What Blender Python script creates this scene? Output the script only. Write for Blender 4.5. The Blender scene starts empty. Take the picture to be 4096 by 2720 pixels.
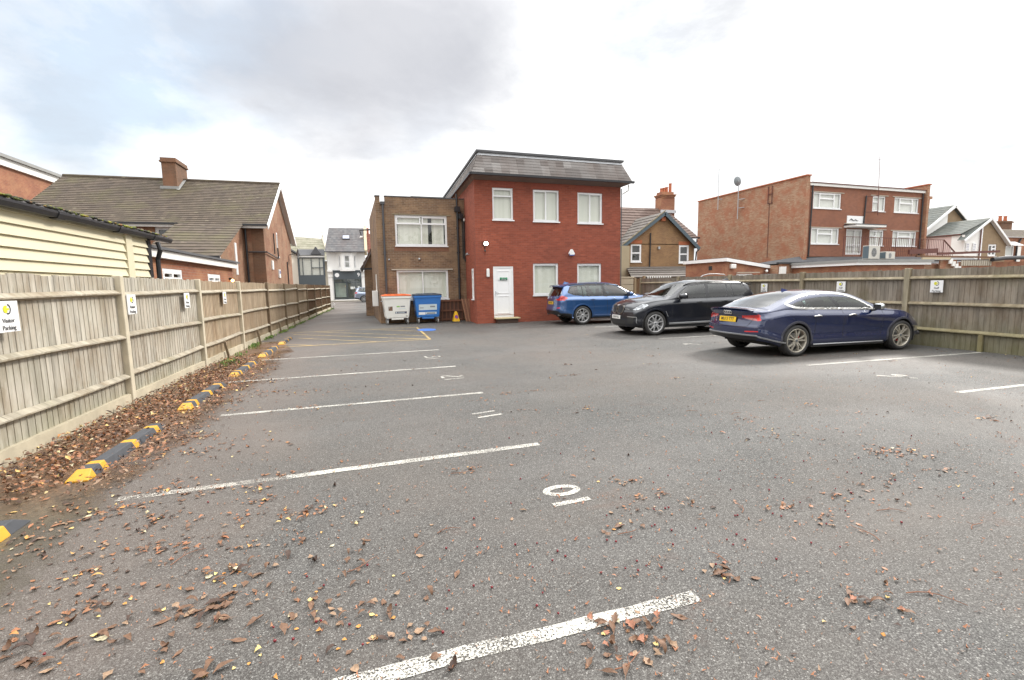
import bpy, math, random
import numpy as np
from mathutils import Vector, Matrix
from mathutils.bvhtree import BVHTree
random.seed(7); RNG = np.random.default_rng(11)
SC = bpy.context.scene
COL = SC.collection
V = Vector
R = math.radians

# ------------------------------------------------------------------ mesh builder
class MB:
    def __init__(s): s.v=[]; s.f=[]; s.r=[]; s.uvo=(0,0)
    def face(s, pts, r=0.5):
        n=len(s.v); s.v.extend(tuple(p) for p in pts); s.f.append(tuple(range(n,n+len(pts)))); s.r.append(r)
    def mesh(s, vs, fs, r=0.5):
        n=len(s.v); s.v.extend(tuple(p) for p in vs)
        for f in fs: s.f.append(tuple(i+n for i in f)); s.r.append(r)
    def box(s,x0,x1,y0,y1,z0,z1,r=0.5):
        v=[(x,y,z) for z in(z0,z1) for y in(y0,y1) for x in(x0,x1)]
        s.mesh(v,[(0,2,3,1),(4,5,7,6),(0,1,5,4),(2,6,7,3),(0,4,6,2),(1,3,7,5)],r)
    def obox(s,c,ax,ay,az,r=0.5):
        c,ax,ay,az=map(V,(c,ax,ay,az)); v=[c+ax*i+ay*j+az*k for k in(-1,1) for j in(-1,1) for i in(-1,1)]
        fs=[(0,2,3,1),(4,5,7,6),(0,1,5,4),(2,6,7,3),(0,4,6,2),(1,3,7,5)]
        if ax.cross(ay).dot(az)<0: fs=[f[::-1] for f in fs]
        s.mesh(v,fs,r)
    def beam(s,a,b,w,h,up=(0,0,1),r=0.5):
        a,b=V(a),V(b); d=b-a; L=d.length; d.normalize(); up=V(up)
        sd=d.cross(up)
        if sd.length<1e-4: sd=d.cross(V((1,0,0)))
        sd.normalize(); u=sd.cross(d)
        s.obox((a+b)/2,d*L/2,sd*w/2,u*h/2,r)
    def prism(s,prof,a,b,r=0.5):
        """prof: list of 3D offsets (ccw), swept from a to b"""
        a,b=V(a),V(b); n=len(prof); v=[a+V(p) for p in prof]+[b+V(p) for p in prof]
        fs=[(i,(i+1)%n,n+(i+1)%n,n+i) for i in range(n)]+[tuple(range(n))[::-1],tuple(range(n,2*n))]
        s.mesh(v,fs,r)
    def tube(s,pts,rad,k=8,r=0.5,caps=True):
        pts=[V(p) for p in pts]; n=len(pts); rads=rad if isinstance(rad,(list,tuple)) else [rad]*n
        vs=[]; prev=None
        for i,p in enumerate(pts):
            d=(pts[min(i+1,n-1)]-pts[max(i-1,0)]); d.normalize()
            if prev is None:
                a=V((0,0,1)) if abs(d.z)<.9 else V((1,0,0))
                u=d.cross(a).normalized()
            else:
                u=(prev-d*prev.dot(d)).normalized()
            prev=u; w=d.cross(u)
            for j in range(k):
                t=2*math.pi*j/k; vs.append(p+(u*math.cos(t)+w*math.sin(t))*rads[i])
        fs=[(i*k+j,i*k+(j+1)%k,(i+1)*k+(j+1)%k,(i+1)*k+j) for i in range(n-1) for j in range(k)]
        if caps: fs+= [tuple(range(k))[::-1], tuple(range((n-1)*k,n*k))]
        s.mesh(vs,fs,r)
    def lathe(s,prof,c=(0,0,0),axis='z',k=32,r=0.5,a0=0,a1=None):
        """prof list of (radius, height)"""
        c=V(c); vs=[]; full=a1 is None; m=k if full else k+1; a1=2*math.pi if full else a1
        for rr,h in prof:
            for j in range(m):
                t=a0+(a1-a0)*j/k; x,y=rr*math.cos(t),rr*math.sin(t)
                p={'z':(x,y,h),'y':(x,h,y),'x':(h,x,y)}[axis]; vs.append(c+V(p))
        fs=[]
        for i in range(len(prof)-1):
            for j in range(k): fs.append((i*m+j,i*m+(j+1)%m,(i+1)*m+(j+1)%m,(i+1)*m+j))
        if axis=='y': fs=[f[::-1] for f in fs]
        s.mesh(vs,fs,r)
    def sphere(s,c,rx,ry=None,rz=None,k=16,m=10,r=0.5):
        ry=ry or rx; rz=rz or rx; vs=[]
        for i in range(m+1):
            p=math.pi*i/m
            for j in range(k):
                t=2*math.pi*j/k; vs.append((c[0]+rx*math.sin(p)*math.cos(t),c[1]+ry*math.sin(p)*math.sin(t),c[2]+rz*math.cos(p)))
        fs=[(i*k+j,(i+1)*k+j,(i+1)*k+(j+1)%k,i*k+(j+1)%k) for i in range(m) for j in range(k)]
        s.mesh(vs,fs,r)
    def build(s,name,mat,parent=None,smooth=False,merge=False,bevel=0,solid=0):
        me=bpy.data.meshes.new(name); me.from_pydata([tuple(p) for p in s.v],[],s.f)
        me.validate(); me.update()
        if len(me.polygons)==len(s.f):
            uv=me.uv_layers.new(name='UVMap'); nl=len(me.loops)
            co=np.empty(len(me.vertices)*3); me.vertices.foreach_get('co',co); co=co.reshape(-1,3)
            li=np.empty(nl,dtype=np.int32); me.loops.foreach_get('vertex_index',li)
            npoly=len(me.polygons); nr=np.empty(npoly*3); me.polygons.foreach_get('normal',nr); nr=nr.reshape(-1,3)
            lt=np.empty(npoly,dtype=np.int32); me.polygons.foreach_get('loop_total',lt)
            pn=np.repeat(nr,lt,axis=0); P=co[li]
            hz=np.abs(pn[:,2])>0.999
            t=np.stack([-pn[:,1],pn[:,0],np.zeros(len(pn))],1); t[hz]=[1,0,0]
            # orient tangents consistently
            flip=(np.abs(t[:,0])>=np.abs(t[:,1]))&(t[:,0]<0)|(np.abs(t[:,0])<np.abs(t[:,1]))&(t[:,1]<0)
            t[flip]*=-1
            t/=np.linalg.norm(t,axis=1)[:,None]+1e-9; b=np.cross(pn,t); b[b[:,2]<0]*=-1; b[hz]=[0,1,0]
            uvs=np.stack([(P*t).sum(1),(P*b).sum(1)],1)
            uv.data.foreach_set('uv',uvs.astype(np.float32).ravel())
            at=me.attributes.new('rnd','FLOAT','FACE'); at.data.foreach_set('value',np.array(s.r,dtype=np.float32))
        if smooth: me.polygons.foreach_set('use_smooth',[True]*len(me.polygons))
        me.materials.append(mat)
        o=bpy.data.objects.new(name,me); COL.objects.link(o)
        if parent is not None: o.parent=parent
        if merge or bevel or solid:
            import bmesh
            bm=bmesh.new(); bm.from_mesh(me); bmesh.ops.remove_doubles(bm,verts=bm.verts,dist=1e-4); bm.to_mesh(me); bm.free()
        if bevel:
            m=o.modifiers.new('b','BEVEL'); m.width=bevel; m.segments=2; m.limit_method='ANGLE'; m.angle_limit=R(40)
        if solid:
            m=o.modifiers.new('s','SOLIDIFY'); m.thickness=solid
        return o

def tag(o,label=None,cat=None,group=None,kind=None):
    if label: o['label']=label
    if cat: o['category']=cat
    if group: o['group']=group
    if kind: o['kind']=kind
    return o
def thing(name,label,cat,loc=(0,0,0),rz=0,group=None):
    o=bpy.data.objects.new(name,None); COL.objects.link(o); o.location=loc; o.rotation_euler=(0,0,rz)
    o.empty_display_size=.2
    return tag(o,label,cat,group)
def copy_tree(o,parent=None):
    c=o.copy(); COL.objects.link(c)
    if parent is not None: c.parent=parent
    for ch in list(o.children): copy_tree(ch,c)
    return c
def text(name,body,size,mat,parent,loc,ax,ay,ext=0.002,align='CENTER',bold=0.0,sx=1.0):
    """lettering lying in plane spanned by ax (right) and ay (up)"""
    cu=bpy.data.curves.new(name,'FONT'); cu.body=body; cu.size=size; cu.align_x=align; cu.align_y='CENTER'; cu.extrude=ext; cu.offset=bold
    tmp=bpy.data.objects.new(name,cu); COL.objects.link(tmp)
    dg=bpy.context.evaluated_depsgraph_get(); me=bpy.data.meshes.new_from_object(tmp.evaluated_get(dg)); bpy.data.objects.remove(tmp); bpy.data.curves.remove(cu)
    ax,ay=V(ax).normalized(),V(ay).normalized(); az=ax.cross(ay)
    M=Matrix(((ax.x*sx,ay.x,az.x,loc[0]),(ax.y*sx,ay.y,az.y,loc[1]),(ax.z*sx,ay.z,az.z,loc[2]),(0,0,0,1)))
    me.transform(M); me.materials.clear(); me.materials.append(mat)
    o=bpy.data.objects.new(name,me); COL.objects.link(o)
    if parent is not None: o.parent=parent
    return o

# ------------------------------------------------------------------ materials
class NT:
    def __init__(s,name):
        s.m=bpy.data.materials.new(name); s.m.use_nodes=True; s.t=s.m.node_tree; s.t.nodes.clear()
        s.out=s.n('ShaderNodeOutputMaterial')
    def n(s,ty,**k):
        nd=s.t.nodes.new(ty)
        for a,b in k.items():
            if a in nd.inputs.keys() if isinstance(a,str) else False: pass
            setattr(nd,a,b)
        return nd
    def l(s,a,b): s.t.links.new(a,b)
    def setin(s,nd,**k):
        for a,b in k.items():
            i=nd.inputs[a.replace('_',' ')] if a.replace('_',' ') in nd.inputs else nd.inputs[a]
            if hasattr(b,'is_linked') or hasattr(b,'links'): s.l(b,i)
            else: i.default_value=b
        return nd
    def uv(s):
        return s.n('ShaderNodeTexCoord').outputs['UV']
    def obj(s): return s.n('ShaderNodeTexCoord').outputs['Object']
    def pos(s): return s.n('ShaderNodeNewGeometry').outputs['Position']
    def attr(s,nm='rnd'):
        a=s.n('ShaderNodeAttribute'); a.attribute_name=nm; return a.outputs['Fac']
    def map(s,vec,scale=(1,1,1),loc=(0,0,0),rot=(0,0,0)):
        m=s.n('ShaderNodeMapping'); s.l(vec,m.inputs['Vector']); m.inputs['Scale'].default_value=scale; m.inputs['Location'].default_value=loc; m.inputs['Rotation'].default_value=rot; return m.outputs['Vector']
    def noise(s,vec,scale=5,detail=3,rough=.55,dist=0):
        n=s.n('ShaderNodeTexNoise'); s.l(vec,n.inputs['Vector']); n.inputs['Scale'].default_value=scale; n.inputs['Detail'].default_value=detail; n.inputs['Roughness'].default_value=rough; n.inputs['Distortion'].default_value=dist; return n.outputs['Fac']
    def vor(s,vec,scale=5,feature='F1',out='Distance',rand=1):
        n=s.n('ShaderNodeTexVoronoi'); n.feature=feature; s.l(vec,n.inputs['Vector']); n.inputs['Scale'].default_value=scale; n.inputs['Randomness'].default_value=rand; return n.outputs[out]
    def ramp(s,fac,stops,interp='LINEAR'):
        r=s.n('ShaderNodeValToRGB'); s.l(fac,r.inputs['Fac']); r.color_ramp.interpolation=interp
        e=r.color_ramp.elements
        while len(e)>1: e.remove(e[-1])
        for i,(p,c) in enumerate(stops):
            c=(c,c,c,1) if not hasattr(c,'__len__') else (*c,1) if len(c)==3 else c
            if i==0: e[0].position=p; e[0].color=c
            else: q=e.new(p); q.color=c
        return r.outputs['Color']
    def mix(s,fac,a,b,mode='MIX'):
        m=s.n('ShaderNodeMix',data_type='RGBA',blend_type=mode)
        for i,x in ((0,fac),(6,a),(7,b)):
            if hasattr(x,'links'): s.l(x,m.inputs[i])
            elif i==0: m.inputs[0].default_value=x
            else: m.inputs[i].default_value=(*x,1) if hasattr(x,'__len__') and len(x)==3 else ((x,x,x,1) if not hasattr(x,'__len__') else x)
        return m.outputs[2]
    def math(s,op,a,b=0,c=None,clamp=False):
        m=s.n('ShaderNodeMath',operation=op); m.use_clamp=clamp
        for i,x in enumerate((a,b,c)):
            if x is None: continue
            if hasattr(x,'links'): s.l(x,m.inputs[i])
            else: m.inputs[i].default_value=x
        return m.outputs[0]
    def sep(s,vec):
        n=s.n('ShaderNodeSeparateXYZ'); s.l(vec,n.inputs[0]); return n.outputs
    def bump(s,h,st=.3,dist=.01):
        b=s.n('ShaderNodeBump'); s.l(h,b.inputs['Height']); b.inputs['Strength'].default_value=st; b.inputs['Distance'].default_value=dist; return b.outputs['Normal']
    def bsdf(s,color,rough=.6,metal=0,normal=None,spec=.5,coat=0,coatr=.05,emis=None,es=0,ior=1.5,alpha=None):
        b=s.n('ShaderNodeBsdfPrincipled')
        def st(k,x):
            i=b.inputs[k]
            if hasattr(x,'links'): s.l(x,i)
            elif k in('Base Color','Emission Color'): i.default_value=(*x,1) if len(x)==3 else x
            else: i.default_value=x
        st('Base Color',color); st('Roughness',rough); st('Metallic',metal); st('Specular IOR Level',spec); st('Coat Weight',coat); st('Coat Roughness',coatr); st('IOR',ior)
        if emis is not None: st('Emission Color',emis); st('Emission Strength',es)
        if normal is not None: s.l(normal,b.inputs['Normal'])
        if alpha is not None: st('Alpha',alpha)
        s.l(b.outputs[0],s.out.inputs[0]); return b
_mc={}
def plain(name,color,rough=.5,metal=0,spec=.5,coat=0,var=.12,scale=6,bump=0,emis=None,es=0):
    if name in _mc: return _mc[name]
    t=NT(name); n=t.noise(t.obj(),scale,4,.6)
    c=t.mix(n,[x*(1-var) for x in color],[min(1,x*(1+var)) for x in color])
    nm=t.bump(t.noise(t.obj(),scale*12,3),bump,.004) if bump else None
    t.bsdf(c,rough,metal,nm,spec,coat,emis=emis,es=es); _mc[name]=t.m; return t.m
def brick(name,c1,c2,mortar,w=.225,h=.075,var=.35,stain=(.05,.04,.03),stain_amt=.25,soft=None,bump=.5,patch=None):
    t=NT(name); uv=t.uv()
    b=t.n('ShaderNodeTexBrick'); t.l(uv,b.inputs['Vector']); b.inputs['Scale'].default_value=1
    b.inputs['Brick Width'].default_value=w; b.inputs['Row Height'].default_value=h; b.inputs['Mortar Size'].default_value=.008; b.inputs['Mortar Smooth'].default_value=.3; b.inputs['Bias'].default_value=0
    b.inputs['Color1'].default_value=(*c1,1); b.inputs['Color2'].default_value=(*c2,1); b.inputs['Mortar'].default_value=(*mortar,1)
    big=t.noise(uv,.55,4,.6); mid=t.noise(t.map(uv,(1,2.5,1)),3,3,.6)
    c=t.mix(t.math('MULTIPLY',t.ramp(mid,[(.3,0),(.75,1)]),var),b.outputs['Color'],[x*.55 for x in c1])
    if patch: c=t.mix(t.math('MULTIPLY',t.ramp(t.noise(t.map(uv,(1,1,1),(5,2,0)),1.1,5,.7),[(.45,0),(.6,1)]),.6),c,patch)
    c=t.mix(t.math('MULTIPLY',t.ramp(big,[(.45,0),(.75,1)]),stain_amt),c,stain)
    hgt=t.math('ADD',t.math('MULTIPLY',b.outputs['Fac'],-1.0),t.math('MULTIPLY',t.noise(uv,60,3),.4))
    t.bsdf(c,.85,0,t.bump(hgt,bump,.006),.3); return t.m
def tiles(name,c1,c2,w=.3,stain=(.1,.1,.07),st=.4,spots=.0):
    t=NT(name); uv=t.uv()
    cell=t.n('ShaderNodeTexWhiteNoise',noise_dimensions='3D')
    q=t.n('ShaderNodeVectorMath',operation='FLOOR'); t.l(t.map(uv,(1/w,1/.29,1)),q.inputs[0]); t.l(q.outputs[0],cell.inputs['Vector'])
    c=t.mix(cell.outputs['Value'],c1,c2)
    big=t.noise(t.map(uv,(1,.5,1)),.9,5,.65)
    c=t.mix(t.math('MULTIPLY',t.ramp(big,[(.4,0),(.7,1)]),st),c,stain)
    if spots: c=t.mix(t.math('MULTIPLY',t.ramp(t.vor(t.map(uv,(1,1.3,1)),1.1),[(.0,1),(.07,.8),(.12,0)]),spots),c,(.30,.27,.18))
    if spots: c=t.mix(t.math('MULTIPLY',t.ramp(t.noise(t.map(uv,(1,1,1),(7,7,0)),.5,6,.75),[(.5,0),(.66,.6)]),1.0),c,(.11,.10,.045))
    x=t.math('FRACT',t.math('MULTIPLY',t.sep(uv)[0],1/w)); gap=t.ramp(x,[(0,0),(.05,1),(.95,1),(1,0)])
    t.bsdf(c,.8,0,t.bump(t.math('ADD',gap,t.noise(uv,30,3)),.5,.01),.3); return t.m
def glassmat(name,tint=(.75,.8,.78),boost=1.0,rough=.0,base=.06):
    t=NT(name); tr=t.n('ShaderNodeBsdfTransparent'); tr.inputs[0].default_value=(*tint,1)
    gl=t.n('ShaderNodeBsdfGlossy'); gl.inputs['Roughness'].default_value=rough; gl.inputs[0].default_value=(1,1,1,1)
    fr=t.n('ShaderNodeFresnel'); fr.inputs['IOR'].default_value=1.5
    geo=t.n('ShaderNodeNewGeometry')
    # fresnel that works from both sides
    f=t.math('ADD',t.math('MULTIPLY',fr.outputs[0],boost),base,clamp=True)
    f=t.math('MULTIPLY',f,t.math('SUBTRACT',1,geo.outputs['Backfacing']))
    mx=t.n('ShaderNodeMixShader'); t.l(f,mx.inputs[0]); t.l(tr.outputs[0],mx.inputs[1]); t.l(gl.outputs[0],mx.inputs[2]); t.l(mx.outputs[0],t.out.inputs[0]); return t.m
def wood(name,ca,cb,green=.25,gz=(.0,.6),grain=1.0,gcol=(.10,.115,.03)):
    t=NT(name); uv=t.uv(); r=t.attr()
    c=t.mix(t.ramp(r,[(0,0),(1,1)]),ca,cb)
    seedv=t.n('ShaderNodeCombineXYZ'); t.l(t.math('MULTIPLY',r,31.7),seedv.inputs[2]); 
    ad=t.n('ShaderNodeVectorMath',operation='ADD'); t.l(t.map(uv,(26,1.6,1)),ad.inputs[0]); t.l(seedv.outputs[0],ad.inputs[1])
    g=t.noise(ad.outputs[0],1,6,.65,.6)
    c=t.mix(t.math('MULTIPLY',t.ramp(g,[(.35,0),(.60,1)]),.62*grain),c,[x*.40 for x in ca])
    c=t.mix(t.math('MULTIPLY',t.ramp(t.noise(t.map(uv,(2.2,.9,1),(3,3,0)),1.0,6,.75),[(.46,0),(.60,1)]),.75*grain),c,(ca[0]*.50,ca[1]*.43,ca[2]*.36))
    c=t.mix(t.math('MULTIPLY',t.ramp(t.noise(t.map(uv,(5,.9,1)),1.2,4,.6),[(.42,0),(.65,1)]),.4*grain),c,[min(1,x*1.35) for x in ca])
    kn=t.vor(t.map(uv,(7,1.4,1)),1.0); c=t.mix(t.ramp(kn,[(0,.8),(.05,.6),(.09,0)]),c,[x*.25 for x in ca])
    z=t.sep(t.pos())[2]
    low=t.ramp(t.math('ADD',z,t.math('MULTIPLY',t.noise(t.pos(),2.2,4),.35)),[(gz[0],1),(gz[1],0)]) if gz else 0
    gn=t.ramp(t.noise(t.pos(),1.3,5,.7),[(.5,0),(.75,.55)])
    gf=t.math('MULTIPLY',t.math('ADD',low,gn,clamp=True),green,clamp=True)
    c=t.mix(gf,c,gcol)
    t.bsdf(c,.85,0,t.bump(g,.35,.006),.25); return t.m

M={}
M['white']=plain('white_upvc',(.82,.82,.82),.35,var=.03)
M['white_paint']=plain('white_paint',(.78,.77,.74),.6,var=.06)
M['render_white']=plain('white_render',(.84,.83,.80),.85,var=.05,scale=1.2,bump=.2)
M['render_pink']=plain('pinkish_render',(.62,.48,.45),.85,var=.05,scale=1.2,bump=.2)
M['black']=plain('black_plastic',(.02,.02,.022),.35,var=.3)
M['gutter']=plain('black_gutter',(.022,.022,.025),.4,var=.4)
M['pipe']=plain('grey_pipe',(.06,.06,.065),.45,var=.2)
M['dark']=plain('dark_interior',(.03,.03,.03),.8)
M['room']=plain('room_interior',(.10,.10,.09),.9)
M['concrete']=plain('concrete',(.34,.31,.25),.9,var=.25,scale=5,bump=.4)
M['lead']=plain('lead_flashing',(.48,.49,.51),.5,var=.2,scale=3)
M['felt']=plain('roof_felt',(.09,.09,.095),.85,var=.3,scale=2)
M['greyfascia']=plain('dark_grey_cladding',(.075,.09,.10),.5,var=.06)
M['chrome']=plain('chrome',(.75,.75,.76),.12,metal=1,var=.02)
M['alloy']=plain('alloy',(.55,.55,.55),.38,metal=.55,var=.06)
M['alloy_dirty']=plain('dusty_alloy',(.42,.39,.33),.45,metal=.45,var=.12)
M['steel']=plain('galvanised_steel',(.42,.43,.44),.4,metal=.8,var=.15,scale=12)
M['rubber']=plain('tyre_rubber',(.035,.034,.033),.75,var=.25,scale=9)
M['glass']=glassmat('window_glass',(.97,.98,.96),1.0,base=.03)
M['carglass']=glassmat('car_glass',(.27,.34,.32),1.15,base=.02)
M['carglass_dark']=glassmat('tinted_car_glass',(.12,.14,.14),1.2,base=.03)
M['terracotta']=plain('terracotta',(.42,.13,.06),.8,var=.2)
M['rust']=plain('rusty_brown_steel',(.12,.04,.03),.6,var=.4,scale=4)
M['stone']=plain('stone',(.42,.38,.31),.9,var=.2,scale=3,bump=.3)
M['brick_red']=brick('vivid_red_brick',(.345,.092,.052),(.24,.062,.037),(.28,.11,.078),stain=(.15,.05,.036),stain_amt=.5,var=.5,bump=.35)
M['brick_brown']=brick('brown_stock_brick',(.235,.14,.085),(.135,.08,.05),(.30,.25,.19),stain=(.085,.06,.042),stain_amt=.5,patch=(.33,.215,.125),var=.5)
M['brick_house']=brick('tan_house_brick',(.37,.205,.125),(.29,.16,.10),(.32,.23,.16),stain=(.14,.10,.065),stain_amt=.5,patch=(.22,.085,.05))
M['brick_orange']=brick('orange_red_brick',(.34,.135,.075),(.27,.10,.06),(.30,.2,.15),stain=(.20,.11,.07),stain_amt=.4,patch=(.42,.22,.12))
M['brick_flats']=brick('mottled_flat_brick',(.34,.17,.10),(.44,.29,.19),(.38,.28,.2),stain=(.25,.135,.085),stain_amt=.5,patch=(.33,.10,.05))
M['brick_flats2']=brick('dark_red_flat_brick',(.29,.12,.075),(.22,.09,.058),(.28,.17,.12),stain=(.15,.065,.045),stain_amt=.4,patch=(.28,.12,.07))
M['brick_small']=brick('yellow_brown_brick',(.30,.175,.085),(.24,.13,.07),(.3,.22,.14),stain=(.14,.09,.05),stain_amt=.4,patch=(.36,.22,.11))
M['brick_soldier']=plain('orange_lintel_brick',(.40,.13,.06),.85,var=.25,scale=9)
M['tile_brown']=tiles('brown_roof_tiles',(.060,.045,.034),(.098,.074,.055),w=.22,stain=(.10,.082,.052),spots=.4)
M['tile_red']=tiles('red_brown_roof_tiles',(.095,.062,.052),(.14,.095,.078),stain=(.10,.07,.055))
M['slate']=tiles('grey_slates',(.10,.10,.105),(.16,.155,.155),w=.25,stain=(.12,.09,.085),st=.5)
M['slate_green']=tiles('mossy_slates',(.085,.095,.09),(.13,.14,.13),w=.3,stain=(.13,.12,.09),st=.4)
M['slate_church']=tiles('lichened_church_slates',(.28,.26,.2),(.34,.32,.25),w=.4,stain=(.17,.17,.11),st=.8)
M['panel_grey']=tiles('grey_mansard_slates',(.125,.112,.105),(.25,.235,.225),w=.36,stain=(.12,.085,.07),st=.55)
M['fence_l']=wood('weathered_fence_wood',(.49,.455,.385),(.37,.34,.28),green=.38,gz=(.05,.75))
M['fence_far']=wood('tan_fence_wood',(.46,.365,.26),(.33,.26,.18),green=.3,gz=(.05,.6))
M['fence_r']=wood('grey_green_fence_wood',(.30,.262,.215),(.205,.178,.145),green=.45,gz=(.15,.95))
M['rail_r']=wood('mossy_rail_wood',(.34,.295,.21),(.27,.23,.16),green=.6,gz=(.1,1.2),gcol=(.17,.16,.05))
M['post_far']=wood('brown_post_wood',(.25,.19,.13),(.2,.15,.1),green=.3)
M['wood_brown']=wood('brown_stained_wood',(.17,.07,.035),(.13,.055,.03),green=.1,gz=None) if False else plain('brown_stained_wood',(.16,.066,.036),.75,var=.35,scale=14,bump=.3)
M['wood_tan']=plain('tan_post_wood',(.27,.20,.12),.85,var=.3,scale=10)
M['fence_brown']=wood('brown_fence_wood',(.21,.13,.075),(.15,.09,.055),green=.4,gz=(.1,.8))
M['concrete_post']=plain('concrete_post',(.50,.445,.335),.9,var=.3,scale=4,bump=.4)
M['concrete_pale']=plain('pale_concrete_panel',(.42,.36,.26),.9,var=.35,scale=3,bump=.3)
M['rail_l']=wood('weathered_rail_wood',(.40,.36,.285),(.31,.275,.215),green=.45,gz=(.05,.6))
M['gravel_stone']=plain('stained_gravel_board',(.42,.37,.27),.9,var=.45,scale=3,bump=.5)
M['brick_redsol']=plain('red_soldier_brick',(.27,.068,.042),.85,var=.25,scale=9)
M['brick_brownsol']=plain('brown_soldier_brick',(.21,.10,.06),.85,var=.3,scale=9)
M['brick_dark']=brick('dark_brown_brick',(.20,.105,.06),(.15,.08,.05),(.2,.15,.11),stain=(.08,.06,.045),stain_amt=.5,patch=(.24,.12,.07))
M['green_sign']=plain('green_sign',(.02,.28,.12),.5); M['darkgreen_sign']=plain('dark_green_sign',(.02,.09,.06),.5)
M['soffit']=plain('brown_soffit',(.17,.115,.09),.8,var=.15)
M['wood_pale']=plain('pale_timber',(.50,.42,.24),.7,var=.15,scale=8); M['wood_dark']=plain('dark_timber',(.07,.04,.03),.8)
M['lamp_on']=plain('lit_lamp',(1,1,.95),.4,emis=(1,.98,.86),es=9); M['lamp_warm']=plain('lit_orange_lamp',(1,.6,.2),.4,emis=(1,.62,.2),es=4)
M['bluelabel']=plain('blue_label',(.04,.07,.28),.5)
M['stone_dark']=plain('weathered_stone',(.24,.20,.13),.9,var=.3); M['stone_yellow']=plain('yellow_stone',(.50,.42,.28),.9,var=.15); M['stone_yellow2']=plain('sandy_render',(.36,.30,.20),.9,var=.12,scale=2)
M['cream']=wood('cream_boards',(.62,.56,.40),(.58,.52,.37),green=0,gz=None,grain=.0) if False else plain('cream_boards',(.60,.545,.385),.6,var=.05,scale=1.5,bump=.05)
t=NT('moss'); r=t.attr(); t.bsdf(t.ramp(r,[(0,(.03,.028,.025)),(.45,(.06,.06,.035)),(.62,(.10,.12,.02)),(.8,(.22,.22,.03)),(.92,(.20,.10,.04)),(1,(.12,.11,.10))]),.95); M['moss']=t.m
M['felt_light']=plain('pale_grey_felt',(.27,.27,.26),.85,var=.2,scale=2)
M['skyglass']=plain('roof_window_glass',(.45,.48,.60),.05,var=.02)
M['display']=plain('shop_display',(.30,.36,.33),.8,var=.3,scale=2); M['shopin']=plain('shop_interior',(.10,.12,.12),.8,var=.6,scale=1.5)
M['tile_redder']=tiles('red_roof_tiles',(.22,.07,.045),(.17,.065,.045),stain=(.10,.06,.05))
M['tile_grey']=tiles('grey_brown_roof_tiles',(.115,.10,.09),(.16,.14,.125),stain=(.09,.085,.07))
M['render_cream']=plain('cream_render',(.62,.55,.46),.85,var=.05,scale=1.5)
M['blue_grey']=plain('blue_grey_paint',(.075,.105,.125),.6,var=.1)
M['slate_dish']=plain('grey_dish',(.16,.18,.19),.5,var=.1)
M['pebbledash']=plain('brown_pebbledash',(.27,.195,.12),.95,var=.25,scale=3,bump=.4)
M['cone_yellow']=plain('yellow_cone',(.72,.42,.01),.45,var=.06); M['signred']=plain('sign_red',(.55,.03,.04),.45); M['signblue']=plain('sign_blue',(.05,.09,.42),.45)
M['wood_brown_dark']=plain('dark_brown_wood',(.085,.04,.025),.8,var=.35,scale=10); M['wood_tan2']=plain('reddish_plank',(.24,.12,.065),.8,var=.3,scale=12)
M['berry']=plain('dark_red_berry',(.16,.008,.014),.3,var=.2); M['twig']=plain('reddish_twig',(.20,.085,.045),.8,var=.3)
t=NT('weed_green'); r=t.attr(); t.bsdf(t.ramp(r,[(0,(.05,.10,.015)),(.6,(.12,.21,.03)),(.9,(.20,.26,.05)),(1,(.28,.22,.08))]),.7); M['weed']=t.m

M['stone_pale']=plain('beige_casing',(.50,.48,.43),.6,var=.08)
# ------------------------------------------------------------------ camera
def cam_basis(yaw,pitch,roll):
    cy,sy,cp,sp=math.cos(yaw),math.sin(yaw),math.cos(pitch),math.sin(pitch)
    f=V((sy*cp,cy*cp,-sp)); r=V((cy,-sy,0)); u=r.cross(f); cr,sr=math.cos(roll),math.sin(roll)
    return f,r*cr+u*sr,u*cr-r*sr
CF,CR,CU=cam_basis(.28972,.11502,-.0180404)
cd=bpy.data.cameras.new('camera'); cam=bpy.data.objects.new('camera',cd); COL.objects.link(cam); SC.camera=cam
cam.matrix_world=Matrix(((CR.x,CU.x,-CF.x,0),(CR.y,CU.y,-CF.y,0),(CR.z,CU.z,-CF.z,1.6),(0,0,0,1)))
cd.sensor_width=36; cd.lens=36*1097.2/2361; cd.clip_end=2000; cd.clip_start=.05
SC.view_settings.view_transform='Standard'; SC.view_settings.look='None'; SC.view_settings.exposure=1.33; SC.view_settings.gamma=1
SC.render.resolution_x=1024; SC.render.resolution_y=680
SC.cycles.max_bounces=8; SC.cycles.transparent_max_bounces=16; SC.cycles.use_denoising=True
try: SC.cycles.sample_clamp_indirect=6
except Exception: pass
def pixdir(x,y):   # direction of a sky feature
    return (CF+CR*((x-1180.5)/1097.2)+CU*((784-y)/1097.2)).normalized()

# ------------------------------------------------------------------ sky
SUN_EL,SUN_AZ=R(38),R(62)       # azimuth from +y towards +x
w=bpy.data.worlds.new('World'); SC.world=w; w.use_nodes=True; nt=w.node_tree; nt.nodes.clear()
class WT(NT):
    def __init__(s,t): s.t=t
W=WT(nt)
out=W.n('ShaderNodeOutputWorld'); bg=W.n('ShaderNodeBackground'); W.l(bg.outputs[0],out.inputs[0])
sky=W.n('ShaderNodeTexSky'); sky.sky_type='NISHITA'; sky.sun_disc=False; sky.sun_elevation=SUN_EL; sky.sun_rotation=SUN_AZ; sky.air_density=1.2
d=W.n('ShaderNodeTexCoord').outputs['Generated']
sx,sy_,sz=W.sep(d)
zc=W.math('MAXIMUM',sz,0.0); den=W.math('ADD',zc,.28)
cv=W.n('ShaderNodeCombineXYZ'); W.l(W.math('DIVIDE',sx,den),cv.inputs[0]); W.l(W.math('DIVIDE',sy_,den),cv.inputs[1])
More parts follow.
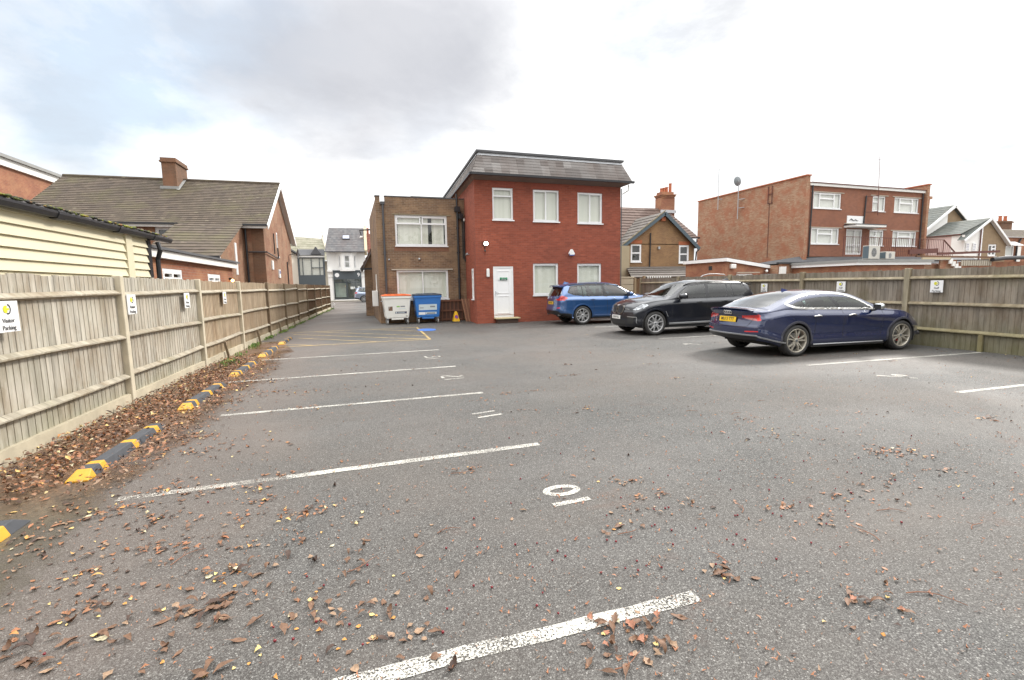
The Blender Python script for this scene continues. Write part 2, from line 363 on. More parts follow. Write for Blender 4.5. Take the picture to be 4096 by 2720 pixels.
n1=W.noise(cv.outputs[0],1.5,9,.62,.25); n2=W.noise(W.map(cv.outputs[0],(1,1,1),(3.1,1.7,0)),3.4,8,.6,.2)
warp=W.n('ShaderNodeTexNoise'); W.l(cv.outputs[0],warp.inputs['Vector']); warp.inputs['Scale'].default_value=2.6; warp.inputs['Detail'].default_value=5
wd=W.n('ShaderNodeVectorMath',operation='MULTIPLY_ADD'); W.l(warp.outputs['Color'],wd.inputs[0]); wd.inputs[1].default_value=(.34,.34,.22); 
sub=W.n('ShaderNodeVectorMath',operation='SUBTRACT'); W.l(d,sub.inputs[0]); sub.inputs[1].default_value=(.17,.17,.11); W.l(sub.outputs[0],wd.inputs[2])
def blob(px,py,rad,amp):
    p=pixdir(px,py); q=W.n('ShaderNodeVectorMath',operation='DISTANCE'); W.l(wd.outputs[0],q.inputs[0]); q.inputs[1].default_value=tuple(p)
    m=W.n('ShaderNodeMapRange',interpolation_type='SMOOTHERSTEP'); W.l(q.outputs['Value'],m.inputs[0]); m.inputs[1].default_value=rad; m.inputs[2].default_value=0; m.inputs[3].default_value=0; m.inputs[4].default_value=amp
    return m.outputs[0]
def total(l):
    a=l[0]
    for b in l[1:]: a=W.math('ADD',a,b)
    return a
gray=total([blob(780,150,.38,1.1),blob(1000,110,.32,.55),blob(620,130,.22,.30),blob(900,-60,.45,.5),blob(300,20,.28,.42),blob(20,260,.26,.5),blob(1150,200,.26,.30),blob(1500,10,.36,.42),blob(2000,40,.36,.42),blob(90,340,.2,.3),blob(330,160,.3,.25)])
cloudn=W.math('ADD',W.math('MULTIPLY',W.math('SUBTRACT',n2,.5),.95),W.math('MULTIPLY',W.math('SUBTRACT',n1,.5),.6))
gray=W.ramp(W.math('MULTIPLY',W.math('ADD',gray,cloudn),.5),[(.06,0),(.28,.33),(.55,.70),(.88,1.0)])
blue=total([blob(540,55,.24,1.1),blob(190,190,.28,.8),blob(430,180,.18,.5),blob(1450,165,.22,.85),blob(970,305,.14,.35),blob(2330,280,.18,.45),blob(100,100,.2,.4)])
blue=W.math('MULTIPLY',blue,W.ramp(n1,[(.38,.25),(.58,1.0)]),clamp=True)
skyc=W.n('ShaderNodeVectorMath',operation='SCALE'); W.l(sky.outputs[0],skyc.inputs[0]); skyc.inputs['Scale'].default_value=.10
bl=W.mix(.60,skyc.outputs[0],(.42,.49,.54))
white=W.mix(W.ramp(n1,[(.34,0),(.52,1)]),(.365,.372,.382),(.62,.62,.615))
c=W.mix(blue,white,bl)
c=W.mix(W.math('MULTIPLY',gray,.86),c,(.235,.240,.262))
# overcast dome gets brighter towards the zenith (outside the frame)
zr=W.ramp(sz,[(.0,.95),(.42,1.02),(.54,1.05),(.66,1.9),(.82,2.7),(1,2.9)])
mul=W.n('ShaderNodeVectorMath',operation='MULTIPLY'); W.l(c,mul.inputs[0]); W.l(zr,mul.inputs[1])
W.l(mul.outputs[0],bg.inputs[0]); bg.inputs[1].default_value=1.0
sd=bpy.data.lights.new('sun','SUN'); sun=bpy.data.objects.new('sun',sd); COL.objects.link(sun)
sd.energy=1.4; sd.angle=R(10); sd.color=(1,.955,.89)
sdir=V((math.sin(SUN_AZ)*math.cos(SUN_EL),math.cos(SUN_AZ)*math.cos(SUN_EL),math.sin(SUN_EL)))
sun.rotation_euler=(-sdir).to_track_quat('-Z','Y').to_euler()

# ------------------------------------------------------------------ ground
def asphalt(name,base=1.0,tone=(1,1,1),wet=.5,near=True):
    t=NT(name); p=t.pos()
    st=t.vor(p,140,out='Color'); stv=t.sep(st)[0]
    ed=t.vor(p,140)
    c=t.ramp(stv,[(0,[.042*base*a for a in tone]),(.45,[.078*base*a for a in tone]),(.85,[.125*base*a for a in tone]),(.96,[.19*base*a for a in tone]),(1,[.28*base*a for a in tone])])
    c=t.mix(t.ramp(ed,[(.0,0),(.5,.25),(.75,.85)]),c,(.022*base,.020*base,.020*base))
    big=t.noise(p,.33,5,.62,.4); c=t.mix(t.ramp(big,[(.38,0),(.66,.45)]),c,[.105*base*tone[0],.090*base*tone[1],.082*base*tone[2]])
    lf=t.ramp(t.math('ADD',t.sep(p)[0],t.math('MULTIPLY',t.noise(p,.6,4),3.0)),[(0,.35),(.9,0)]); c=t.mix(lf,c,(.125*base,.098*base,.082*base))
    pale=t.noise(t.map(p,(.7,1.5,1),(4,9,0)),.5,6,.65); c=t.mix(t.ramp(pale,[(.5,0),(.72,.15)]),c,(.17*base,.165*base,.16*base))
    rd=t.noise(t.map(p,(1,1.6,1),(9,1,0)),1.1,6,.72); c=t.mix(t.ramp(rd,[(.60,0),(.75,.30)]),c,(.12,.065,.045))
    crk=t.vor(t.map(p,(1,1,1),(.3,.2,0)),.16,feature='DISTANCE_TO_EDGE'); wob=t.noise(p,1.2,5,.7); c=t.mix(t.ramp(wob,[(.60,0),(.78,.25)]),c,(.06*base,.055*base,.052*base))
    oil=t.noise(t.map(p,(1,1,1),(21,3,0)),.9,3,.5); c=t.mix(t.ramp(oil,[(.68,0),(.78,.35)]),c,(.05*base,.045*base,.042*base))
    dmp=t.noise(t.map(p,(.8,1.1,1),(2,5,0)),.28,4,.6,.6)
    rg=t.ramp(dmp,[(.33,.50),(.62,.75)]) if wet else t.ramp(dmp,[(.3,.7),(.7,.8)])
    h=t.math('ADD',t.math('MULTIPLY',ed,-1),t.math('MULTIPLY',t.noise(p,260,2),.3))
    t.bsdf(c,rg,0,t.bump(h,.7,.006),.26); return t.m
M['asphalt']=asphalt('car_park_asphalt',1.24,(1.0,.98,.915))
M['asphalt_road']=asphalt('road_asphalt',1.7,(1.0,.97,.95),wet=0)
def sheet(name,x0,x1,y0,y1,z,mat,kind='structure',n=1):
    mb=MB(); mb.face([(x0,y0,z),(x1,y0,z),(x1,y1,z),(x0,y1,z)]); o=mb.build(name,mat); tag(o,kind=kind); return o
t=NT('far_ground'); t.bsdf(t.mix(t.noise(t.pos(),.4,5,.6),(.11,.10,.09),(.17,.15,.13)),.9); M['farground']=t.m
sheet('ground',-700,700,-500,900,-.012,M['farground'])
# car park sheet, with the alley leading on to the street
mb=MB(); mb.face([(-3.6,-14,0),(12.7,-14,0),(12.7,22.3,0),(-3.6,22.3,0)]); mb.face([(-3.6,22.3,0),(.9,22.3,0),(.9,55.4,0),(-3.6,55.4,0)])
o=mb.build('car_park_surface',M['asphalt']); tag(o,kind='structure')
sheet('road',-90,90,55.4,61.0,-.004,M['asphalt_road'])
mb=MB(); mb.box(-90,90,60.6,63.4,-.01,.11); o=mb.build('pavement',M['concrete']); tag(o,kind='structure')
# puddly damp concrete strip in the near left corner, under the leaves
t=NT('wet_silt'); p=t.pos(); q=t.sep(p)
f=t.math('ADD',q[0],t.math('MULTIPLY',t.noise(p,1.4,6,.7),1.5)); f=t.math('ADD',f,t.math('MULTIPLY',t.noise(p,22,3,.7),.45))
al=t.ramp(t.math('MULTIPLY',t.math('ADD',f,2.6),.5),[(.60,.92),(.86,0)])
b_=t.n('ShaderNodeBsdfPrincipled'); mul_=t.math('MULTIPLY',t.ramp(q[1],[(0,0),(1,1)]),1.0); mud=t.mix(t.noise(p,3,6,.7),(.13,.115,.085),(.06,.05,.036)); mulch=t.ramp(t.vor(p,48,out='Color'),[(0,(.05,.03,.02)),(.5,(.13,.072,.042)),(.8,(.20,.115,.065)),(1,(.28,.19,.11))]); yy_=t.ramp(t.math('MULTIPLY',t.math('SUBTRACT',q[1],3.9),.9),[(0,0),(1,1)]); t.l(t.mix(yy_,mud,mulch),b_.inputs['Base Color']); t.l(t.ramp(t.noise(p,1.1,4),[(.42,.10),(.58,.55)]),b_.inputs['Roughness']); t.l(t.bump(t.noise(p,40,4),.3,.004),b_.inputs['Normal'])
tr=t.n('ShaderNodeBsdfTransparent'); mx=t.n('ShaderNodeMixShader'); t.l(al,mx.inputs[0]); t.l(tr.outputs[0],mx.inputs[1]); t.l(b_.outputs[0],mx.inputs[2]); t.l(mx.outputs[0],t.out.inputs[0]); M['silt']=t.m
mb=MB(); mb.face([(-3.4,-1,.002),(-.9,-1,.002),(-.9,5,.002),(-1.6,12,.002),(-2.6,16,.002),(-3.4,16,.002)]); o=mb.build('damp_silt_verge',M['silt']); tag(o,kind='structure')

# painted markings: worn thermoplastic, the asphalt shows through the pits
def paint(name,col,wear=.5,sc=1.0,edge=.45):
    t=NT(name); p=t.pos()
    a=t.vor(p,95); b=t.noise(p,105,3,.75); big=t.noise(p,1.6,4,.6)
    f=t.math('ADD',t.math('MULTIPLY',b,.85),t.math('MULTIPLY',big,.3))
    m=t.ramp(f,[(wear,0),(wear+.045,1)])
    b_=t.n('ShaderNodeBsdfPrincipled'); t.l(t.mix(t.noise(p,14,4),col,[x*.78 for x in col]),b_.inputs['Base Color']); b_.inputs['Roughness'].default_value=.65
    t.l(t.bump(a,.5,.004),b_.inputs['Normal'])
    tr=t.n('ShaderNodeBsdfTransparent'); mx=t.n('ShaderNodeMixShader'); t.l(m,mx.inputs[0]); t.l(tr.outputs[0],mx.inputs[1]); t.l(b_.outputs[0],mx.inputs[2]); t.l(mx.outputs[0],t.out.inputs[0]); return t.m
M['line']=paint('worn_white_line',(.52,.50,.45),.54)
M['line_faint']=paint('faint_white_line',(.46,.43,.38),.57)
M['yel']=paint('faded_yellow_line',(.60,.43,.17),.53)
M['bluep']=paint('blue_paint',(.05,.16,.52),.30)
LZ=.004
def strip(name,a,b,wd,mat,z=LZ,jag=.006):
    a,b=V((*a,z)),V((*b,z)); d=b-a; L=d.length; d.normalize(); n=V((-d.y,d.x,0)); k=max(2,int(L/.12)); mb=MB(); pr=None
    for i in range(k+1):
        p=a+d*L*i/k; l=p+n*(wd/2+random.uniform(-jag,jag)); r=p-n*(wd/2+random.uniform(-jag,jag))
        if pr: mb.face([pr[1],r,l,pr[0]])
        pr=(l,r)
    o=mb.build(name,mat); tag(o,kind='structure'); return o
ends=[(-.35,1.55,1.93),(-1.2,1.57,4.33),(-1.95,1.57,6.82),(-2.45,1.57,9.33),(-2.5,1.6,11.95)]
strip('bay_line',(-.9,1.88),(1.53,1.91),.088,M['line'])
strip('bay_line',(-.75,4.305),(1.57,4.385),.09,M['line']); strip('bay_line',(-1.95,4.27),(-.75,4.305),.085,M['line_faint'])
strip('bay_line',(-1.9,6.79),(1.57,6.85),.09,M['line'])
strip('bay_line',(-2.42,9.25),(1.60,9.36),.09,M['line'])
strip('bay_line',(-2.45,11.9),(1.63,12.0),.09,M['line'])
for a,b in [((7.82,6.87),(12.36,6.72)),((7.79,4.45),(12.4,4.38)),((7.75,2.0),(12.4,1.95)),((7.9,11.75),(12.3,11.7)),((7.95,15.9),(12.3,15.85)),((7.85,9.35),(12.3,9.3)),((8.0,13.6),(12.3,13.55))]:
    if b[1]==9.3: continue
    strip('bay_line',a,b,.09,M['line'])
# yellow hatching of the disabled bay
for a,b in [((-2.95,18.95),(1.78,19.05)),((1.76,19.05),(1.72,14.45)),((1.72,14.47),(.5,14.55)),((-2.3,14.35),(.5,14.5)),((-2.3,16.8),(.15,14.55)),((-2.6,18.2),(1.68,14.52)),((-2.0,18.95),(1.7,15.6)),((.0,18.95),(1.72,17.3)),((-2.5,15.1),(-1.6,14.42))]:
    strip('yellow_bay_line',a,b,.075,M['yel'],z=.004+.0005*random.random()+ .004)
# blue disc of the accessible bay and small spots
mb=MB(); mb.face([(2.0+.34*math.cos(i*math.pi/16),17.75+.52*math.sin(i*math.pi/16),LZ+.006) for i in range(32)]); o=mb.build('blue_bay_marking',M['bluep']); tag(o,kind='structure')
# bay numbers, read from the right-hand side: 0 over 1 etc.
def num(pts_list,name='bay_number',wd=.055,mat='line'):
    mb=MB()
    for pts in pts_list:
        P=[V((x,y,LZ)) for x,y in pts]; pr=None
        for i,p in enumerate(P):
            d=(P[min(i+1,len(P)-1)]-P[max(i-1,0)]).normalized(); n=V((-d.y,d.x,0))*wd/2
            if pr: mb.face([pr[1],p-n,p+n,pr[0]])
            pr=(p+n,p-n)
    o=mb.build(name,M[mat]); tag(o,kind='structure'); return o
def ell(cx,cy,rx,ry,a0=0,a1=360,n=28): return [(cx+rx*math.cos(R(a0+(a1-a0)*i/n)),cy+ry*math.sin(R(a0+(a1-a0)*i/n))) for i in range(n+1)]
num([ell(1.365,3.30,.125,.07),[(1.21,3.085),(1.51,3.105)]])
num([[(1.17,5.72),(1.47,5.78)],[(1.20,5.54),(1.52,5.60)]],wd=.05)
num([[(1.18,8.05),(1.52,8.10)],[(1.50,8.36),(1.53,8.27),(1.46,8.24),(1.36,8.30),(1.26,8.40),(1.19,8.40),(1.17,8.30),(1.19,8.2)]],wd=.05)
num([[(1.15,10.55),(1.42,10.57)],[(1.47,10.92),(1.49,10.78),(1.4,10.76),(1.33,10.86),(1.32,10.78),(1.2,10.76),(1.16,10.9),(1.2,11.0)]],wd=.05)
num([ell(8.32,5.50,.06,.16,0,300),[(8.0,5.72),(8.36,5.34)]],wd=.07)
num([[(7.7,10.35),(7.98,10.45)],[(7.8,10.55),(8.05,10.2)]],wd=.06)
num([[(7.75,14.7),(8.0,14.75)]],wd=.07)

# ------------------------------------------------------------------ wheel stops
def wheel_stop(x,y0,L,lab,ang=0.0):
    t=thing('wheel_stop',lab,'wheel stop',(x,y0,0),ang,'black and yellow rubber wheel stops')
    W2,H,T=.085,.075,.048
    def sec(y,h,wb=None): # cross-section at y with height h
        k=h/H; wt=W2-(W2-T)*k
        return [(-W2,y,0),(W2,y,0),(wt+.004,y,h),(-wt-.004,y,h)]
    def seg(name,cuts,mat,grow=0):
        mb=MB(); n=len(cuts)
        vs=[]
        for y,h in cuts:
            for (a,b,c) in sec(y,h): vs.append((a*(1+grow),b,c+grow*.03))
        fs=[]
        for i in range(n-1):
            for j in range(4): fs.append((i*4+j,i*4+(j+1)%4,(i+1)*4+(j+1)%4,(i+1)*4+j))
        fs+=[(3,2,1,0),tuple((n-1)*4+j for j in range(4))]
        fs=[f[::-1] for f in fs]; mb.mesh(vs,fs); return mb.build(name,mat,t,bevel=.006)
    seg('rubber_body',[(0.02,.012),(.13,H),(L-.13,H),(L-.02,.012)],M['stoprubber'])
    seg('yellow_band',[(0.0,.016),(.135,H+.002)],M['stopyellow'],.03)
    for a,b in ((.26,.35),(.88,.98),(L-.32,L-.22)): seg('yellow_band',[(a,H),(b,H)],M['stopyellow'],.03)
    return t
M['stoprubber']=plain('dark_recycled_rubber',(.045,.048,.055),.7,var=.35,scale=14,bump=.2)
M['stopyellow']=plain('yellow_reflective_band',(.54,.275,.02),.5,var=.22,scale=18)
wheel_stop(-2.45,2.35,1.72,'yellow banded wheel stop cut by the left edge, nearest the camera')
wheel_stop(-2.45,4.77,1.72,'yellow banded wheel stop among leaves between the faint line and the bay 11 line')
wheel_stop(-2.46,7.27,1.75,'wheel stop in the leaf drift, second complete one from the camera')
wheel_stop(-2.47,9.77,1.72,'wheel stop beyond the leaf drift, beside the small weed patch')
wheel_stop(-2.5,12.37,1.9,'small distant wheel stop, next to last before the yellow hatching')
wheel_stop(-2.5,15.0,1.75,'farthest wheel stop, beside the yellow hatched lines')

# ------------------------------------------------------------------ fences
def fx(y): return -3.34+max(0,y-14)*.0187
M['gravel']=M['concrete']
LF=thing('close_board_fence','long weathered wooden fence with concrete posts running down the left side','fence',(0,0,0))
posts=[-7.4,-4.3,-1.2,1.75,4.85,8.0,11.22,14.4,17.75,20.9,24.0,27.1,30.2,33.3,36.4,39.4]
for i,y in enumerate(posts):
    x=fx(y); far=y>16.5
    mb=MB()
    ln=random.uniform(-.012,.012)
    mb.mesh([(x-.06,y-.055,0),(x+.05,y-.055,0),(x+.05,y+.055,0),(x-.06,y+.055,0),(x-.06+ln,y-.05,1.83),(x+.045+ln,y-.05,1.83),(x+.045+ln,y+.05,1.83),(x-.06+ln,y+.05,1.83)],[(3,2,1,0),(4,5,6,7),(0,1,5,4),(1,2,6,5),(2,3,7,6),(3,0,4,7)])
    mb.build('post',M['concrete_post'] if not far else M['post_far'],LF,bevel=.012)
    if i==len(posts)-1: break
    y2=posts[i+1]; wm=M['fence_l'] if y<11 else M['fence_far'] if y<26 else M['fence_brown']
    # boards
    mb=MB(); yy=y+.05; zt=1.81+random.uniform(-.01,.01)
    lowdark=.15
    while yy<y2-.05:
        wd=min(.095,y2-.05-yy); xx=fx(yy)-.03; r=random.random(); tz=zt+random.uniform(-.014,.010); wd=wd*random.choice((1,1,1,1.25)) if y<9 else wd; wd=min(wd,y2-.05-yy)
        mb.mesh([(xx-.012,yy,lowdark),(xx+.007,yy,lowdark),(xx+.001,yy+wd+.012,lowdark),(xx-.014,yy+wd+.012,lowdark),(xx-.012,yy,tz),(xx+.007,yy,tz),(xx+.001,yy+wd+.012,tz),(xx-.014,yy+wd+.012,tz)],[(3,2,1,0),(4,5,6,7),(0,1,5,4),(1,2,6,5),(2,3,7,6),(3,0,4,7)],r)
        yy+=wd
    mb.build('board_panel',wm,LF)
    # three rails (arris)
    for zz in (1.58,.98,.44):
        mb=MB(); k=8; dz=random.uniform(-.03,.03); 
        P=[]
        for j in range(k+1):
            s=j/k; q=y+.03+(y2-y-.06)*s; P.append((fx(q)-.02,q,zz+dz*s+.014*math.sin(s*3.1+zz*7)))
        vs=[]
        for a,b,c in P: vs+= [(a,b,c+.038),(a+.062,b,c-.004),(a+.062,b,c-.02),(a,b,c-.045)]
        fs=[(j*4+m,j*4+(m+1)%4,(j+1)*4+(m+1)%4,(j+1)*4+m) for j in range(k) for m in range(4)]+[(3,2,1,0),(k*4,k*4+1,k*4+2,k*4+3)]
        fs=[f[::-1] for f in fs]
        mb.mesh(vs,fs,random.random()); mb.build('rail',M['rail_l'],LF)
    # gravel board
    mb=MB(); a,b=fx(y),fx(y2)
    nseg=10; top=[.155+random.uniform(-.004,.004) for _ in range(nseg+1)]
    vs=[]
    for j in range(nseg+1):
        q=y+.05+(y2-y-.1)*j/nseg; xx=fx(q); vs+=[(xx-.03,q,0),(xx+.03,q,0),(xx+.026,q,top[j]),(xx-.03,q,top[j])]
    fs=[(j*4+m,j*4+(m+1)%4,(j+1)*4+(m+1)%4,(j+1)*4+m) for j in range(nseg) for m in range(4)]+[(3,2,1,0),(nseg*4,nseg*4+1,nseg*4+2,nseg*4+3)]
    mb.mesh(vs,[f[::-1] for f in fs]); mb.build('gravel_board',M['gravel_stone'],LF)
    if 8<y<24:
        ym=(y+y2)/2-.25; xx=fx(ym)+.03; mb=MB(); mb.beam((xx+.02,ym,.40),(xx+.075,ym+.06,0),.05,.05,(0,1,0)); mb.build('centre_stump',M['post_far'],LF)

# right-hand fence
RX=12.5
RF=thing('close_board_fence','grey green mossy wooden fence along the right side behind the parked cars','fence',(0,0,0))
rp=[-7.0,-4.0,-1.0,2.2,5.25,8.35,11.28,14.3,17.3,20.2]
for i,y in enumerate(rp):
    mb=MB(); mb.box(RX-.055,RX+.06,y-.06,y+.06,0,1.83,random.random()); mb.build('post',M['rail_r'] ,RF,bevel=.01)
    if i==len(rp)-1: break
    y2=rp[i+1]; mb=MB(); yy=y+.05; rows=y>2
    while yy<y2-.04:
        wd=min(.10,y2-.04-yy); r=random.random(); tz=1.80+random.uniform(-.014,.008); xx=RX+.03
        mb.mesh([(xx+.012,yy,.0),(xx-.010,yy,.0),(xx-.002,yy+wd+.012,.0),(xx+.014,yy+wd+.012,.0),(xx+.012,yy,tz),(xx-.010,yy,tz),(xx-.002,yy+wd+.012,tz),(xx+.014,yy+wd+.012,tz)],[(0,1,2,3),(7,6,5,4),(4,5,1,0),(5,6,2,1),(6,7,3,2),(7,4,0,3)],r)
        yy+=wd
        if wd<.09: break
    mb.build('board_panel',M['fence_r'],RF)
    for zz in (1.585,.99,.385):
        mb=MB(); dz=random.uniform(-.02,.02); a,b=(RX+.02,y+.03,zz),(RX+.02,y2-.03,zz+dz)
        prof=[(0,0,.042),(0,0,-.045),(-.06,0,-.024),(-.06,0,-.004)]
        mb.prism(prof,a,b,random.random()); mb.build('rail',M['rail_r'],RF)
    if 2<y<20:
        mb=MB(); ym=(y+y2)/2; mb.box(RX-.05,RX-.0,ym-.04,ym+.04,0,.36); mb.build('centre_stump',M['rail_r'],RF)

# fence across the back: stained concrete panel, gate leaf and boards
bk=thing('concrete_panel_fence','pale concrete panel fence just right of the red brick building','fence',(11.25,21.0,0))
mb=MB()
for k in range(6): mb.box(0,1.35,0,.05,.02+k*.3,.30+k*.3)
mb.box(-.02,1.37,-.02,.07,1.82,1.9); mb.build('panel',M['concrete_pale'],bk,bevel=.01)
mb=MB(); mb.box(1.37,1.47,-.04,.08,0,1.86); mb.build('post',M['wood_tan'],bk)
gt=thing('board_gate','narrow brown board gate between the concrete panels and the fence corner','gate',(12.72,21.0,0))
mb=MB(); 
for k in range(4): mb.box(.0+k*.1,.095+k*.1,0,.02,.05,1.80,random.random())
mb.build('board_panel',M['fence_brown'],gt)
mb=MB(); mb.box(.42,.52,-.05,.06,0,1.93); mb.build('post',M['wood_tan'],gt)
b2=thing('feather_board_fence','brown board fence in the far right corner behind the black car','fence',(13.24,20.95,0))
mb=MB()
for k in range(46): mb.box(k*.1,.095+k*.1,-.01+.01*(k%2),.012+.01*(k%2),.1,1.45,random.random())
mb.build('board_panel',M['fence_brown'],b2)
mb=MB(); mb.box(0,4.6,-.03,.03,1.45,1.78,.4); mb.build('top_board',M['rail_r'],b2)
mb=MB()
for k in range(11): mb.mesh([(.12+k*.13,-.01,1.78),(.15+k*.13,-.01,1.78),(.15+k*.13,.01,1.78),(.12+k*.13,.01,1.78),(.10+k*.13,0,1.9),(.17+k*.13,0,1.9)],[(0,1,5,4),(2,3,4,5),(1,2,5),(3,0,4)])
mb.build('spike_strip',M['white_paint'],b2)

# ------------------------------------------------------------------ parking signs
def sign(loc,ux,w_,h_,lines,lab,grp,sc=1):
    """loc centre, ux direction of reading"""
    t=thing('parking_sign',lab,'sign',loc,math.atan2(ux[1],ux[0]),grp)
    mb=MB(); mb.box(-w_/2,w_/2,0,.012,-h_/2,h_/2); mb.build('plate',M['signwhite'],t,bevel=.002)
    # emblem: yellow disc with arrow notch and a dark crescent
    mb=MB(); cx,cz,r=-.012,h_*.24,.043
    ring=[(cx+.018+.042*math.cos(R(a)),-.003,cz+.05*math.sin(R(a))) for a in range(-115,100,12)]
    ring2=[(cx+.018+.030*math.cos(R(a)),-.003,cz+.036*math.sin(R(a))) for a in range(-115,100,12)]
    for i in range(len(ring)-1): mb.face([ring[i],ring[i+1],ring2[i+1],ring2[i]][::1])
    mb.build('emblem_crescent',M['signblack'],t)
    mb=MB(); pts=[(cx-.01+.032*math.cos(R(a)),-.0035,cz+.036*math.sin(R(a))) for a in range(40,321,14)]+[(cx+.004,-.0035,cz-.010),(cx+.036,-.0035,cz-.010),(cx+.036,-.0035,cz+.010),(cx+.004,-.0035,cz+.010)]
    mb.face(pts[::-1]); mb.build('emblem_arrow',M['signyellow'],t)
    for i,l in enumerate(lines): text('lettering',l,.060,M['signtext'],t,(0,-.003,-h_*.13-i*.068),(1,0,0),(0,0,1),bold=.0)
    return t
M['signwhite']=plain('sign_white',(.80,.80,.80),.4,var=.02)
M['signblack']=plain('sign_black',(.03,.03,.03),.5); M['signyellow']=plain('sign_yellow',(.62,.60,.03),.5,var=.1); M['signtext']=plain('sign_text',(.14,.14,.14),.5)
gL='visitor parking signs on the left fence'
sign((-3.255,5.64,1.39),(0,1),.30,.29,['Visitor','Parking'],'visitor parking sign cut off by the left edge of the photo',gL)
sign((-3.275,8.17,1.42),(0,1),.26,.28,['Visitor','Parking'],'visitor parking sign half hidden behind the nearest concrete fence post',gL)
sign((-3.285,10.4,1.42),(0,1),.26,.28,['Visitor','Parking'],'visitor parking sign in the middle of the second fence panel',gL)
sign((-3.285,12.88,1.42),(0,1),.26,.28,['Visitor','Parking'],'farthest small white sign on the left fence, third panel',gL)
gR='staff parking signs on the right fence'
sign((12.47,7.71,1.395),(0,-1),.255,.275,['Staff','Parking'],'fully visible staff parking sign on the right fence, right of the dark blue car',gR)
sign((12.47,10.03,1.395),(0,-1),.255,.275,['Staff','Parking'],'staff parking sign above the roof of the dark blue car',gR)
sign((12.47,12.7,1.36),(0,-1),.255,.275,['Staff','Parking'],'staff parking sign between the black car and the dark blue car roof',gR)
# ------------------------------------------------------------------ building helpers
def W3(o,u,n,s,dn,z): return (o[0]+u[0]*s+n[0]*dn, o[1]+u[1]*s+n[1]*dn, z)
def wall(mb,o,u,n,L,z0,z1,holes=(),dep=.1,top=None):
    """vertical wall with openings; top(s)->z for gables (single strip cells)"""
    ss=sorted({0.0,L,*[h[0] for h in holes],*[h[1] for h in holes]}); zs=sorted({z0,z1,*[h[2] for h in holes],*[h[3] for h in holes]})
    def q(pts):
        pts=[V(p) for p in pts]; nn=(pts[1]-pts[0]).cross(pts[2]-pts[0])
        if nn.dot(V((n[0],n[1],0)))<0: pts=pts[::-1]
        mb.face(pts)
    for a,b in zip(ss,ss[1:]):
        for c,d in zip(zs,zs[1:]):
            if any(h[0]<=a+1e-6 and b<=h[1]+1e-6 and h[2]<=c+1e-6 and d<=h[3]+1e-6 for h in holes): continue
            q([W3(o,u,n,a,0,c),W3(o,u,n,b,0,c),W3(o,u,n,b,0,d),W3(o,u,n,a,0,d)])
    for a,b,c,d in [h[:4] for h in holes]:
        for (p,r) in (((a,c),(a,d)),((b,d),(b,c)),((a,d),(b,d)),((b,c),(a,c))):
            mb.face([W3(o,u,n,p[0],0,p[1]),W3(o,u,n,r[0],0,r[1]),W3(o,u,n,r[0],-dep,r[1]),W3(o,u,n,p[0],-dep,p[1])])
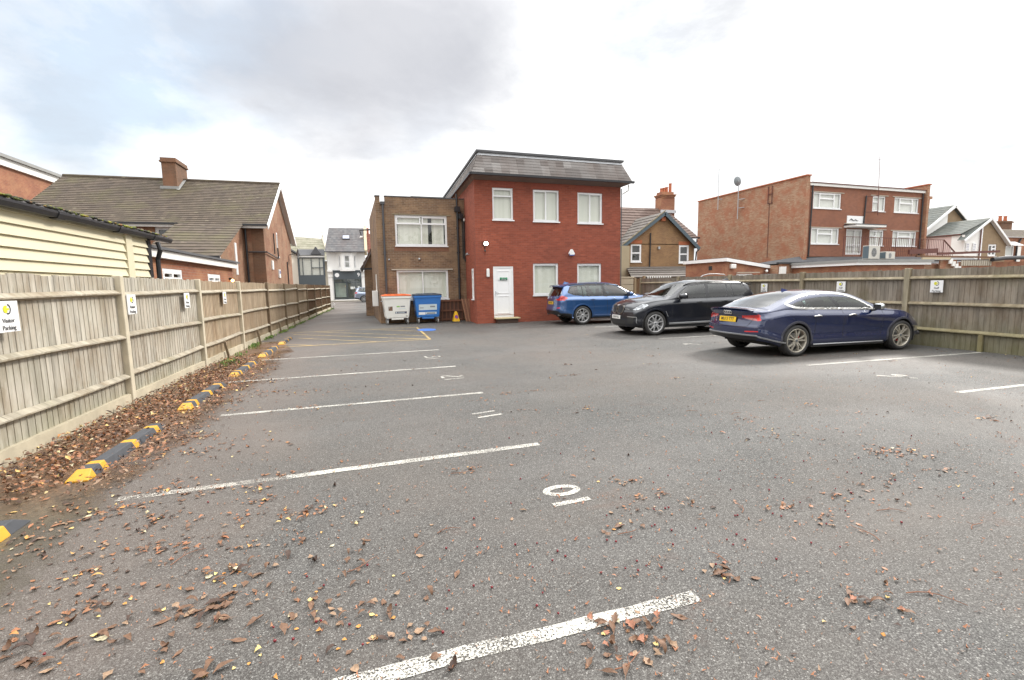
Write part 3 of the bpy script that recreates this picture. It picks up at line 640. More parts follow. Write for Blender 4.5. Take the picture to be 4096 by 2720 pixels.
def window(par,o,u,n,s0,s1,za,zb,cells=((0,1,0,1),),fw=.055,rec=.06,blind=None,frame='white',sill=True,openw=None,name='window',sash=.035,back=True,pane='glass'):
    mb=MB(); w,h=s1-s0,zb-za
    def bar(a0,a1,b0,b1,d0,d1):
        P=[W3(o,u,n,s0+a,d,za+b) for d in(d0,d1) for b in(b0,b1) for a in(a0,a1)]
        mb.mesh(P,[(0,2,3,1),(4,5,7,6),(0,1,5,4),(2,6,7,3),(0,4,6,2),(1,3,7,5)])
    bar(0,w,0,fw,-rec-.05,-rec+.012); bar(0,w,h-fw,h,-rec-.05,-rec+.012); bar(0,fw,fw,h-fw,-rec-.05,-rec+.010); bar(w-fw,w,fw,h-fw,-rec-.05,-rec+.010)
    for c in cells:
        a0,a1,b0,b1=[c[0]*w,c[1]*w,c[2]*h,c[3]*h]
        k=sash if len(c)<5 else c[4]
        e=.001*(cells.index(c)+1)
        a0=max(a0,fw-.002); a1=min(a1,w-fw+.002); b0=max(b0,fw-.002); b1=min(b1,h-fw+.002)
        bar(a0,a1,b0,b0+k,-rec-.045,-rec+.018+e); bar(a0,a1,b1-k,b1,-rec-.045,-rec+.018+e); bar(a0,a0+k,b0+k,b1-k,-rec-.045,-rec+.017+e); bar(a1-k,a1,b0+k,b1-k,-rec-.045,-rec+.017+e)
    if sill: bar(-.03,w+.03,-.045,.0,-rec-.02,.055)
    f=mb.build(name,M[frame],par)
    mb=MB(); mb.face([W3(o,u,n,s0+.02,-rec-.02,za+.02),W3(o,u,n,s1-.02,-rec-.02,za+.02),W3(o,u,n,s1-.02,-rec-.02,zb-.02),W3(o,u,n,s0+.02,-rec-.02,zb-.02)])
    p=[V(x) for x in mb.v]; 
    if (p[1]-p[0]).cross(p[2]-p[0]).dot(V((n[0],n[1],0)))<0: mb.f=[mb.f[0][::-1]]
    mb.build('pane',M[pane],f)
    if blind=='vertical' or blind=='parted':
        mb=MB(); s=s0+.03; st=.089
        while s<s1-.05:
            ang=random.uniform(.09,.12); skip=blind=='parted' and ((s0+.62*w<s<s0+.70*w) or s>s0+.93*w or s<s0+.035)
            if not skip:
                a=W3(o,u,n,s,-rec-.09,0); dx=st*1.12*math.cos(ang); dn=st*math.sin(ang)
                b=W3(o,u,n,s+dx,-rec-.09-dn,0)
                mb.face([(a[0],a[1],za+.03),(b[0],b[1],za+.03),(b[0],b[1],zb-.03),(a[0],a[1],zb-.03)],random.random())
            s+=st
        mb.build('blind',M['blind'],f)
    elif blind=='net':
        mb=MB(); mb.face([W3(o,u,n,s0+.03,-rec-.10,za+.03),W3(o,u,n,s1-.03,-rec-.10,za+.03),W3(o,u,n,s1-.03,-rec-.10,zb-.03),W3(o,u,n,s0+.03,-rec-.10,zb-.03)]); mb.build('blind',M['net'],f)
    if back:
        mb=MB(); e=.7
        q=[W3(o,u,n,s0-.1,-rec-.12,za-.1),W3(o,u,n,s1+.1,-rec-.12,za-.1),W3(o,u,n,s1+.1,-rec-.12,zb+.1),W3(o,u,n,s0-.1,-rec-.12,zb+.1)]
        r=[W3(o,u,n,s0-.1,-e,za-.1),W3(o,u,n,s1+.1,-e,za-.1),W3(o,u,n,s1+.1,-e,zb+.1),W3(o,u,n,s0-.1,-e,zb+.1)]
        mb.face(r); 
        for i in range(4): mb.face([q[i],q[(i+1)%4],r[(i+1)%4],r[i]])
        mb.build('room_behind',M['room'],f)
    return f
t=NT('vertical_blind'); t.bsdf(t.mix(t.attr(),(.60,.61,.54),(.68,.68,.62)),.8); M['blind']=t.m
M['net']=plain('net_curtain',(.60,.60,.57),.9,var=.12,scale=9)
def roof_slope(mb,A,B,C,D,courses,lap=.022,r=None):
    """A,B eave (left,right), D,C ridge (left,right). stepped courses of tiles"""
    A,B,C,D=map(V,(A,B,C,D)); nn=(B-A).cross(D-A).normalized()
    if nn.z<0: nn=-nn
    for i in range(courses):
        t0,t1=i/courses,(i+1)/courses
        a,b=A.lerp(D,t0)+nn*lap,B.lerp(C,t0)+nn*lap; d,c=A.lerp(D,t1)+nn*.002,B.lerp(C,t1)+nn*.002
        mb.face([a,b,c,d]); a2,b2=A.lerp(D,t0),B.lerp(C,t0); mb.face([a2,b2,b,a])
def boxpart(name,par,mat,*a,bevel=0):
    mb=MB()
    for q in (a if hasattr(a[0],'__len__') else [a]): mb.box(*q)
    return mb.build(name,M[mat],par,bevel=bevel)
X_,Y_=(1,0),(0,1); NY,PX,NX,PY=(0,-1),(1,0),(-1,0),(0,1)

# ------------------------------------------------------------------ red brick office block
A2=R(2); US=(.058,.9983); NS=(-.9983,.058)
RB=thing('office_building','vivid red brick two storey office with grey slate mansard roof and white door','building',(4.34,19.6,0),A2)
L=6.85
hR=[(.77,1.68,4.32,5.63),(2.58,3.79,4.30,5.63),(4.68,5.92,4.27,5.6),(2.54,3.74,1.14,2.51),(4.66,5.88,1.14,2.50),(.735,1.63,.235,2.39)]
mb=MB(); wall(mb,(0,0),X_,NY,L,.35,5.9,hR,.09); wall(mb,(0,0),US,NS,9,.35,5.9,[(.55,.95,1.02,2.33)],.06); wall(mb,(L,0),Y_,PX,9,.35,5.9); wall(mb,(0,9),X_,PY,L,.0,5.9)
mb.build('wall',M['brick_red'],RB)
mb=MB(); wall(mb,(-.012,-.012),X_,NY,L+.024,0,.352,[(.747,1.642,.235,.352)],.05); wall(mb,(-.012,-.012),US,NS,9,0,.352); wall(mb,(L+.012,-.012),Y_,PX,9,0,.352)
mb.box(-.012,.735,-.0119,0,.3519,.352); mb.box(1.63,L+.012,-.0119,0,.3519,.352); mb.build('plinth',M['brick_red'],RB)
# soldier courses over the upper windows
for a,b in ((.70,1.75),(2.5,3.87),(4.6,6.0)):
    mb=MB(); k=int((b-a)/.072)
    for i in range(k): mb.box(a+i*(b-a)/k+.004,a+(i+1)*(b-a)/k-.004,-.006,.0,5.66,5.875,random.random())
    mb.build('soldier_course',M['brick_redsol'],RB)
window(RB,(0,0),X_,NY,.77,1.68,4.32,5.63,[(0,1,.74,1),(0,1,0,.74,.02)],blind='vertical')
window(RB,(0,0),X_,NY,2.58,3.79,4.30,5.63,[(0,.5,0,1),(.5,1,0,1,.02)],blind='vertical')
window(RB,(0,0),X_,NY,4.68,5.92,4.27,5.6,[(0,.5,0,1,.02),(.5,1,0,1)],blind='vertical')
window(RB,(0,0),X_,NY,2.54,3.74,1.14,2.51,blind='vertical')
window(RB,(0,0),X_,NY,4.66,5.88,1.14,2.50,blind='vertical')
window(RB,(0,0),US,NS,.55,.95,1.02,2.33,[(0,1,.68,1),(0,1,0,.68,.02)],rec=.0,back=False,blind='net')
# door
mb=MB(); a,b,c,d=.735,1.63,.235,2.39
mb.box(a,b,-.0+.01,.07,c,c+.06); mb.box(a,b,.01,.07,d-.06,d); mb.box(a,a+.065,.012,.07,c+.06,d-.06); mb.box(b-.065,b,.012,.07,c+.06,d-.06)
mb.build('door_frame',M['white'],RB)
mb=MB(); mb.box(a+.06,b-.06,.03,.075,c+.055,d-.055); dr=mb.build('door',M['white'],RB)
mb=MB()
for (p,q) in ((c+.16,c+.92),(c+1.02,d-.17)):
    mb.box(a+.18,b-.18,.016,.03,q-.03,q); mb.box(a+.18,b-.18,.016,.03,p,p+.03); mb.box(a+.18,a+.21,.016,.03,p+.03,q-.03); mb.box(b-.21,b-.18,.016,.03,p+.03,q-.03)
mb.build('panel_moulding',M['white'],dr,bevel=.004)
mb=MB(); 
for z in (.36,1.28,2.18): mb.box(b-.07,b-.045,-.005,.02,z-.05,z+.05)
mb.build('hinge',M['white'],dr); mb=MB(); mb.box(a+.085,a+.115,.0,.03,1.15,1.35); mb.box(a+.085,a+.2,-.03,-.012,1.27,1.29); mb.box(a+.09,a+.11,-.03,.0,1.27,1.29); mb.build('handle',M['chrome'],dr)
sg=thing('fire_door_sign','small green and white notice on the white door','sign',(4.34,19.6,0),A2)
boxpart('plate',sg,'green_sign',(1.03,1.36,.004,.014,1.865,1.925)); boxpart('lower_plate',sg,'darkgreen_sign',(1.03,1.36,.004,.0145,1.805,1.862)); boxpart('side_plate',sg,'signwhite',(.945,1.005,.004,.014,1.81,1.92))
text('lettering','FIRE EXIT',.045,M['signwhite'],sg,(1.195,.002,1.895),(1,0,0),(0,0,1)); text('lettering','KEEP CLEAR',.038,M['signwhite'],sg,(1.195,.002,1.834),(1,0,0),(0,0,1))
# mansard roof
ez,tz=6.08,7.00; e=.30; e2=-.45
E0=[(-e,-e),(L+e,-e),(L+e,9.3),(-e,9.3)]; T0=[(-e+1.1-.42,.42),(L+e-.42,.42),(L+e-.42,9.0),(.15,9.0)]
E0=[(-.20,-.42,ez),(L+.34,-.42,ez),(L+.34,13,ez),(.58,13,ez)]; T0=[(.22,.06,tz),(L+.02,.06,tz),(L+.02,12.7,tz),(.97,12.7,tz)]
mb=MB()
for i in (0,1,3):
    j=(i+1)%4; roof_slope(mb,E0[i],E0[j],T0[j],T0[i],7,.012)
mb.build('roof',M['panel_grey'],RB)
mb=MB()
for i in (0,1,3):
    j=(i+1)%4; A,B,C,D=map(V,(E0[i],E0[j],T0[j],T0[i])); nn=(B-A).cross(D-A).normalized()
    mb.face([A.lerp(D,.86)+nn*.026,B.lerp(C,.86)+nn*.026,C+nn*.026,D+nn*.026])
mb.build('lead_band',M['lead'],RB)
mb=MB(); q=[(.12,-.05),(L+.12,-.05),(L+.12,12.8),(.86,12.8)]; mb.mesh([(x,y,tz) for x,y in q]+[(x,y,tz+.085) for x,y in q],[(0,3,2,1),(4,5,6,7),(0,1,5,4),(1,2,6,5),(2,3,7,6),(3,0,4,7)]); mb.build('flat_roof',M['felt'],RB)
mb=MB(); mb.face([(-.20,-.42,ez-.05),(.58,13,ez-.05),(.78,13,5.9),(0,0,5.9)]); mb.face([(L+.34,-.42,ez-.05),(-.20,-.42,ez-.05),(0,0,5.9),(L,0,5.9)]); mb.face([(L+.34,9.3,ez-.05),(L+.34,-.42,ez-.05),(L,0,5.9),(L,9,5.9)]); mb.build('soffit',M['soffit'],RB)
mb=MB(); g=[(.54,13,ez-.03),(-.24,-.46,ez-.03),(L+.40,-.46,ez-.03)]
for p,q in zip(g,g[1:]): mb.beam(p,q,.11,.09)
mb.build('gutter',M['gutter'],RB)
mb=MB(); mb.tube([(L+.62,-.1,ez-.05),(L+.60,-.1,5.75),(L+.16,-.1,5.65),(L+.07,-.06,5.45),(L+.07,-.06,.1)],.032); mb.build('downpipe',M['white_paint'],RB) if False else None
mb=MB(); mb.tube([(L+.32,-.15,6.0),(L+.30,-.15,5.75),(L+.08,-.02,5.6)],.03); mb.build('swan_neck',M['white_paint'],RB)
mb=MB(); mb.tube([(L+.03,-.02,5.85),(L+.03,-.02,.05)],.022); mb.build('corner_pipe',M['pipe'],RB)
st=thing('door_step','pale timber step board on a brick plinth below the white door','step',(4.34,19.6,0),A2)
boxpart('tread',st,'wood_pale',(.72,1.78,-.42,-.02,.185,.235),bevel=.006); boxpart('riser',st,'wood_dark',(.80,1.70,-.35,-.02,0,.185))
lp=thing('wall_floodlight','lit white floodlight high on the red brick wall left of the door','lamp',(4.34,19.6,0),A2)
mb=MB(); mb.sphere((.41,-.16,3.32),.085,.05,.075); mb.build('lamp_lens',M['lamp_on'],lp,smooth=True)
mb=MB(); mb.box(.31,.51,-.12,-.02,3.25,3.40); mb.tube([(.40,-.06,3.26),(.39,-.04,3.1)],.015); mb.build('housing',M['black'],lp); mb=MB(); mb.sphere((.385,-.07,3.03),.04); mb.build('motion_sensor',M['black'],lp,smooth=True)
al=thing('alarm_box','white and blue burglar alarm box above the ground floor windows','alarm box',(4.34,19.6,0),A2)
mb=MB(); P=[(4.21,2.93),(4.27,2.84),(4.46,2.84),(4.51,2.93),(4.42,3.09),(4.38,3.12),(4.33,3.12),(4.29,3.09)]
mb.prism([(x-4.36,0,z) for x,z in P][::-1],(4.36,-.01,0),(4.36,-.09,0)); mb.build('cover',M['white_paint'],al,bevel=.01)
mb=MB(); mb.box(4.25,4.48,-.095,-.09,2.845,2.885); mb.box(4.215,4.26,-.095,-.091,2.885,2.935); mb.build('blue_flash',M['bluelabel'],al)
bl=thing('bulkhead_light','white tubular bulkhead light between the side window and the door','lamp',(4.34,19.6,0),A2)
mb=MB(); mb.box(.435,.56,-.09,.0,1.95,2.30); mb.build('diffuser',M['white_paint'],bl,bevel=.03)
ca=thing('security_camera','small grey security camera on the side wall of the red building','camera',(4.34,19.6,0),A2)
mb=MB(); mb.tube([(-.01,1.0,2.95),(-.14,.95,2.93)],.02); mb.obox((-.17,.88,2.95),(.035,0,0),(0,.09,-.02),(0,.005,.035)); mb.build('camera_body',M['steel'],ca)

# ------------------------------------------------------------------ brown brick block
BB=thing('office_building','brown brick flat roofed office block with wide white windows behind the bins','building',(.47,21.9,0),A2)
L=3.98; hB=[(.79,3.10,3.42,4.76),(.77,3.08,1.03,2.34)]
mb=MB(); wall(mb,(0,0),X_,NY,L,0,5.28,hB,.10); wall(mb,(0,0),Y_,NX,6.5,0,5.4); wall(mb,(L,0),Y_,PX,9,0,5.4); 
for (a,b) in ((0,.19),(.40,L)): wall(mb,(a,0),X_,NY,b-a,5.28,5.52)
mb.face([(0,.22,5.3),(L,.22,5.3),(L,6.5,5.3),(0,6.5,5.3)]); mb.box(0,.19,.001,.22,5.29,5.52); mb.box(.40,L,.001,.22,5.29,5.52)
mb.build('wall',M['brick_brown'],BB)
mb=MB(); mb.box(-.02,.20,-.02,.24,5.52,5.56); mb.box(.385,L,-.02,.24,5.52,5.56); mb.build('coping',M['felt'],BB)
window(BB,(0,0),X_,NY,.79,3.10,3.42,4.76,[(0,.485,.72,1,.05),(.515,1,.72,1,.05),(0,.5,0,.72,.02),(.5,1,0,.72,.02)],fw=.065,blind='parted')
window(BB,(0,0),X_,NY,.77,3.08,1.03,2.34,[(0,.5,0,1,.02),(.5,1,0,1,.02)],fw=.065,blind='vertical')
boxpart('lintel',BB,'stone',(.56,3.30,-.035,-.002,2.345,2.40)); boxpart('lintel',BB,'stone_dark',(.70,3.28,-.02,-.002,4.765,4.81))
mb=MB(); k=33
for i in range(k): mb.box(.72+i*.074,.72+i*.074+.066,-.012,-.001,3.18,3.37,random.random())
mb.build('brick_sill',M['brick_brownsol'],BB)
mb=MB(); mb.box(.205,.385,-.12,-.0,5.17,5.29); mb.tube([(.30,-.07,5.2),(.30,-.07,.04)],.045,10); 
for z in (4.3,3.1,1.9,.8): mb.box(.24,.36,-.09,-.0,z,z+.05)
mb.build('downpipe',M['pipe'],BB)
mb=MB(); mb.box(3.46,3.70,-.16,-.0,4.95,5.18); mb.tube([(3.58,-.08,5.0),(3.58,-.08,.04)],.05,10)
for z in (4.2,3.1,1.9,.8): mb.box(3.51,3.65,-.10,-.0,z,z+.05)
mb.tube([(3.56,-.05,5.75),(3.57,-.07,5.5),(3.57,-.08,5.15)],.04); mb.build('downpipe',M['gutter'],BB)
mb=MB(); mb.tube([(3.70,-.05,5.0),(3.86,-.06,4.7),(3.88,-.05,4.3),(3.86,-.05,2.9),(3.90,-.07,2.75),(3.97,-.05,2.72)],.03); mb.tube([(3.80,-.04,4.9),(3.80,-.04,2.85)],.018); mb.build('cable_conduit',M['black'],BB)
for (x,z,rr) in ((1.80,2.83,.05),(.47,2.80,.04)):
    q=thing('wall_vent','small dark round vent %s'%('above the middle of the ground floor window' if x>1 else 'beside the left downpipe on the brown wall'),'vent',(.47,21.9,0),A2)
    mb=MB(); mb.lathe([(.001,-.07),(rr,-.06),(rr*1.1,-.01),(rr*1.2,0)],(x,0,z),'y',14); mb.build('cowl',M['steel'],q,smooth=True)
fl=thing('security_floodlight','small floodlight and dark sensor cluster at the top corner between the two office blocks','lamp',(.47,21.9,0),A2)
mb=MB(); mb.box(3.62,3.82,-.22,-.06,4.62,4.86); mb.build('housing',M['black'],fl,bevel=.02); mb=MB(); mb.sphere((3.87,-.14,4.60),.045,.045,.075); mb.build('lens',M['white_paint'],fl,smooth=True)
# lower link roof behind
mb=MB(); roof_slope(mb,(1.9,3.6,5.35),(3.8,3.6,5.35),(3.8,4.0,6.25),(2.05,4.0,6.25),3,.015); mb.box(2.03,3.9,3.98,7.5,6.22,6.31); mb.face([(1.9,3.6,5.35),(2.05,4.0,6.25),(2.05,7.5,6.25),(1.9,7.5,5.35)][::-1])
mb.build('rear_roof',M['slate_green'],BB)
# lean-to wing at the alley side
WG=thing('outbuilding','low brown brick lean-to wing with sloping tiled roof at the alley corner','building',(0,0,0))
mb=MB(); wall(mb,(-.17,28.4),X_,NY,.9,0,2.75); wall(mb,(-.17,28.4),Y_,NX,4,0,2.75); mb.face([(-.17,28.4,2.75),(.7,28.4,2.75),(.7,28.4,4.4)])
mb.build('wall',M['brick_brown'],WG); mb=MB(); roof_slope(mb,(-.30,32.4,2.72),(-.30,28.2,2.72),(.75,28.2,4.65),(.75,32.4,4.65),8,.05); mb.face([(-.30,28.2,2.64),(.75,28.2,4.57),(.75,28.2,4.68),(-.30,28.2,2.76)]); mb.face([(-.30,28.2,2.6),(-.3,32.4,2.6),(.75,32.4,4.6),(.75,28.2,4.6)]); mb.build('roof',M['tile_red'],WG)
mb=MB(); mb.beam((-.33,28.2,2.66),(-.33,32.4,2.66),.1,.09); mb.beam((-.3,28.17,2.64),(.6,28.17,2.66),.05,.10); mb.build('gutter',M['gutter'],WG)
mt=thing('meter_box','white meter cabinet on the side wall beside the alley','cabinet',(0,0,0))
mb=MB(); mb.box(.16,.42,22.6,23.2,.75,1.45); mb.build('cabinet',M['white_paint'],mt,bevel=.015); mb=MB(); mb.tube([(.38,23.0,1.45),(.38,23.0,2.2)],.025); mb.build('conduit',M['white_paint'],mt)
cl=thing('alley_lantern','small white and black light on a bracket at the lean-to roof corner','lamp',(0,0,0))
mb=MB(); mb.sphere((-.22,27.9,4.35),.09); mb.build('globe',M['white_paint'],cl,smooth=True); mb=MB(); mb.tube([(-.22,27.9,4.45),(-.3,28.0,4.75),(.3,28.1,4.8),(.75,28.35,4.7)],.04); mb.build('bracket',M['black'],cl)

# ------------------------------------------------------------------ cream shed behind the left fence
SH=thing('shed','cream weatherboarded shed with mossy roof edge and black gutter behind the left fence','shed',(0,0,0))
sx=-4.2; zt=2.63
mb=MB(); k=0; z=1.16+.0
while z<zt:
    for (a,b) in ((-3,10.36),(10.60,11.28)):
        h=.145; mb.mesh([(sx,a,z),(sx+.05,a,z),(sx+.012,a,z+h),(sx,a,z+h),(sx,b,z),(sx+.05,b,z),(sx+.012,b,z+h),(sx,b,z+h)],[(0,1,2,3),(7,6,5,4),(0,4,5,1),(1,5,6,2),(2,6,7,3)],random.random())
    z+=.145
mb.face([(sx,11.28,0),(sx,11.28,2.6),(-7,11.28,3.1),(-7,11.28,0)]); mb.build('cladding',M['cream'],SH)
mb=MB(); mb.box(sx,sx+.06,10.36,10.60,0,2.63); mb.build('cover_strip',M['cream'],SH)
mb=MB(); mb.box(sx-.05,sx+.05,11.28,11.42,0,2.65); mb.tube([(sx+.12,11.55,2.6),(sx+.16,11.55,2.45),(sx+.08,11.6,2.25),(sx+.08,11.6,0)],.045); mb.build('downpipe',M['gutter'],SH)
mb=MB(); pr=[(0.0,0,-.05),(.03,0,-.085),(.10,0,-.085),(.13,0,-.03),(.13,0,.0),(.0,0,.0)]; mb.prism(pr[::-1],(sx+.05,-3,2.72),(sx+.05,12.2,2.72))
for y in (2,4.2,6.4,8.2,9.9,11.3): mb.prism([(p[0]*1.15-.01,0,p[2]*1.2) for p in pr][::-1],(sx+.05,y,2.72),(sx+.05,y+.18,2.72))
mb.build('gutter',M['gutter'],SH)
mb=MB(); mb.mesh([(sx+.08,-3,2.74),(sx+.08,12.25,2.74),(-7.2,12.25,3.25),(-7.2,-3,3.25),(sx+.08,-3,2.77),(sx+.08,12.25,2.77),(-7.2,12.25,3.29),(-7.2,-3,3.29)],[(0,3,2,1),(4,5,6,7),(0,1,5,4),(1,2,6,5),(3,0,4,7)]); mb.build('roof',M['slate'],SH)
# moss cushions and debris along the gutter
mb=MB()
for i in range(520):
    y=random.uniform(0,12); rr=random.uniform(.008,.028)*(1.2 if random.random()<.15 else 1); x=sx+.12+random.uniform(-.09,.05); mb.sphere((x,y,2.775+(sx+.12-x)*.12-.02*(x>sx+.12)),rr*1.4,rr*1.7,rr*.8,6,4,random.random())
tag(mb.build('moss',M['moss'],SH),kind='stuff')

# ------------------------------------------------------------------ single-storey extension with white fascia
EX=thing('extension_building','single storey brick extension with white fascia and two small white windows','building',(0,0,0))
ex=-4.6
hE=[(13.14-12,14.38-12,1.0,2.14),(16.45-12,17.72-12,1.0,2.10)]
mb=MB(); wall(mb,(ex,12),Y_,PX,7.25,0,2.36,hE,.06); wall(mb,(ex-4,12),X_,NY,4,0,2.36); wall(mb,(ex-4,19.25),X_,PY,4,0,2.36); mb.build('wall',M['brick_orange'],EX)
for h in hE: 
    window(EX,(ex,12),Y_,PX,*h,[(0,.5,.78,1,.05),(.5,1,.78,1,.05),(0,.5,0,.78,.05),(.5,1,0,.78,.05)],fw=.07,rec=.02,sill=False)
mb=MB(); mb.box(ex-.02,ex+.14,11.7,19.4,2.36,2.535); mb.box(ex-4,ex-.02,11.7,11.8,2.36,2.535); mb.build('fascia',M['white_paint'],EX)
mb=MB(); mb.mesh([(ex+.2,11.65,2.54),(ex+.2,19.5,2.54),(-9,19.5,3.0),(-9,11.65,3.0),(ex+.2,11.65,2.60),(ex+.2,19.5,2.60),(-9,19.5,3.06),(-9,11.65,3.06)],[(0,3,2,1),(4,5,6,7),(0,1,5,4),(1,2,6,5),(3,0,4,7)]); mb.build('roof',M['felt'],EX)
wl=thing('wall_lamp','small glowing orange wall lamp at the end of the brick extension','lamp',(0,0,0))
mb=MB(); mb.sphere((-4.5,18.75,1.93),.05); mb.build('lens',M['lamp_warm'],wl,smooth=True); boxpart('bracket',wl,'black',(-4.6,-4.52,18.7,18.8,1.95,2.02))

# ------------------------------------------------------------------ long tiled house on the left
LH=thing('house','brown brick house with long brown tiled roof, white bargeboards and a square chimney','house',(0,0,0))
hx=-4.84; y0,y1=26.6,35.3; ym=30.95; ze,zr=4.85,7.62
mb=MB()
wall(mb,(hx,y0),Y_,PX,y1-y0,0,ze,[(3.45,3.85,3.45,5.0-.2)],.06)
mb.face([(hx,y0,ze),(hx,y1,ze),(hx,ym,zr-.15)])
wall(mb,(-14.7,y0),X_,NY,14.7+hx,0,ze,[(5.25,6.45,3.55,4.62),(3.3,4.0,3.6,4.62)],.08)
# projecting catslide wing
cxw=-5.75; yf=22.3; zf=3.02
wall(mb,(cxw-2.7,yf),X_,NY,2.7,0,zf); mb.face([(cxw,yf,0),(cxw,y0,0),(cxw,y0,4.8),(cxw,yf,zf)]); mb.face([(cxw-2.7,yf,0),(cxw-2.7,y0,0),(cxw-2.7,y0,4.8),(cxw-2.7,yf,zf)][::-1])
mb.build('wall',M['brick_house'],LH)
mb=MB(); sl=(zr-ze)/(ym-y0)
rx0=-15.3
# main front slope, left part to the eave, right of the wing likewise; catslide in between
e1=y0-.35; z1=ze-.1
roof_slope(mb,(-14.8,e1,z1),(cxw-2.75,e1,z1),(cxw-2.75,ym,zr),(-14.8,ym,zr),25,.022)
roof_slope(mb,(cxw+.05,e1,z1),(hx+.25,e1,z1),(hx+.25,ym,zr),(cxw+.05,ym,zr),25,.022)
roof_slope(mb,(cxw-2.75,e1,z1),(cxw+.05,e1,z1),(cxw+.05,ym,zr),(cxw-2.75,ym,zr),25,.022)
roof_slope(mb,(cxw-2.7,yf-.3,zf-.05),(cxw+.12,yf-.3,zf-.05),(cxw+.12,e1,z1),(cxw-2.7,e1,z1),12,.022)
mb.face([(hx+.25,ym,zr),(hx+.25,y1+.4,ze-.2),(-14.8,y1+.4,ze-.2),(-14.8,ym,zr)])
mb.build('roof',M['tile_brown'],LH)
mb=MB(); mb.tube([(-14.8,ym,zr+.0),(hx+.25,ym,zr+.0)],.10,8); mb.build('ridge_tiles',M['tile_brown'],LH)
mb=MB(); mb.beam((hx+.28,y0-.4,ze-.22),(hx+.28,ym,zr-.09),.04,.22); mb.beam((hx+.28,ym,zr-.09),(hx+.28,y1+.45,ze-.32),.04,.22); mb.build('bargeboard',M['white'],LH)
mb=MB(); mb.face([(hx,y0-.35,ze-.2),(hx+.26,y0-.35,ze-.2),(hx+.26,ym,zr-.14),(hx,ym,zr-.14)][::-1]); mb.face([(hx,y1+.35,ze-.35),(hx+.26,y1+.35,ze-.35),(hx+.26,ym,zr-.14),(hx,ym,zr-.14)]); mb.build('verge_soffit',M['white_paint'],LH)
mb=MB(); mb.box(cxw,hx+.2,y0-.36,y0-.30,ze-.27,ze-.10); mb.box(-14.8,cxw-2.75,y0-.36,y0-.30,ze-.27,ze-.10); mb.box(cxw-2.9,cxw+.1,yf-.3,yf-.25,zf-.22,zf-.08); mb.build('fascia',M['white_paint'],LH)
for a,b in (((cxw+.1,y0-.43,ze-.12),(hx+.25,y0-.43,ze-.12)),((-14.8,y0-.43,ze-.12),(cxw-2.6,y0-.43,ze-.12)),((cxw-3,yf-.38,zf-.08),(cxw+.1,yf-.38,zf-.08))): mb=MB(); mb.beam(a,b,.1,.09); mb.build('gutter',M['gutter'],LH)
mb=MB()
mb.tube([(-10.8,y0-.4,ze-.15),(-10.8,y0-.12,ze-.5),(-10.8,y0-.1,2)],.045)
mb.build('downpipe',M['gutter'],LH); mb=MB(); mb.tube([(cxw+.12,y0-.12,ze-.3),(cxw+.12,y0-.12,1.0)],.05); mb.build('downpipe',M['gutter'],LH); mb=MB(); mb.tube([(cxw+.2,y0-.1,3.45),(hx+.1,y0-.1,3.45),(hx+.08,y0+3.2,3.3),(hx+.08,y0+3.2,3.9)],.035); mb.tube([(hx+.08,y0+2.2,3.5),(hx+.08,y0+2.2,4.6)],.03); mb.build('waste_pipe',M['gutter'],LH); mb=MB(); mb.tube([(hx+.06,y1-2.3,3.3),(hx+.06,y1-2.3,1.5)],.035)
mb.build('waste_pipe',M['gutter'],LH)
mb=MB(); mb.box(cxw+.35,hx-.02,y0-.02,y0-.002,0,ze-.2); mb.build('pilaster',M['brick_dark'],LH)
window(LH,(-14.7,y0),X_,NY,5.25,6.45,3.55,4.62,[(0,.5,0,1,.07),(.5,1,0,1,.07)],fw=.07,sill=False); window(LH,(-14.7,y0),X_,NY,3.3,4.0,3.6,4.62,fw=.08,sill=False)
window(LH,(hx,y0),Y_,PX,3.45,3.85,3.45,4.8,[(0,1,0,1,.05)],rec=.02)
mb=MB(); wx=cxw+.002; mb.box(cxw,cxw+.03,24.7,25.0,2.3,3.75); mb.build('window',M['white'],LH)
# chimney
mb=MB(); mb.box(-10.04,-9.40,29.9,31.6,6.6,8.32); mb.box(-10.11,-9.33,29.83,31.67,8.32,8.40); mb.box(-10.07,-9.36,29.87,31.63,8.40,8.55); ch=mb.build('chimney',M['brick_dark'],LH)
mb=MB(); mb.box(-10.15,-9.3,29.78,29.9,6.94,7.08); mb.face([(-9.39,29.7,6.90),(-9.25,29.7,6.90),(-9.25,31,7.70),(-9.39,31,7.70)]); mb.build('flashing',M['felt_light'],ch)
sd_=thing('satellite_dish','dark satellite dish on the tiled house gable seen edge on','satellite dish',(0,0,0))
mb=MB(); mb.lathe([(.02,0),(.2,.04),(.33,.10)],(hx+.45,y1-1.0,3.9),'x',18); mb.tube([(hx,y1-1,3.8),(hx+.45,y1-1,3.9)],.02); mb.build('reflector',M['black'],sd_,smooth=True)
for (y,z,s_,nm,lb) in ((29.9,2.6,.3,'blue_notice','small white and blue notice on the tiled house gable wall'),(28.0,3.0,.28,'meter_box','pale box on the tiled house gable wall near the corner')):
    q=thing(nm,lb,'sign' if nm=='blue_notice' else 'cabinet',(0,0,0)); boxpart('cover',q,'white_paint',(hx,hx+.06,y,y+s_*1.5,z-.35,z+.12))
    if nm=='blue_notice': boxpart('label_panel',q,'bluelabel',(hx+.06,hx+.065,y+.08,y+s_*1.5-.08,z-.12,z+.05))

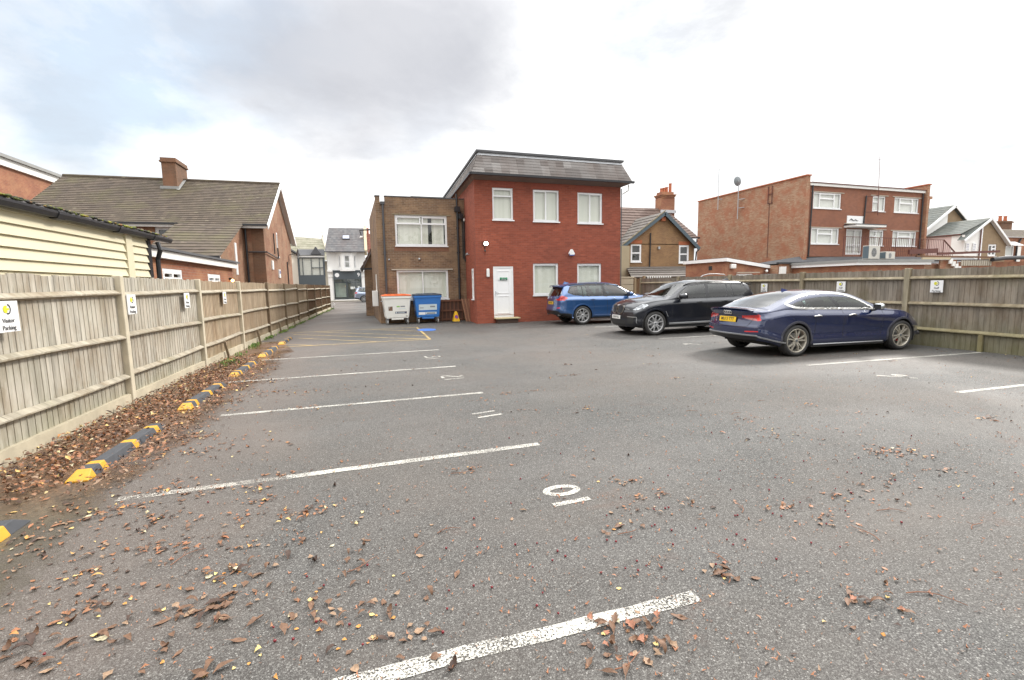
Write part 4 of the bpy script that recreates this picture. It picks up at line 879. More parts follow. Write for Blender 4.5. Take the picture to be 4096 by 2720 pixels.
# far left orange brick building with white fascia
FL=thing('brick_building','tall orange brick building with white fascia at the far left edge','building',(0,0,0))
mb=MB(); wall(mb,(-18,20),Y_,PX,17.3,0,8.3); wall(mb,(-26,37.3),X_,PY,8,0,8.3); wall(mb,(-26,20),X_,NY,8,0,8.3); mb.build('wall',M['brick_orange'],FL)
mb=MB(); mb.box(-26.1,-17.85,19.9,37.4,8.25,8.65); mb.build('fascia',M['white_paint'],FL); mb=MB(); mb.box(-26.2,-17.7,19.8,37.6,8.65,8.82); mb.build('flat_roof',M['felt_light'],FL)

# ------------------------------------------------------------------ street at the end of the alley
WS=thing('shop_building','white rendered shop with grey shopfront, bay window and slate roof at the alley end','shop',(0,0,0))
yS=61.2; sc=1.0
def s_(v): return v*61.2/52
x0,x1=-4.55,-.2
mb=MB(); wall(mb,(x0,yS),X_,NY,4.35,3.55,5.88); wall(mb,(x0,yS),X_,NY,.62,.1,3.55); wall(mb,(x1-.55,yS),X_,NY,.55,.1,3.55); wall(mb,(x0,yS),Y_,NX,8,.1,5.88)
mb.build('wall',M['render_white'],WS)
bay=MB(); bx0,bx1=-3.42,-1.1
P=[(bx0,yS),(bx0+.55,yS-.55),(bx1-.55,yS-.55),(bx1,yS)]
win=[]
for i in range(3):
    a,b=V(P[i]),V(P[i+1]); d=b-a; Lb=d.length; u=(d.x/Lb,d.y/Lb); n=(u[1],-u[0])
    wdw=(.22,Lb-.22) if i!=1 else (.28,Lb-.28)
    wall(bay,(a.x,a.y),u,n,Lb,3.62,5.86,[(wdw[0],wdw[1],3.95,5.48)],.08); win.append(((a.x,a.y),u,n,wdw))
bay.face([(p[0],p[1],5.86) for p in P]); bay.face([(p[0],p[1],3.62) for p in P][::-1]); bb=bay.build('bay',M['render_white'],WS)
for (o_,u,n,wd) in win: window(WS,o_,u,n,wd[0],wd[1],3.95,5.48,[(0,1,0,.5,.05),(0,1,.5,1,.05)],fw=.06,sill=False)
mb=MB(); roof_slope(mb,(x0-.15,yS-.7,5.88),(x1+.1,yS-.7,5.88),(x1+.1,yS+3.2,9.1),(x0+.2,yS+3.2,9.1),14,.02); mb.build('roof',M['slate'],WS)
mb=MB(); mb.box(x1-.02,x1+.28,yS-.3,yS+3.2,5.7,6.0); mb.mesh([(x1+.0,yS-.6,5.9),(x1+.32,yS-.6,5.9),(x1+.32,yS+3.2,9.25),(x1+.0,yS+3.2,9.25),(x1+.0,yS-.6,6.1),(x1+.32,yS-.6,6.1),(x1+.32,yS+3.2,9.4),(x1,yS+3.2,9.4)],[(4,5,6,7),(0,1,5,4),(1,2,6,5),(3,0,4,7),(2,3,7,6)]); mb.build('parapet',M['stone_yellow'],WS)
mb=MB(); mb.beam((x0-.2,yS-.78,5.86),(x1+.1,yS-.78,5.86),.1,.1); mb.build('gutter',M['gutter'],WS)
mb=MB(); mb.obox((-2.3,yS+1.45,7.75),(.42,0,0),(0,.28,.24),(0,-.04,.05)); rw=mb.build('roof_window',M['felt'],WS); mb=MB(); mb.obox((-2.3,yS+1.42,7.79),(.36,0,0),(0,.22,.19),(0,-.02,.025)); mb.build('pane',M['skyglass'],rw)
# shopfront
boxpart('fascia_board',WS,'greyfascia',(x0+.62,x1-.55,yS-.22,yS,2.65,3.62)); boxpart('cornice',WS,'greyfascia',(x0+.55,x1-.48,yS-.3,yS,3.62,3.72))
mb=MB()
for a in (x0+.62,x0+2.0,x0+2.1,x0+3.05,x1-.62): mb.box(a,a+.07,yS-.1,yS-.02,.1,2.65)
mb.box(x0+.62,x1-.55,yS-.1,yS-.02,.1,.35); mb.box(x0+.62,x1-.55,yS-.1,yS-.02,2.25,2.33); sf=mb.build('shopfront_frame',M['greyfascia'],WS)
mb=MB(); mb.face([(x0+.62,yS-.05,.35),(x1-.55,yS-.05,.35),(x1-.55,yS-.05,2.65),(x0+.62,yS-.05,2.65)]); mb.build('pane',M['glass'],sf)
mb=MB(); mb.box(x0+.75,x0+1.95,yS+.35,yS+.4,.5,2.2); mb.build('window_display',M['display'],WS); mb=MB(); mb.box(x0+.3,x1-.2,yS+1.8,yS+1.9,.1,2.7); mb.build('shop_interior',M['shopin'],WS)
boxpart('window_poster',WS,'signwhite',(x0+2.5,x0+2.85,yS-.045,yS-.035,1.45,1.75)); boxpart('window_poster',WS,'signwhite',(x0+2.88,x0+3.02,yS-.045,yS-.035,1.5,1.75)); boxpart('window_poster',WS,'signwhite',(x0+3.35,x0+3.55,yS-.045,yS-.035,1.4,1.8))
mb=MB(); mb.lathe([(.001,-.01),(.25,-.008),(.25,0)],(x0+1.05,yS-.225,3.15),'y',24); mb.build('round_logo',M['signwhite'],WS); text('house_number','9',.62,M['signwhite'],WS,(x1-.85,yS-.23,3.15),(1,0,0),(0,0,1),bold=.01)
for a in (x0+.28,x1-.30): boxpart('pilaster_capital',WS,'render_white',(a-.3,a+.3,yS-.32,yS,3.55,3.78),(a-.24,a+.24,yS-.26,yS-.0,3.78,3.95),(a-.27,a+.27,yS-.2,yS,2.95,3.03),(a-.22,a+.22,yS-.12,yS,.1,2.95))
boxpart('plinth',WS,'render_white',(x0+.6,x1-.5,yS-.16,yS-.1,.1,.22))
RR=thing('terraced_shop','white rendered terrace with red tiled roof right of the slate roofed shop','building',(0,0,0))
mb=MB(); wall(mb,(.12,yS),X_,NY,6,.1,5.75,[(.25,1.05,3.9,5.5)],.08); mb.build('wall',M['render_white'],RR); window(RR,(.12,yS),X_,NY,.25,1.05,3.9,5.5,[(0,1,0,.5,.05),(0,1,.5,1,.05)],fw=.06)
mb=MB(); roof_slope(mb,(.12,yS-.3,5.75),(6.1,yS-.3,5.75),(6.1,yS+3,8.4),(.12,yS+3,8.4),12,.03); mb.build('roof',M['tile_redder'],RR)
boxpart('chimney',RR,'terracotta',(.15,.42,yS+3,yS+3.4,7.9,9.1))
GY=thing('office_building','modern grey and glass two storey office with cream end wall at the alley end','building',(0,0,0))
gx0,gx1=-7.75,-4.8
mb=MB(); wall(mb,(gx0,yS-.2),X_,NY,gx1-gx0,0,5.45,[(.12,2.83,3.1,5.22),(.55,2.7,.2,2.0)],.15); mb.build('wall',M['greyfascia'],GY)
mb=MB()
for a,b,c_,e_ in ((0,.16,0,1),(.16,.20,0,1),(.2,.50,0,1),(.50,.83,0,1),(.83,1,0,1)): pass
window(GY,(gx0,yS-.2),X_,NY,.12,2.83,3.1,5.22,[(0,.15,0,1),(.15,.5,0,1),(.5,.83,0,.45),(.5,.83,.45,1),(.83,1,0,.45),(.83,1,.45,1)],fw=.05,frame='greyfascia',blind='net',sill=False)
window(GY,(gx0,yS-.2),X_,NY,.55,2.7,.2,2.0,[(0,.5,0,1),(.5,1,0,1)],fw=.05,frame='greyfascia',sill=False,back=True)
boxpart('white_band',GY,'render_white',(gx0-.05,gx1+.05,yS-.32,yS-.2,5.26,5.40)); 
mb=MB(); roof_slope(mb,(gx0-.1,yS-.4,5.45),(gx1+.1,yS-.4,5.45),(gx1-.1,yS+1.4,6.3),(gx0-.1,yS+1.4,6.3),5,.02); mb.mesh([(gx1-1.5,yS-.3,5.6),(gx1-.3,yS-.3,5.6),(gx1-.9,yS-.3,6.5),(gx1-.9,yS+1.5,6.5)],[(0,1,2),(1,3,2),(0,2,3)]); mb.build('roof',M['felt'],GY)
mb=MB(); mb.mesh([(gx0-1.6,yS-3.0,0),(gx0-.0,yS-.25,0),(gx0-.0,yS-.25,5.5),(gx0-1.6,yS-3,6.6)],[(0,1,2,3)]); mb.build('end_wall',M['render_cream'],GY)
mb=MB(); mb.beam((gx0-1.7,yS-3.1,6.72),(gx0+.15,yS-.3,5.55),.5,.16); mb.build('verge',M['felt'],GY)
CH=thing('church','pale lichened church roof with small cross finial behind the grey office','church',(0,0,0))
mb=MB(); roof_slope(mb,(-11.5,72,5.4),(-4.9,70.5,5.4),(-6.0,75,8.75),(-11.5,76,9.2),10,.02); mb.face([(-4.9,70.5,5.4),(-4.4,79,5.4),(-6,75,8.75)]); mb.build('roof',M['slate_church'],CH)
mb=MB(); mb.beam((-4.85,70.4,5.4),(-5.95,75,8.85),.3,.25); mb.build('verge',M['stone'],CH); mb=MB(); mb.tube([(-6,75,8.8),(-6,75,9.5)],[.14,.03]); mb.box(-6.12,-5.88,74.97,75.03,9.55,9.62); mb.box(-6.03,-5.97,74.97,75.03,9.45,9.8); mb.build('finial',M['stone'],CH)
mb=MB(); mb.box(-11.5,-5.2,72,76,0,5.4); mb.build('wall',M['stone'],CH)

# ------------------------------------------------------------------ small brown house right of the office
SM=thing('house','small yellow brown brick house with blue grey bargeboards and tall red chimney','house',(0,0,0))
yA=32; 
gx,gL,gR=23.0-1.28,18.5,24.75   # gable centre and ends at y=32
gx=21.62
hS=[(18.92-18.5,19.82-18.5,3.14,4.50),(23.12-18.5,24.02-18.5,3.06,4.42)]
mb=MB(); wall(mb,(18.5,yA),X_,NY,6.0,0,4.45,hS,.08); mb.face([(18.5,yA,4.45),(24.5,yA,4.45),(18.5,yA,4.55)]); mb.face([(18.5,yA,4.55),(24.5,yA,4.45),(21.62,yA,6.72)]); wall(mb,(18.5,yA),Y_,NX,5,0,4.55); wall(mb,(24.5,yA),Y_,PX,5,0,4.45)
mb.build('wall',M['brick_small'],SM)
for h in hS: window(SM,(18.5,yA),X_,NY,*h,[(0,1,0,.5,.05),(0,1,.5,1,.05)],fw=.09,rec=.03); boxpart('lintel',SM,'brick_soldier',(18.5+h[0]-.05,18.5+h[1]+.05,yA-.02,yA,h[3]+.02,h[3]+.28))
boxpart('lintel',SM,'brick_soldier',(21.45,21.8,yA-.15,yA,6.2,6.5))
mb=MB(); roof_slope(mb,(18.1,yA+7,4.3),(18.1,yA-.3,4.3),(21.62,yA-.3,6.86),(21.62,yA+7,6.86),9,.04); roof_slope(mb,(24.8,yA-.3,4.2),(24.8,yA+7,4.2),(21.62,yA+7,6.86),(21.62,yA-.3,6.86),9,.02); mb.build('roof',M['tile_grey'],SM)
mb=MB(); roof_slope(mb,(12,yA+1.2,4.6),(21.6,yA+1.2,4.6),(25.1,yA+5,8.0),(12,yA+5,8.0),13,.04)
roof_slope(mb,(21.6,yA+1.2,4.6),(26.42,yA+2,5.25),(25.2,yA+5,8.0),(25.1,yA+5,8.0),13,.03); mb.face([(26.42,yA+2,5.25),(27.5,yA+9,5.2),(25.2,yA+5,8.0)])
mb.build('roof',M['tile_red'],SM)
mb=MB(); mb.beam((25.2,yA+1.7,5.16),(26.5,yA+1.95,5.2),.12,.1); mb.tube([(26.2,yA+1.9,5.1),(26.2,yA+1.9,4.85),(25.3,yA+1.5,4.6)],.05); mb.build('gutter',M['gutter'],SM)
mb=MB(); mb.beam((18.0,yA-.33,4.2),(21.62,yA-.33,6.76),.05,.26); mb.beam((21.62,yA-.33,6.76),(24.75,yA-.33,4.12),.05,.26); mb.build('bargeboard',M['blue_grey'],SM)
mb=MB(); mb.beam((18.0,yA-.36,4.38),(21.62,yA-.36,6.94),.05,.07); mb.build('verge_tiles',M['stone_dark'],SM)
for q_ in ([(20.55,yA-.08,5.3),(20.5,yA-.08,2.6)],[(18.2,yA-.3,4.2),(18.45,yA-.15,4.0),(18.5,yA-.1,2.6)],[(24.75,yA-.3,4.1),(24.6,yA-.15,3.9),(24.5,yA-.1,2.5)]): mb=MB(); mb.tube(q_,.05); mb.build('downpipe',M['gutter'],SM)
boxpart('wall_alarm',SM,'steel',(21.2,21.35,yA-.15,yA,4.1,4.3))
mb=MB(); q=(25.2,yA+5); mb.box(q[0]-.68,q[0]+.68,q[1]-.45,q[1]+.45,7.3,8.85); 
for k,(e_,z) in enumerate(((.03,8.80),(.09,8.92),(.15,9.04))): mb.box(q[0]-.6-e_,q[0]+.6+e_,q[1]-.45-e_,q[1]+.45+e_,z,z+.1)
mb.box(q[0]-.6,q[0]+.6,q[1]-.4,q[1]+.4,9.14,9.36); ch=mb.build('chimney',M['brick_orange'],SM)
for k,(dx,h) in enumerate(((-.38,.3),(-.12,.36),(.14,.42),(.5,.75))): mb=MB(); mb.lathe([(.13,0),(.12,h),(.14,h),(.14,h+.06),(.1,h+.06)],(q[0]+dx,q[1],9.34),'z',12); mb.build('chimney_pot',M['terracotta'],ch)
boxpart('flashing',ch,'lead',(q[0]-.75,q[0]+.75,q[1]-.6,q[1]-.46,7.55,7.8))
mb=MB(); roof_slope(mb,(17.0,yA-3.4,1.95),(22.3,yA-3.4,1.95),(23.95,yA-.02,2.80),(18.5,yA-.02,2.80),5,.05); mb.box(17.2,22.0,yA-3.1,yA-3.0,0,1.9); mb.build('lean_to_roof',M['tile_grey'],SM)
mb=MB(); mb.beam((24.0,yA-.1,2.82),(22.4,yA-3.45,1.92),.3,.12); mb.build('lean_to_verge',M['gutter'],SM)
mb=MB(); mb.box(15.8,18.48,yA-.6,yA-.5,0,4.3); mb.build('side_wall',M['stone_yellow2'],SM)

# ------------------------------------------------------------------ low brick garage with white fascia
GA=thing('flat_roofed_garage','low orange brick outbuilding with angled white fascia between the small house and the flats','building',(0,0,0))
gy=24
mb=MB(); wall(mb,(20.65,24),Y_,NX,3.8,0,2.8); wall(mb,(20.65,24),(.97,.243),(.243,-.97),5.6,0,2.4,[(1.05,2.75,.9,2.05)],.07); mb.face([(20.65,24,2.4),(20.65+.97*5.6,24+.243*5.6,2.4),(20.65,24,2.82)]); mb.build('wall',M['brick_orange'],GA)
window(GA,(20.65,24),(.97,.243),(.243,-.97),1.05,2.75,.9,2.05,[(0,.5,0,1,.06),(.5,1,0,1,.06)],fw=.08); boxpart('lintel',GA,'stone',(21.55,23.25,24.05,24.15,2.08,2.13))
mb=MB(); A,B,C=(20.55,23.85),(20.55,27.9),(26.3,25.3)
for a,b,za,zb in ((A,B,2.98,2.98),(A,C,2.98,2.44)):
    mb.prism([(0,-.03,0),(0,.03,0),(0,.03,-.2),(0,-.03,-.2)] if a[0]!=b[0] else [(-.03,0,0),(.03,0,0),(.03,0,-.2),(-.03,0,-.2)],(a[0],a[1],za),(b[0],b[1],zb))
mb.build('fascia',M['white'],GA); mb=MB(); mb.face([(A[0],A[1],3.0),(C[0],C[1],2.46),(26.3,28.2,2.46),(B[0],B[1],3.0)]); mb.build('flat_roof',M['felt'],GA)
ab=thing('alarm_box','pale alarm box under the white fascia of the low brick outbuilding','alarm box',(0,0,0)); mb=MB(); mb.box(21.0,21.4,23.95,24.15,2.35,2.62); mb.build('cover',M['white_paint'],ab,bevel=.05)
boxpart('air_brick',GA,'dark',(20.63,20.648,25.2,25.5,2.3,2.55))

# ------------------------------------------------------------------ block of flats
FA=R(2.7)
FB=thing('block_of_flats','orange brick block of flats with blank side wall and small sign over its door','building',(31,27.8,0),FA)
zr=8.55
WN=[(.44,3.29,6.80,7.95),(6.67,8.13,6.78,7.95),(9.15,12.05,6.77,7.95),(.40,3.26,4.22,5.40),(6.56,8.17,4.15,5.36),(9.20,12.05,4.14,5.34)]
mb=MB(); wall(mb,(.0,0),X_,NY,12.8,3.3,zr,WN+[(3.98,5.83,5.81,6.36),(4.02,5.79,3.45,5.38)],.09); mb.build('front_wall',M['brick_flats2'],FB)
mb=MB(); wall(mb,(-.35,-.05),Y_,NX,11.2,0,9.05); wall(mb,(-.35,-.05),X_,NY,.35,0,9.05); wall(mb,(0,-.05),Y_,PX,3,zr,9.05); mb.build('side_wall',M['brick_flats'],FB); mb=MB(); wall(mb,(12.8,-.3),Y_,PX,11,0,9.0); wall(mb,(12.55,-.3),X_,NY,.25,0,9.0); wall(mb,(12.55,-.3),Y_,NX,3,3,9.0)
mb.build('side_wall',M['brick_flats'],FB)
mb=MB(); mb.box(-.42,.06,-.12,11.2,9.05,9.13); mb.box(12.5,12.87,-.36,11,9.0,9.08); mb.build('coping',M['terracotta'],FB)
mb=MB(); mb.box(-.0,12.55,-.14,.05,8.38,8.56); mb.build('fascia',M['white_paint'],FB); mb=MB(); mb.box(-.0,12.55,-.2,10.8,8.56,8.62); mb.build('flat_roof',M['rust'],FB)
C3=[(0,.24,0,1,.03),(.24,.76,.62,1,.06),(.24,.76,0,.62,.03),(.76,1,0,1,.03)]; C2=[(0,.5,.6,1,.05),(0,.5,0,.6,.03),(.5,1,0,1,.03)]
for i,wn in enumerate(WN): window(FB,(0,0),X_,NY,*wn,C2 if i%3==1 else C3,fw=.07,blind='net'); boxpart('lintel',FB,'stone',(wn[0]-.25,wn[1]+.25,-.03,-.002,wn[3]+.005,wn[3]+.06))
window(FB,(0,0),X_,NY,4.02,5.79,3.45,5.38,[(0,.55,.38,1,.05),(0,.55,0,.36,.05),(.55,1,.38,1,.05),(.55,1,0,.36,.05)],fw=.07,blind='net',name='glazed_door',sill=False)
boxpart('canopy',FB,'white_paint',(3.72,6.95,-.95,.0,5.46,5.60)); boxpart('canopy_roof',FB,'felt',(3.70,6.97,-.97,.0,5.60,5.66))
for q_ in ([(.22,-.1,8.4),(.15,-.08,3.3)],[(12.35,-.1,8.3),(12.4,-.08,3.3)],[(5.80,-.1,7.9),(5.72,-.08,5.7)]): mb=MB(); mb.tube(q_,.05); mb.build('downpipe',M['gutter'],FB)
fs=thing('flats_sign','white house sign with a dark bird like flourish above the door of the flats','sign',(31,27.8,0),FA); boxpart('board',fs,'signwhite',(3.98,5.83,-.03,.0,5.81,6.36))
mb=MB(); mb.tube([(4.2,-.04,6.0),(4.4,-.04,6.12),(4.65,-.04,6.0),(4.85,-.04,6.08),(5.05,-.04,6.0),(5.2,-.04,6.02)],[.01,.05,.03,.045,.02,.01],6); mb.build('flourish',M['signtext'],fs)
boxpart('sill_shelf',FB,'stone',(3.75,6.0,-.12,-.0,5.74,5.80))
am=thing('radio_mast','thin red brown aerial mast bracketed to the front of the flats','aerial',(31,27.8,0),FA)
mb=MB(); mb.tube([(6.66,-.45,6.4),(6.55,-.45,8.6),(6.45,-.45,10.9)],[.035,.022,.014],6); mb.beam((6.66,-.45,7.9),(5.8,-.05,7.8),.05,.05); mb.beam((6.66,-.45,6.7),(5.75,-.05,6.65),.05,.05); mb.tube([(6.2,-.45,10.5),(6.65,-.45,10.5)],.012,5); mb.build('mast',M['rust'],am)
sd2=thing('satellite_dish','grey satellite dish on a pole above the blank side wall of the flats','satellite dish',(31,27.8,0),FA)
mb=MB(); mb.tube([(-.55,6.1,6.8),(-.55,6.1,9.6)],.035); mb.beam((-.55,6.1,8.4),(-.36,5.6,8.4),.04,.04); mb.beam((-.55,6.1,7.7),(-.36,5.6,7.7),.04,.04); mb.build('pole',M['steel'],sd2)
mb=MB(); mb.lathe([(.02,-.03),(.25,.02),(.39,.09)],(-.6,6.1,9.9),'y',22); o=mb.build('reflector',M['slate_dish'],sd2,smooth=True)
ae=thing('tv_aerial','thin television aerial standing on the side wall of the flats','aerial',(31,27.8,0),FA)
mb=MB(); mb.tube([(-.55,8.4,7.9),(-.55,8.4,11.5)],.03,6); mb.beam((-.55,8.4,8.8),(-.36,8.1,8.8),.04,.04); mb.tube([(-.6,9.4,11.55),(-.5,7.9,11.4)],.02,6)
for k in range(7): mb.tube([(-.85,9.3-k*.2,11.54-k*.02),(-.25,9.3-k*.2,11.54-k*.02)],.01,4)
mb.build('antenna',M['steel'],ae)
mb=MB(); mb.tube([(-.42,3.2,8.9),(-.42,3.2,7.6)],.03); mb.tube([(-.42,2.85,8.9),(-.42,2.85,7.6)],.03); mb.beam((-.4,2.8,8.3),(-.4,3.25,8.3),.04,.05); mb.beam((-.4,2.8,7.6),(-.4,3.25,7.6),.04,.05); mb.tube([(-.37,3.1,7.6),(-.37,3.1,3.4)],.02); mb.build('wall_bracket',M['rust'],FB)
# walkway balustrade
rl=thing('balustrade','thin brown metal railing along the walkway in front of the flats','railing',(0,0,0))
mb=MB(); yy=25.8; mb.beam((32.1,yy,4.56),(42.1,yy,4.42),.03,.035); mb.beam((32.1,yy,3.55),(42.1,yy,3.5),.025,.025)
k=54
for i in range(k+1):
    x=32.1+10*i/k; mb.beam((x,yy,3.2),(x,yy,4.55-.13*i/k),.016 if i%9 else .045,.016 if i%9 else .045)
mb.beam((42.1,yy,4.42),(43.4,yy,3.5),.06,.07)
for i in range(1,6): x=42.1+1.3*i/6; mb.beam((x,yy,4.42-.92*i/6),(x,yy,3.2),.018,.018)
mb.build('rails',M['rust'],rl)

# ------------------------------------------------------------------ low brick blocks in front of the flats
LB=thing('flat_roofed_block','long low orange brick block with flat roof running below the flats','building',(0,0,0))
mb=MB(); wall(mb,(24.9,24.3),(.995,.1),(.1,-.995),24,0,2.62); wall(mb,(24.9,24.3),Y_,NX,3.5,0,2.55); mb.build('wall',M['brick_flats'],LB)
mb=MB(); mb.prism([(0,-.1,0),(0,.1,0),(0,.1,.10),(0,-.1,.10)],(24.8,24.25,2.62),(48.9,26.7,2.9)); mb.build('coping',M['gutter'],LB)
mb=MB(); mb.face([(24.9,24.3,2.64),(48.9,26.7,2.7),(48.9,28,3.3),(30.5,28,3.3),(24.9,27.5,2.64)]); mb.build('flat_roof',M['felt'],LB)
L2=thing('flat_roofed_extension','brick extension with white fascia and grey felt roof carrying the air conditioning units','building',(0,0,0))
mb=MB(); wall(mb,(26.15,20.2),(.97,-.0),(0,-1),5.5,0,2.42); wall(mb,(26.15,20.2),Y_,NX,4.2,0,2.42); mb.build('wall',M['brick_orange'],L2)
mb=MB(); mb.box(25.95,31.75,20.0,20.1,2.36,2.52); mb.box(25.95,26.05,20.1,24.3,2.36,2.52); mb.build('fascia',M['white'],L2); mb=MB(); mb.box(25.9,31.85,19.92,24.5,2.52,2.66); mb.build('flat_roof',M['felt_light'],L2)
vb=thing('wall_vent_box','grey square vent box on the low orange brick block','vent',(0,0,0)); boxpart('cover',vb,'steel',(23.1,23.9,23.0,23.1,2.05,2.5)) if False else boxpart('cover',vb,'steel',(28.15,28.75,24.2,24.62,2.35,2.75))
v2=thing('wall_panel_box','pale flat meter panel at the left end of the low brick block','cabinet',(0,0,0)); boxpart('cover',v2,'white_paint',(24.95,25.4,24.15,24.28,2.0,2.45))
def acunit(loc,w_,h_,lab,ang,fan=True):
    t=thing('air_conditioner',lab,'air conditioner',loc,ang,'air conditioning units on the flat roof')
    boxpart('casing',t,'stone_pale',(0,w_,0,.35,.05,h_),bevel=.015); boxpart('side_panel',t,'blue_grey',(-.006,-.001,.02,.33,.08,h_-.03))
    boxpart('feet',t,'black',(.08,.18,.0,.35,0,.05),(w_-.18,w_-.08,0,.35,0,.05))
    mb=MB(); r=min(w_*.28,h_*.3); c=(w_*.45,-.006,h_*.52)
    for k in range(5): mb.lathe([(r*(k+1)/5,0),(r*(k+1)/5+.012,0)],c,'y',20)
    for k in range(8): a=k*math.pi/4; mb.beam(c,(c[0]+r*math.cos(a),c[1],c[2]+r*math.sin(a)),.008,.008)
    mb.build('fan_grille',M['steel'],t); mb=MB(); mb.lathe([(.001,0),(r,0)],(c[0],-.002,c[2]),'y',20); mb.build('fan_opening',M['room'],t)
acunit((27.25,20.35,2.66),1.05,.80,'tall beige air conditioning unit nearest the flats door, on the felt roof',R(8)); acunit((28.5,20.3,2.66),.9,.46,'shorter air conditioning unit right of the tall one',R(8))
# garage rooftops, walls, steps and black pipe to the right
WR=thing('terrace_wall','red brown terrace beams and pale stair edge beyond the right fence','wall',(0,0,0))
mb=MB(); mb.beam((38.2,25.6,3.50),(41.2,25.6,3.60),.1,.34); mb.build('red_beam',M['rust'],WR)
mb=MB(); mb.beam((41.2,25.6,3.36),(47.8,25.4,3.55),.1,.17); mb.build('red_beam',M['rust'],WR)
mb=MB(); mb.beam((38.9,25.55,3.18),(46.9,25.3,3.08),.12,.13); mb.build('lower_beam',M['brick_dark'],WR)
mb=MB(); mb.box(41.6,43.4,25.6,25.7,0,2.9); mb.build('brick_pier',M['brick_flats'],WR)
mb=MB(); mb.box(39.3,42.3,25.35,25.45,2.93,3.08); mb.build('white_ledge',M['stone_yellow'],WR)
mb=MB()
for k in range(4): mb.box(42.2+k*.32,42.55+k*.32,25.35,25.45,2.62-k*.19,2.98-k*.19)
mb.build('white_stair_edge',M['white_paint'],WR)
lw=thing('palisade','row of pale battens under the red beam beyond the right fence','fence',(0,0,0)); mb=MB()
for k in range(14): mb.box(43.6+k*.25,43.76+k*.25,25.4,25.46,2.45,2.86)
mb.build('battens',M['stone'],lw)
gp=thing('garage_roof','low brick garage with black rounded roof edge behind the right fence','building',(0,0,0))
mb=MB(); wall(mb,(43.4,25.5),X_,NY,14,0,2.75); mb.build('wall',M['brick_orange'],gp); mb=MB(); mb.tube([(46.7,25.2,2.9),(48,25.2,3.0),(52,25.2,3.1),(57,25.2,3.2)],.16,10); mb.build('roof_edge',M['gutter'],gp)

# ------------------------------------------------------------------ white cottages at the right edge
yB=32; yC=35.4
CB=thing('cottage','near white and brown gabled cottage with slate roof at the right edge','house',(0,0,0))
px,pz=58.13,7.25; wx=55.06; ze_=5.66; rx,rz=61.2,4.8; mx=57.25
mb=MB(); mb.face([(wx,yB,0),(mx,yB,0),(mx,yB,6.45),(wx,yB,5.0)]); mb.face([(wx,yB,0),(wx,33.1,0),(wx,33.1,5.6),(wx,yB,5.6)]); mb.build('white_wall',M['render_white'],CB)
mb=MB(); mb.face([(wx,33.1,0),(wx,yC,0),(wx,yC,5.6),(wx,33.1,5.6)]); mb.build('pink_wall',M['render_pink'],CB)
mb=MB(); wall(mb,(mx,yB),X_,NY,rx-mx-.1,0,4.75,[(1.28,2.5,3.6,4.74)],.06); mb.face([(mx,yB,4.75),(rx-.1,yB,4.75),(px,yB,pz-.2),(mx,yB,6.45)]); mb.build('brown_wall',M['pebbledash'],CB)
window(CB,(mx,yB),X_,NY,1.28,2.5,3.6,4.74,[(0,.5,0,1,.06),(.5,1,.62,1,.06),(.5,1,0,.62,.06)],fw=.09)
for a in (55.2,56.16): window(CB,(a,yB-.06),X_,NY,0,.44,4.08,4.83,[(0,.5,0,.33,.03),(.5,1,0,.33,.03),(0,.5,.33,.66,.03),(.5,1,.33,.66,.03),(0,.5,.66,1,.03),(.5,1,.66,1,.03)],fw=.05,back=False,blind=None,rec=-.02,sill=False,pane='skyglass')
mb=MB(); roof_slope(mb,(wx-.1,yC,5.72),(wx-.1,yB+.25,5.72),(px,yB-.3,pz),(px,yC,pz),8,.02)
mb.face([(54.5,yB-.3,5.08),(54.5,yB+.3,5.08),(wx+.1,yB+.3,5.72),(px,yB-.3,pz)][::-1]); mb.face([(px,yB-.3,pz),(rx+.1,yB-.3,rz-.1),(rx+.1,yC,rz-.1),(px,yC,pz)]); mb.build('roof',M['slate_green'],CB)
mb=MB(); mb.beam((54.5,yB-.34,4.98),(px,yB-.34,pz-.08),.06,.20); mb.beam((px,yB-.34,pz-.08),(rx+.15,yB-.34,rz-.18),.06,.20); mb.face([(px,yB-.3,pz-.1),(rx+.1,yB-.3,rz-.2),(rx+.1,yB,rz-.2),(px,yB,pz-.1)]); mb.box(mx-.05,mx+.22,yB-.06,yB-.005,0,pz-.65); mb.build('bargeboard',M['white'],CB)
mb=MB(); mb.tube([(mx-.12,yB-.1,pz-.75),(mx-.12,yB-.1,3)],.05); mb.beam((wx-.12,yB+.3,5.68),(wx-.12,yC,5.68),.10,.09); mb.build('downpipe',M['rust'],CB)
CC=thing('cottage','rear white gabled cottage roof rising between the flats and the nearer cottage','house',(0,0,0))
mb=MB(); mb.face([(54.0,yC,0),(58.05,yC,0),(58.05,yC,8.2),(54.6,yC,6.1),(54.0,yC,5.9)]); mb.build('white_wall',M['render_white'],CC)
mb=MB(); mb.face([(58.05,yC,0),(64,yC,0),(64,yC,5.0),(58.6,yC,8.75),(58.05,yC,8.3)]); mb.build('brown_wall',M['pebbledash'],CC)
mb=MB(); roof_slope(mb,(54.1,yC+12,6.1),(54.1,yC-.3,6.1),(58.6,yC-.3,9.02),(58.6,yC+12,9.02),12,.02); mb.face([(58.6,yC-.3,9.02),(64.2,yC-.3,5.0),(64.2,yC+12,5.0),(58.6,yC+12,9.02)]); mb.build('roof',M['slate_green'],CC)
mb=MB(); mb.beam((54.1,yC-.34,6.05),(58.6,yC-.34,8.92),.06,.26); mb.beam((58.6,yC-.34,8.92),(64.2,yC-.34,4.9),.06,.26); mb.build('bargeboard',M['white'],CC)
boxpart('chimney',CC,'brick_flats',(70.3,71.8,46,47,6,12.0),(70.1,72.1,45.9,47.1,11.9,12.25))
yD=38
CD=thing('brick_terrace','brown brick terrace with tiled roof and dark chimney at the far right edge','house',(0,0,0))
